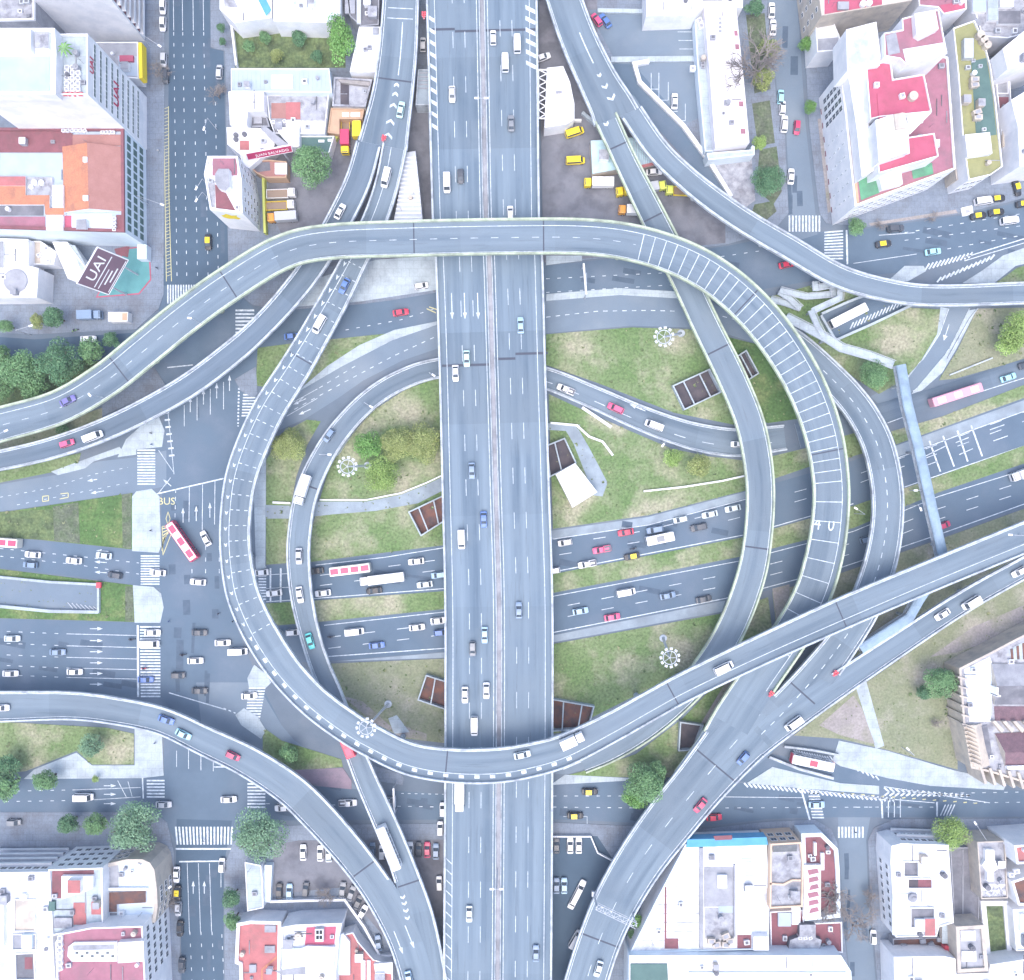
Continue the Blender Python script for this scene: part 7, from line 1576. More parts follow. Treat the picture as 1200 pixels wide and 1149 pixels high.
# --- upper right
t = Bld('white_shed', 'white shed with a lattice truss canopy right beside the motorway', 'shed', [(641, 80), (660, 78), (668, 97), (673, 122), (673, 140), (664, 146), (638, 150)], 6, m_white, m_pinkwhite, .15)
mb = MB(); A, B, C2, D = Vector(P(631, 82, 6)), Vector(P(631, 139, 6)), Vector(P(641, 82, 6)), Vector(P(639, 139, 6))
mb.bar(tuple(A), tuple(B), .22, .22, 5); mb.bar(tuple(A), tuple(C2), .2, .2, 5); mb.bar(tuple(B), tuple(D), .2, .2, 5)
for k in range(6): p, q = A.lerp(B, k/6), C2.lerp(D, (k+.5)/6); r = A.lerp(B, (k+1)/6); mb.bar(tuple(p), tuple(q), .15, .15, 4); mb.bar(tuple(q), tuple(r), .15, .15, 4)
t.add('truss_canopy', mb, m_whitelet)
t = Bld('teal_roof_shed', 'pale teal roofed workshop below the fork of two ramps in the yellow fleet yard', 'workshop', [(692, 165), (745, 161), (773, 186), (766, 192), (736, 197), (694, 204)], 4, m_cream, m_palecyan, 0)
for k in range(9): t.feat('roof_seam', [(742+k*3, 164+k*2.5), (743+k*3, 164+k*2.5), (745+k*2.3, 193), (744+k*2.3, 193)], .12, m_blueroof)
t.feat('brick_edge', [(750, 194), (767, 190), (769, 193), (752, 197)], .2, m_salmon)
t = Bld('long_white_hall', 'long pinkish white flat roofed hall beside the back street', 'hall', [(825, 8), (862, 6), (871, 90), (878, 168), (838, 174), (832, 90)], 7, m_pinkwhite, m_pinkwhite, .2); t.units([(844, 22), (844, 27), (844, 32), (844, 37)], (1.4, 1.2, 1.0), m_white, 'roof_vent')
for y in (36, 52, 119, 151): t.feat('red_panel', [(858+y*.065, y), (862+y*.075, y), (862.5+y*.075, y+6), (858.5+y*.065, y+6)], .1, m_pink)
t = Bld('white_hall', 'white hall across the top edge above the upper parking lot', 'hall', [(757, -60), (872, -60), (870, 10), (826, 8), (815, 18), (757, 20)], 7.5, m_white, m_wroof, .3)
t = Bld('side_wing', 'narrow pale wing between the parking lot and the long white hall', 'wing', [(814, 22), (823, 12), (831, 90), (837, 178), (826, 178), (818, 90)], 4, m_cyanwhite, m_pave_light, .2); t.units([(812, 80), (822, 30), (820, 24)], (1.5, 1.5, 1.0))
t = Bld('service_block', 'narrow pale block across the lower end of the long white hall', 'building', [(828, 180), (880, 176), (881, 171), (884, 172), (884, 182), (830, 188)], 5, m_cyanwhite, m_pave_light, .2)
# parking bay lines of the upper lots
p = Paint(); zz = PV+.05
for x, y0, y1 in ((763, 86, 107), (772, 86, 118), (783, 97, 118), (793, 110, 128), (803, 122, 142)): p.seg((x, y0), (x, y1), .16, zz)
for x0, x1, y in ((786, 812, 29), (794, 812, 38), (795, 812, 48), (796, 812, 58), (763, 772, 105), (774, 783, 118), (785, 794, 131), (797, 803, 142)): p.seg((x0, y), (x1, y), .16, zz)
tag(p.build('parking_marking', m_paint), kind='structure')
t = Bld('courtyard_apartment_building', 'big stepped apartment building with bright red roof terraces and a red plinth', 'apartment building', [(984, 84), (1012, 74), (1092, 62), (1110, 68), (1119, 199), (1001, 243)], 16, m_white, m_pink, .5, .5)
t.windows((984.43, 88), (989.13, 132), 5, 4, 1.5, 2.3, 3, 15.5, m_glass, m_white); t.windows((989.45, 135), (1000.8, 241), 4, 6, .45, 1.5, 2, 15, m_shutter, m_white); t.windows((1001, 243), (1119, 199), 4, 9, 1.6, 1.6, 1.0, 15.0, m_glass)
t.patch('terrace', [(986, 90), (992, 90), (1007, 238), (1002, 240)], m_tan, .05); t.patch('terrace', [(993, 92), (999, 92), (1010, 205), (1008, 208)], m_olive, .06); t.patch('terrace', [(1005, 205), (1028, 203), (1031, 226), (1009, 235)], m_green, .07); t.patch('terrace', [(1010, 236), (1118, 196), (1118, 199), (1004, 241)], m_tan, .08)
t.feat('upper_storey', [(991, 36), (1026, 27), (1031, 66), (1030, 78), (992, 84)], 9, m_white, mtop=m_cyanwhite, par=.5); t.patch('mottled_roof', [(993, 39), (1024, 31), (1027, 64), (1024, 76), (995, 81)], M('blue_stained_roof', (.40, .48, .60), (.62, .66, .74), .35, c3=(.36, .40, .50), sc3=.3), 9.12)
t.feat('upper_storey', [(994, 86), (1012, 82), (1018, 141), (1024, 200), (1010, 208), (1004, 150)], 5, m_white)
t.feat('upper_storey', [(1014, 77), (1043, 72), (1046, 94), (1082, 88), (1091, 132), (1030, 138), (1019, 141)], 8, m_white, mtop=m_red, par=.5)
t.feat('upper_storey', [(1056, 23), (1099, 12), (1109, 64), (1061, 77), (1054, 70), (1036, 67), (1035, 40), (1057, 36)], 11, m_white, mtop=m_pink, par=.5); t.feat('roof_hut', [(1072, 16), (1096, 12), (1100, 34), (1080, 44), (1074, 40)], 13, m_white, z0=11); t.patch('grey_roof', [(1038, 42), (1050, 38), (1055, 62), (1041, 65)], m_grey, 11.1); t.patch('white_roof', [(1058, 58), (1106, 50), (1108, 63), (1062, 75)], m_cyanwhite, 11.1)
t.feat('upper_storey', [(1028, 190), (1064, 180), (1062, 162), (1094, 157), (1099, 184), (1029, 204)], 7, m_white, mtop=m_red, par=.5)
t.feat('stair_tower', [(1026, 141), (1045, 135), (1058, 132), (1064, 146), (1066, 178), (1030, 190)], 10.5, m_white); t.feat('stained_hut', [(1048, 134), (1060, 132), (1063, 150), (1050, 152)], 11.2, m_cream, z0=10.5); t.tank(1029, 150, 1.1, 9, m_teal)
t.feat('stair_wall', [(1063, 138), (1092, 132), (1066, 158)], 6, m_white); t.feat('dormer', [(1030, 206), (1056, 200), (1058, 216), (1034, 222)], 2.2, m_white); t.patch('terrace', [(1068, 196), (1092, 191), (1094, 204), (1070, 210)], m_green, .1)
t.units([(1028, 99), (1058, 112), (1072, 111)], (1.3, 1.3, 9.0), m_white, 'roof_vent'); t.tank(1071, 112, 1.2, 9.3, m_cream)
t.feat('penthouse_strip', [(1028, 110), (1034, 109), (1038, 140), (1030, 142)], 8.2, m_red, z0=7.9)
b2 = MB(); A, B = Q([(983, 86), (1000, 245)], 16); t.windows((984, 84), (1001, 243), 1, 8, 1.6, .5, .3, 1.2, m_maroon, m_maroon, 'plinth_panel')
t = Bld('red_roofed_house', 'building with a red roof terrace and twin white tanks at the top edge', 'building', [(952, -60), (1062, -60), (1068, 2), (1010, 12), (962, 20)], 15, m_cream, m_white, .5); t.patch('terrace', [(966, -20), (1032, -20), (1034, 6), (966, 17)], m_red, .06); t.tank(1012, 4, .9, 1.0); t.tank(1019, 3, .9, 1.0); t.feat('roof_hut', R4(982, 2, 995, 11), .8, m_grey); t.windows((962, 20), (952, -60), 4, 4, 1.3, 1.4, 1, 14.5)
t = Bld('white_house', 'white low house in the gap at the kerb above the red trimmed building', 'house', [(955, 28), (976, 26), (985, 48), (984, 60), (957, 62)], 9, m_white, m_wroof, .4); t.patch('terrace', [(957, 46), (982, 44), (983, 58), (958, 60)], m_grey)
t = Bld('red_roofed_house', 'narrow red roofed house behind the stepped apartment building at the top edge', 'house', [(1072, -60), (1128, -60), (1132, 12), (1105, 18), (1098, 10), (1076, 8)], 11, m_white, m_pink, .5); t.patch('terrace', [(1102, 6), (1130, 2), (1131, 11), (1105, 16)], m_red, .05)
t = Bld('olive_roof_house', 'long narrow house with olive and dark green roof terraces near the right top corner', 'house', [(1116, 34), (1141, 25), (1152, 48), (1160, 78), (1166, 120), (1174, 196), (1160, 206), (1134, 212), (1127, 160), (1122, 90)], 11, m_white, m_olive, .5)
t.patch('terrace', [(1138, 72), (1156, 68), (1163, 112), (1168, 158), (1144, 162)], m_dgreen, .05); t.feat('roof_hut', R4(1130, 45, 1141, 68), 1.6, m_steel); t.units([(1143, 93), (1143, 99), (1146, 131), (1147, 137)], (2.3, 1.5, 1.4), m_cream); t.feat('white_hut', [(1131, 158), (1160, 155), (1163, 180), (1134, 184)], 1.8, m_white); t.tank(1150, 40, 1.1, 1.6, m_cream); t.tank(1154, 46, 1.1, 1.6, m_cream); t.tank(1158, 52, 1.1, 1.6, m_cream)
t.windows((1134, 212), (1160, 206), 2, 3, 1.6, 1.6, 1, 10)
t = Bld('red_passage_house', 'low dark red roofed passage house between the stepped building and the olive roofs', 'house', [(1110, 92), (1121, 90), (1128, 160), (1132, 208), (1120, 212), (1114, 150)], 6, m_cream, m_maroon, .4); t.units([(1117, 104), (1115, 120), (1118, 128), (1120, 136), (1117, 170)], (1.4, 1.6, 1.0), m_cream)
t.feat('roof_hut', R4(1112, 118, 1122, 132), 1.0, m_cream)
t = Bld('stained_roof_house', 'house with many stained grey roof boxes in the top right corner', 'house', [(1136, -60), (1240, -60), (1240, 30), (1180, 46), (1150, 44), (1140, 10)], 10, m_white, m_mottle, .5)
for q, m in ((R4(1140, -5, 1156, 14), m_blueroof), (R4(1170, 13, 1196, 28), m_dgrey), (R4(1158, -5, 1170, 24), m_pave_light), (R4(1172, -8, 1188, 8), m_cyanwhite)): t.feat('roof_box', q, 1.2, m_white, mtop=m)
t.tank(1146, 26, 1.0, 1.4, m_grey)
t = Bld('white_gable_block', 'tall blank white block at the right edge behind the olive roofed house', 'building', [(1174, 58), (1240, 4), (1240, 68), (1180, 82)], 17, m_white, m_wroof, .4)
t = Bld('white_gable_block', 'blank white block at the right edge above the taxis', 'building', [(1184, 118), (1240, 84), (1240, 190), (1194, 196), (1192, 150)], 14, m_white, m_wroof, .4)
t = Bld('backyard_house', 'stained house with dark courtyards between the olive roofs and the blank white blocks', 'house', [(1164, 80), (1182, 78), (1184, 116), (1192, 150), (1195, 194), (1178, 198), (1172, 150)], 7, m_white, m_mottle, .4); t.pit(R4(1168, 84, 1182, 110), m_grey); t.patch('terrace', R4(1170, 114, 1182, 140), m_maroon); t.feat('roof_box', R4(1175, 142, 1192, 172), .8, m_cream); t.patch('terrace', R4(1179, 178, 1192, 194), m_salmon)
# --- bottom left
t = Bld('white_apartment_block', 'large white apartment block with a tan courtyard in the bottom left corner', 'apartment block', [(-40, 1022), (58, 1021), (62, 1090), (66, 1149), (68, 1220), (-40, 1220)], 14, m_white, m_wroof, .5)
t.windows((-40, 1022), (58, 1021), 4, 9, 1.9, 1.6, 1, 13.5, m_glass, balcony=1.0); t.pit(R4(16, 1054, 41, 1092), m_olive if False else m_cream); t.pit(R4(14, 1095, 42, 1114), m_grey); t.pit([(17, 1118), (40, 1117), (41, 1149), (18, 1149)], m_dgrey); t.patch('terrace', R4(29, 1122, 38, 1136), m_maroon, .08); t.tank(27, 1052, 1.0, 1.0); t.feat('roof_hut', R4(25, 1096, 37, 1112), 1.4, m_cyanwhite); t.feat('roof_hut', R4(-20, 1060, 4, 1110), 1.4, m_white)
t = Bld('red_terrace_house', 'white house with red terraces and a square salmon hut next to the rounded corner building', 'house', [(58, 1018), (121, 1016), (122, 1084), (106, 1086), (62, 1096)], 14.5, m_white, m_pave_light, .6, .4)
t.windows((58, 1018), (121, 1016), 4, 5, 1.7, 1.7, 1, 14); t.patch('terrace', [(61, 1021), (110, 1020), (110, 1037), (72, 1037), (72, 1053), (61, 1053)], m_maroon, .05); t.feat('white_hut', [(72, 1027), (109, 1027), (109, 1041), (98, 1046), (72, 1054)], 1.2, m_white); t.feat('salmon_hut', R4(79, 1032, 94, 1047), 3.0, m_white, mtop=m_salmon); t.patch('terrace', R4(86, 1058, 101, 1084), m_salmon, .05); t.patch('terrace', R4(107, 1057, 121, 1072), m_salmon, .05); t.feat('roof_hut', R4(57, 1057, 64, 1068), .8, m_dgreen); t.feat('roof_hut', R4(63, 1076, 84, 1088), .7, m_mottle)
t = Bld('rounded_corner_building', 'old building with a rounded corner and pale roof behind the very large corner tree', 'building', [(123, 1012), (150, 1006), (168, 1006), (177, 1010), (182, 1018), (185, 1040), (186, 1062), (183, 1080), (124, 1084)], 11, m_cream, m_cyanwhite, .7, 1.0, m_cream)
t.patch('terrace', R4(127, 1012, 139, 1042), m_grey, .05); t.feat('rust_roof', [(128, 1046), (171, 1044), (171, 1058), (137, 1060), (137, 1069), (128, 1069)], .8, m_white, mtop=m_rust); t.units([(142, 1071), (142, 1076), (137, 1079)], (1.2, 1.0, 1.2)); t.patch('terrace', R4(122, 1070, 137, 1082), m_grey, .06); t.feat('roof_wall', R4(126, 1041, 173, 1044), .8, m_white)
t.windows((186, 1062), (183, 1080), 3, 2, 1.4, 1.7, 1, 10.5); t.windows((185, 1040), (186, 1062), 3, 3, 1.4, 1.7, 1, 10.5); t.windows((123, 1012), (150, 1006), 3, 3, 1.4, 1.7, 1, 10.5)
t = Bld('faded_red_roof_block', 'apartment block with a faded red roof and an elongated white light well', 'apartment block', [(72, 1093), (108, 1086), (168, 1084), (170, 1120), (172, 1160), (174, 1220), (78, 1220), (68, 1150), (66, 1104)], 17, m_white, m_pink, .6, .4)
t.windows((168, 1084), (172, 1160), 4, 7, 1.6, 1.8, 1, 16.5); t.feat('light_well', [(80, 1110), (86, 1105), (137, 1104), (137, 1127), (84, 1127), (79, 1121)], .7, m_white, mtop=m_cyanwhite); t.patch('light_well_floor', [(85, 1108), (134, 1107), (134, 1113), (86, 1114)], m_grey, .75); t.feat('stair_tower', [(138, 1105), (168, 1103), (169, 1127), (138, 1129)], 1.8, m_white)
for k in range(8): c = P(90+k*6, 1117+(k % 2)*4, 17.8); mb = MB(); mb.box((c[0], c[1], 17.77), (.8, .6, .05)); t.add('skylight', mb, m_glass)
t.units([(70, 1100+7*i) for i in range(6)], (1.3, 1.5, .8))
# --- bottom middle
t = Bld('red_terrace_block', 'white block with a large red terrace left of the parked car lot', 'building', [(278, 1081), (294, 1078), (330, 1079), (329, 1149), (332, 1220), (284, 1220), (281, 1130), (276, 1128)], 6, m_white, m_salmon, .6, .9); t.feat('skylight', R4(310, 1085, 323, 1093), .5, m_grey); t.feat('skylight', R4(310, 1109, 322, 1117), .5, m_grey); t.feat('roof_vent', R4(292, 1131, 300, 1140), .6, m_grey)
t.patch('painted_line', [(306, 1149), (306, 1136), (325, 1120), (326, 1122), (308, 1137), (308, 1149)], m_orange, .06)
t = Bld('white_roof_block', 'white roofed block with red patches and a black fan unit below the parked car lot', 'building', [(330, 1086), (346, 1083), (401, 1081), (398, 1096), (394, 1140), (396, 1220), (332, 1220)], 8, m_white, m_wroof, .5, .4)
t.patch('terrace', [(359, 1087), (394, 1086), (392, 1107), (357, 1110)], m_red, .05); t.feat('fan_unit', R4(369, 1089, 379, 1104), 1.3, m_steel); [t.feat('fan', R4(x, y, x+3, y+4), 1.4, m_black, z0=1.3) for x in (370.5, 374.5) for y in (1091, 1097)]; t.tank(349, 1099, 1.0, 1.2, m_cream); t.patch('terrace', [(329, 1104), (343, 1102), (343, 1109), (329, 1110)], m_pink, .06)
t.feat('roof_terrace_wall', [(330, 1112), (352, 1112), (360, 1109), (392, 1110), (392, 1140), (330, 1140)], .9, m_cyanwhite, mtop=m_cyanwhite); t.patch('court_floor', [(322, 1138), (358, 1133), (358, 1142), (330, 1143)], m_grey, .95)
t = Bld('pale_teal_roof_house', 'house with a pale teal roof and red terraces squeezed against the lower ramp', 'house', [(396, 1098), (406, 1094), (414, 1092), (420, 1103), (438, 1124), (460, 1130), (462, 1220), (397, 1220)], 4.5, m_white, m_salmon, .4); t.feat('teal_roof', [(394, 1098), (402, 1094), (410, 1104), (410, 1143), (395, 1143)], .9, m_white, mtop=m_cyanwhite); t.feat('white_strip', R4(423, 1126, 428, 1160), .5, m_white); t.feat('white_strip', R4(430, 1126, 434, 1160), .5, m_white); t.feat('white_hut', [(438, 1130), (460, 1128), (460, 1142), (446, 1140), (440, 1142)], 1.0, m_white)
t = Bld('pale_passage_roof', 'narrow pale roof strip between the kerb trees and the stained blue wall', 'building', [(287, 1010), (306, 1014), (308, 1030), (309, 1064), (290, 1068)], 4, m_white, m_pave_light, .2)
# --- bottom right
t = Bld('blue_trimmed_warehouse', 'large white warehouse with a bright blue front edge beside the exit viaduct', 'warehouse', [(803, 989), (898, 986), (901, 1060), (900, 1112), (738, 1116), (770, 1052)], 8, m_white, m_wroof, .4, .35, m_cyanwhite)
mb = MB(); q = Q([(804, 981), (896, 978), (898, 987), (803, 990)], 7); mb.prism(q, 5.4, 8.9); t.add('blue_front', mb, m_cyan); mb = MB(); q = Q([(836, 980), (858, 979), (858, 984), (838, 985)], 9); mb.prism(q, 8.9, 9.05); t.add('red_stripe', mb, m_maroon)
t.feat('roof_wall', R4(820, 994, 824, 1112), .7, m_grey); t.feat('roof_wall', R4(860, 1014, 862, 1098), .7, m_grey); t.patch('courtyard', R4(825, 1016, 859, 1063), m_grey, .05); t.feat('white_hut', R4(841, 1026, 852, 1041), 1.0, m_white); t.patch('terrace', R4(842, 1062, 859, 1070), m_blueroof, .08); t.patch('stained_roof', R4(826, 1064, 860, 1100), m_mottle, .04)
t.units([(834, 1104), (840, 1108), (851, 1098), (851, 1108), (856, 1104)], (2.2, 1.6, 1.4), m_cream); t.patch('opening', R4(864, 1096, 880, 1113), m_maroon, .05); t.patch('opening', R4(781, 1100, 795, 1112), m_maroon, .05); t.feat('gutter', R4(779, 1040, 781, 1112), .15, m_maroon); t.feat('white_hut', R4(883, 1098, 901, 1114), 2.2, m_white)
for k in range(11):
    y = 998+k*10.4; x0 = 803-(y-989)*.508; t.feat('roof_seam', R4(x0+4, y, 819, y+.5), .04, m_grey)
for k in range(9): t.feat('roof_stain', R4(869+(k % 3), 994+k*4, 886-(k % 2)*3, 995+k*4), .03, m_pave_light)
t = Bld('peach_house', 'peach walled house with two grey stained roof decks in the lower right block', 'house', [(902, 988), (938, 986), (941, 1010), (940, 1062), (901, 1064)], 10, m_peach, m_mottle, .6, .5); t.feat('roof_wall', [(902, 1035), (918, 1036), (928, 1031), (940, 1031), (940, 1033), (929, 1033), (919, 1038), (902, 1037)], .6, m_peach); t.windows((902, 988), (938, 986), 2, 3, 1.8, 2.0, 3, 9.5, m_glass, m_white)
t.feat('skylight', [(906, 990), (934, 989), (934, 998), (906, 999)], .5, m_cream, mtop=m_glass)
t = Bld('maroon_roof_shop', 'corner shop with maroon roof terraces and a pale blue parapet', 'shop', [(938, 976), (962, 975), (981, 994), (983, 1020), (984, 1074), (942, 1078)], 5.5, m_cyanwhite, m_maroon, .7, 1.1, m_cyanwhite); t.feat('stained_roof', R4(942, 1014, 962, 1076), 1.4, m_white, mtop=m_pinkwhite)
for k in range(6): t.patch('roof_stain', [(946+k % 3*2, 1020+k*9), (958, 1018+k*9), (960, 1023+k*9), (948, 1026+k*9)], m_pink, 1.45)
t.feat('roof_beam', R4(954, 988, 957, 1003), 1.0, m_white); t.feat('roof_beam', R4(962, 1000, 966, 1020), .8, m_white); t.tank(964, 1072, .8, 1.0, m_dgrey)
t = Bld('tiled_patio_house', 'house with brick red patio roofs and a dark stair hut above the long white roof', 'house', [(902, 1068), (940, 1066), (942, 1082), (986, 1080), (987, 1116), (903, 1116)], 5, m_white, m_maroon, .4); t.feat('dark_hut', [(937, 1084), (956, 1084), (956, 1099), (963, 1102), (960, 1118), (946, 1118), (944, 1112), (924, 1112), (926, 1102), (937, 1098)], 1.8, m_dgrey, mtop=m_mottle); t.feat('roof_hut', R4(912, 1070, 927, 1086), .7, m_blueroof); t.feat('white_hut', R4(928, 1064, 938, 1084), 1.0, m_white); t.units([(938, 1100), (944, 1100), (950, 1100)], (1, .8, 2.0))
t = Bld('long_white_building', 'long white flat building along the bottom edge right of the exit viaduct', 'building', [(737, 1119), (985, 1119), (997, 1138), (1000, 1220), (736, 1220)], 10, m_cyanwhite, m_white, .4); t.feat('dark_shed_roof', [(739, 1130), (782, 1130), (784, 1170), (739, 1170)], .3, m_dgreen); t.feat('roof_step', R4(807, 1140, 992, 1142), .5, m_cyanwhite)
t = Bld('white_corner_block', 'white block with dark light wells beside the yellow green tree at the lower right', 'apartment block', [(1044, 991), (1056, 988), (1111, 990), (1117, 1081), (1100, 1086), (1097, 1097), (1049, 1098), (1043, 1010)], 9.5, m_white, m_wroof, .35)
t.windows((1043, 1010), (1049, 1098), 2, 8, 1.4, 1.6, 1, 9); t.windows((1056, 988), (1111, 990), 2, 6, 1.6, 1.6, 1, 9, balcony=.9); t.pit(R4(1059, 1010, 1077, 1028), m_dgrey); t.pit(R4(1064, 1030, 1093, 1042), m_maroon); t.patch('stair', R4(1065, 1031, 1076, 1041), m_dark, .08); t.pit(R4(1067, 1064, 1096, 1088), m_dgrey); t.feat('salmon_hut', R4(1084, 1077, 1096, 1097), .8, m_white, mtop=m_salmon); t.feat('white_hut', R4(1073, 1078, 1084, 1092), 1.0, m_white); t.tank(1070, 1053, 1.2, .8, m_grey); t.feat('cyan_roof', R4(1046, 1048, 1064, 1096), .2, m_cyanwhite); t.tank(1079, 1096, .7, .8, m_dgrey)
t = Bld('rubble_backyard', 'brown rubble strewn backyard below the white block with light wells', 'yard', [(1046, 1100), (1100, 1098), (1118, 1104), (1117, 1118), (1046, 1118)], 3, m_grey, m_rust, .3); t.units([(1060, 1110), (1082, 1104), (1092, 1108), (1102, 1102), (1080, 1114)], (1.6, 1.2, .8), m_grey, 'rubble'); t.feat('red_hut', R4(1107, 1109, 1117, 1122), 2.0, m_redpl); t.feat('cream_hut', R4(1104, 1084, 1116, 1106), 1.6, m_cream, mtop=m_pave_light)
t = Bld('dark_lane_roof', 'dark grey lane roof between two white blocks at the lower right', 'building', [(1113, 993), (1142, 993), (1147, 1050), (1147, 1081), (1118, 1082)], 3, m_grey, m_dgrey, .2); t.feat('roof_ridge', R4(1128, 996, 1129, 1080), .15, m_grey)
t = Bld('skylight_hall', 'tan grey hall with two white skylights at the lower right', 'hall', [(1119, 1085), (1152, 1083), (1157, 1137), (1121, 1139)], 9, m_cream, m_grey, .6, 1.0); t.feat('skylight', R4(1126, 1091, 1143, 1103), .4, m_white); t.feat('skylight', R4(1127, 1115, 1144, 1127), .4, m_white)
t = Bld('stained_roof_house', 'stained flat roof house with a white cross shaped hut at the lower right', 'house', [(1144, 986), (1177, 985), (1180, 1052), (1149, 1053)], 8, m_cream, m_mottle, .5); t.feat('white_hut', [(1155, 996), (1165, 996), (1166, 1008), (1170, 1018), (1164, 1022), (1165, 1033), (1157, 1033), (1157, 1022), (1151, 1014), (1155, 1008)], 1.4, m_white); t.patch('stained_roof', R4(1150, 1036, 1179, 1052), M('white_flecked_roof', (.2, .21, .25), (.7, .71, .75), 1.2), .05)
w = Bld('walled_garden', 'walled garden strip of dark green grass at the lower right', 'garden', [(1148, 1055), (1180, 1055), (1186, 1128), (1155, 1128)], 3.5, m_white, m_shrub, .6, 1.4)
t = Bld('white_house', 'tall white house with a red terrace at the right edge beside the stained flat roof', 'house', [(1187, 990), (1240, 986), (1240, 1010), (1190, 1012)], 13, m_white, m_salmon, .6, .6)
t = Bld('white_house', 'white house with a rust courtyard at the right edge in the lower right block', 'house', [(1184, 1032), (1240, 1014), (1240, 1062), (1192, 1060)], 10, m_white, m_rust, .6, .6); t.units([(1186, 1026), (1192, 1022)], (1.5, 1.2, 1.0))
t = Bld('cyan_roof_house', 'pale blue roofed house at the right edge above the long white roof', 'house', [(1186, 1065), (1240, 1064), (1240, 1112), (1190, 1114)], 7, m_white, m_cyanwhite, .4); t.feat('roof_hut', R4(1196, 1072, 1215, 1092), 1.2, m_white)
t = Bld('long_white_building', 'long white flat building along the bottom edge right of the narrow street', 'building', [(1047, 1121), (1105, 1120), (1119, 1123), (1120, 1141), (1158, 1140), (1160, 1130), (1240, 1118), (1240, 1220), (1050, 1220)], 9, m_white, m_wroof, .3)
# --- old stone building at the right edge
t = Bld('old_stone_building', 'pale old stone building with ribbed buttresses and a dark red slate roof', 'church', [(1123, 783), (1160, 764), (1240, 722), (1240, 915), (1196, 916), (1160, 905), (1137, 900), (1128, 850)], 8, m_cream, m_mottle, .5, .6)
t.patch('metal_roof', [(1130, 785), (1160, 770), (1163, 778), (1161, 846), (1136, 846)], m_cyanwhite, .06); t.patch('rust_roof', [(1182, 762), (1240, 730), (1240, 770), (1185, 774)], m_pave_light, .06)
for k in range(4): t.feat('rust_sheet', [(1184+k*7, 761-k*3.4), (1187+k*7, 760-k*3.4), (1188+k*7, 773), (1185+k*7, 773)], .12, m_rust)
gable(t, [(1162, 778), (1240, 778), (1240, 826), (1165, 826)], .5, 2.2, m_grey, m_dgrey, vertical=False); t.feat('pipe', R4(1168, 806, 1170, 816), 3.2, m_whitelet); t.feat('pipe', R4(1168, 815, 1173, 817), 3.2, m_whitelet)
t.patch('terrace', [(1165, 828), (1240, 828), (1240, 845), (1166, 845)], m_slate, .08); gable(t, [(1166, 860), (1240, 856), (1240, 900), (1178, 898)], .3, 2.5, m_slate, m_slate, 'slate_roof', vertical=False); t.feat('white_wall', [(1180, 898), (1240, 896), (1240, 901), (1181, 902)], 1.2, m_white)
gable(t, [(1131, 850), (1150, 848), (1160, 897), (1140, 900)], .2, 1.2, m_cream, m_cream, 'ribbed_roof')
for k in range(9):
    y0 = 852+k*5.2; x0 = 1131+k*1.0; t.feat('roof_rib', [(x0, y0), (x0+.8, y0-.6), (x0+12, y0+4), (x0+11.4, y0+5)], 1.5, m_cream)
for k in range(6): y0 = 792+k*11; mb = MB(); q = Q([(1121+k*1.0, y0), (1133+k*.8, y0+3), (1133+k*.8, y0+5), (1121+k*1.0, y0+2)], 8); mb.prism(q, 0, 8.8); t.add('buttress', mb, m_cream)
for k in range(6): x0 = 1146+k*11; mb = MB(); q = Q([(x0, 898+k*1.6), (x0+3, 898+k*1.6), (x0+9, 917+k*1.5), (x0+6, 918+k*1.5)], 8); mb.prism(q, 0, 8.9); t.add('buttress', mb, m_cream)
for k in range(4): x0 = 1163+k*12; t.feat('arch_rib', [(x0, 846), (x0+4, 845), (x0+14, 856), (x0+11, 859)], 1.4, m_cream)
t.feat('light_shaft', [(1145, 852), (1157, 850), (1162, 880), (1160, 890)], .3, m_grey, mtop=m_dgrey)
# small shed in the middle, kiosk on the pavement, utility cover
t = Bld('small_white_shed', 'small pinkish white roofed shed on the lawn right of the motorway', 'shed', [(651, 556), (674, 543), (700, 577), (671, 595)], 3.5, m_white, m_pinkwhite, .15)
t = Bld('pavement_kiosk', 'small white kiosk on the pavement beside the blue truck', 'kiosk', R4(127, 366, 150, 377), 2.8, m_white, m_pinkwhite, .15); t.patch('awning', R4(143, 367, 149, 376), m_tan, .2)
t = Bld('utility_cover', 'small pale square utility hatch on the avenue pavement near the taxis', 'hatch', [(1126, 244), (1139, 241), (1141, 251), (1128, 254)], .4, m_white, m_pinkwhite, .05, .3); t.patch('hatch', [(1131, 246), (1136, 245), (1137, 249), (1132, 250)], m_mottle, .03)

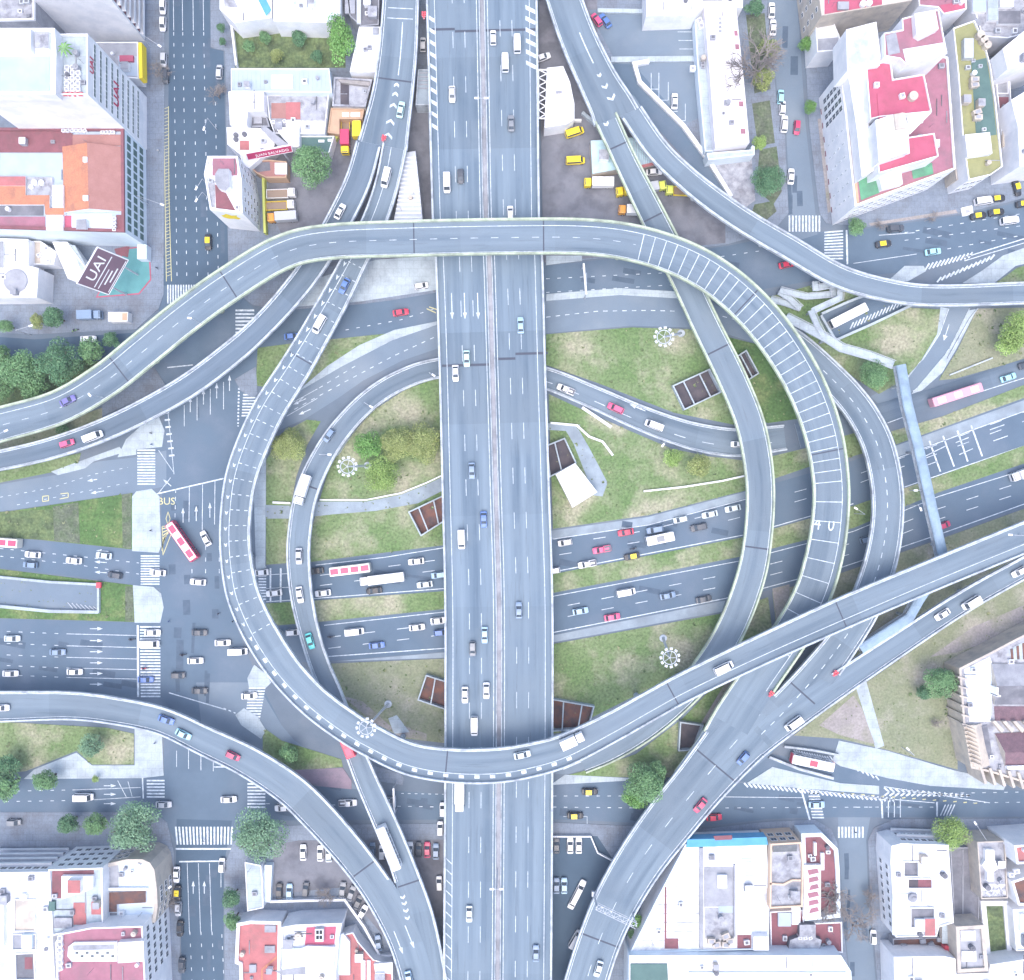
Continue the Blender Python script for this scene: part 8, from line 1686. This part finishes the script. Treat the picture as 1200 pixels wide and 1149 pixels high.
# clutter of small things on the roofs
rr = random.Random(23)
for b in BLDS:
    A = abs(area(b.poly))
    if A < 60 or b.h < 4: continue
    xs = [p[0] for p in b.poly]; ys = [p[1] for p in b.poly]; inn = inset(b.poly, 1.3); n = min(11, int(A/42)+1); tries = 0
    while n > 0 and tries < 150:
        tries += 1; x, y = rr.uniform(min(xs), max(xs)), rr.uniform(min(ys), max(ys)); f = H/(H-b.h); X, Y = x*f/K+600, 574.5-y*f/K
        if not inpoly(x, y, inn) or any(inpoly(x+u, y+v, q) for q in b.used for u, v in ((0, 0), (1, 0), (-1, 0), (0, 1), (0, -1))) or not (-15 < X < 1215 and -15 < Y < 1165): continue
        n -= 1; k = rr.random(); mb = MB()
        if k < .34: s = rr.uniform(.7, 1.3); a = rr.choice((0, .1, 1.57)); mb.box((x, y, b.h+s*.35), (s*1.2, s, s*.7), a); mb.box((x, y, b.h+s*.7+.03), (s*.7, s*.6, .06), a, 1); b.add('air_conditioner', mb, [rr.choice((m_steel, m_white, m_grey)), m_dgrey])
        elif k < .5: r = rr.uniform(.45, .8); mb.cyl((x, y), r, b.h, b.h+r*2, 14); mb.cyl((x, y), r*.4, b.h+r*2, b.h+r*2+.15, 8); b.add('water_tank', mb, rr.choice((m_white, m_grey, m_dgrey, m_cream)))
        elif k < .72: L = rr.uniform(2, 6); a = rr.choice((0, 1.57)); mb.bar((x-L/2*math.cos(a), y-L/2*math.sin(a), b.h+.15), (x+L/2*math.cos(a), y+L/2*math.sin(a), b.h+.15), .11, .11, 6); b.add('pipe', mb, rr.choice((m_grey, m_dgrey)))
        elif k < .86: s = rr.uniform(1.4, 2.6); mb.box((x, y, b.h+.9), (s, s*rr.uniform(.7, 1.3), 1.8), 0); mb.box((x, y, b.h+1.85), (s*1.1, s*1.1, .1), 0, 1); b.add('roof_hut', mb, [rr.choice((m_white, m_cream, m_grey)), rr.choice((m_grey, m_mottle, m_wroof))])
        else: mb.bar((x, y, b.h), (x, y, b.h+rr.uniform(2, 4)), .05, .03, 5); mb.bar((x-.5, y, b.h+2), (x+.5, y, b.h+2), .03, .03, 4); b.add('antenna', mb, m_dgrey)
# ------------------------------------------------------------------ thin pale haze in the air
b = MB(); b.prism([(-3500, -3500), (3500, -3500), (3500, 3500), (-3500, 3500)], -1.0, H+1.5, bottom=True)
hm = bpy.data.materials.new('haze'); hm.use_nodes = True; hn = hm.node_tree.nodes; hn.clear()
ho = hn.new('ShaderNodeOutputMaterial'); hv = hn.new('ShaderNodeVolumePrincipled'); hv.inputs['Color'].default_value = (.86, .90, 1, 1); hv.inputs['Density'].default_value = .00013; hv.inputs['Anisotropy'].default_value = 0.0
hm.node_tree.links.new(hv.outputs[0], ho.inputs['Volume']); tag(b.build('haze', hm), kind='stuff')
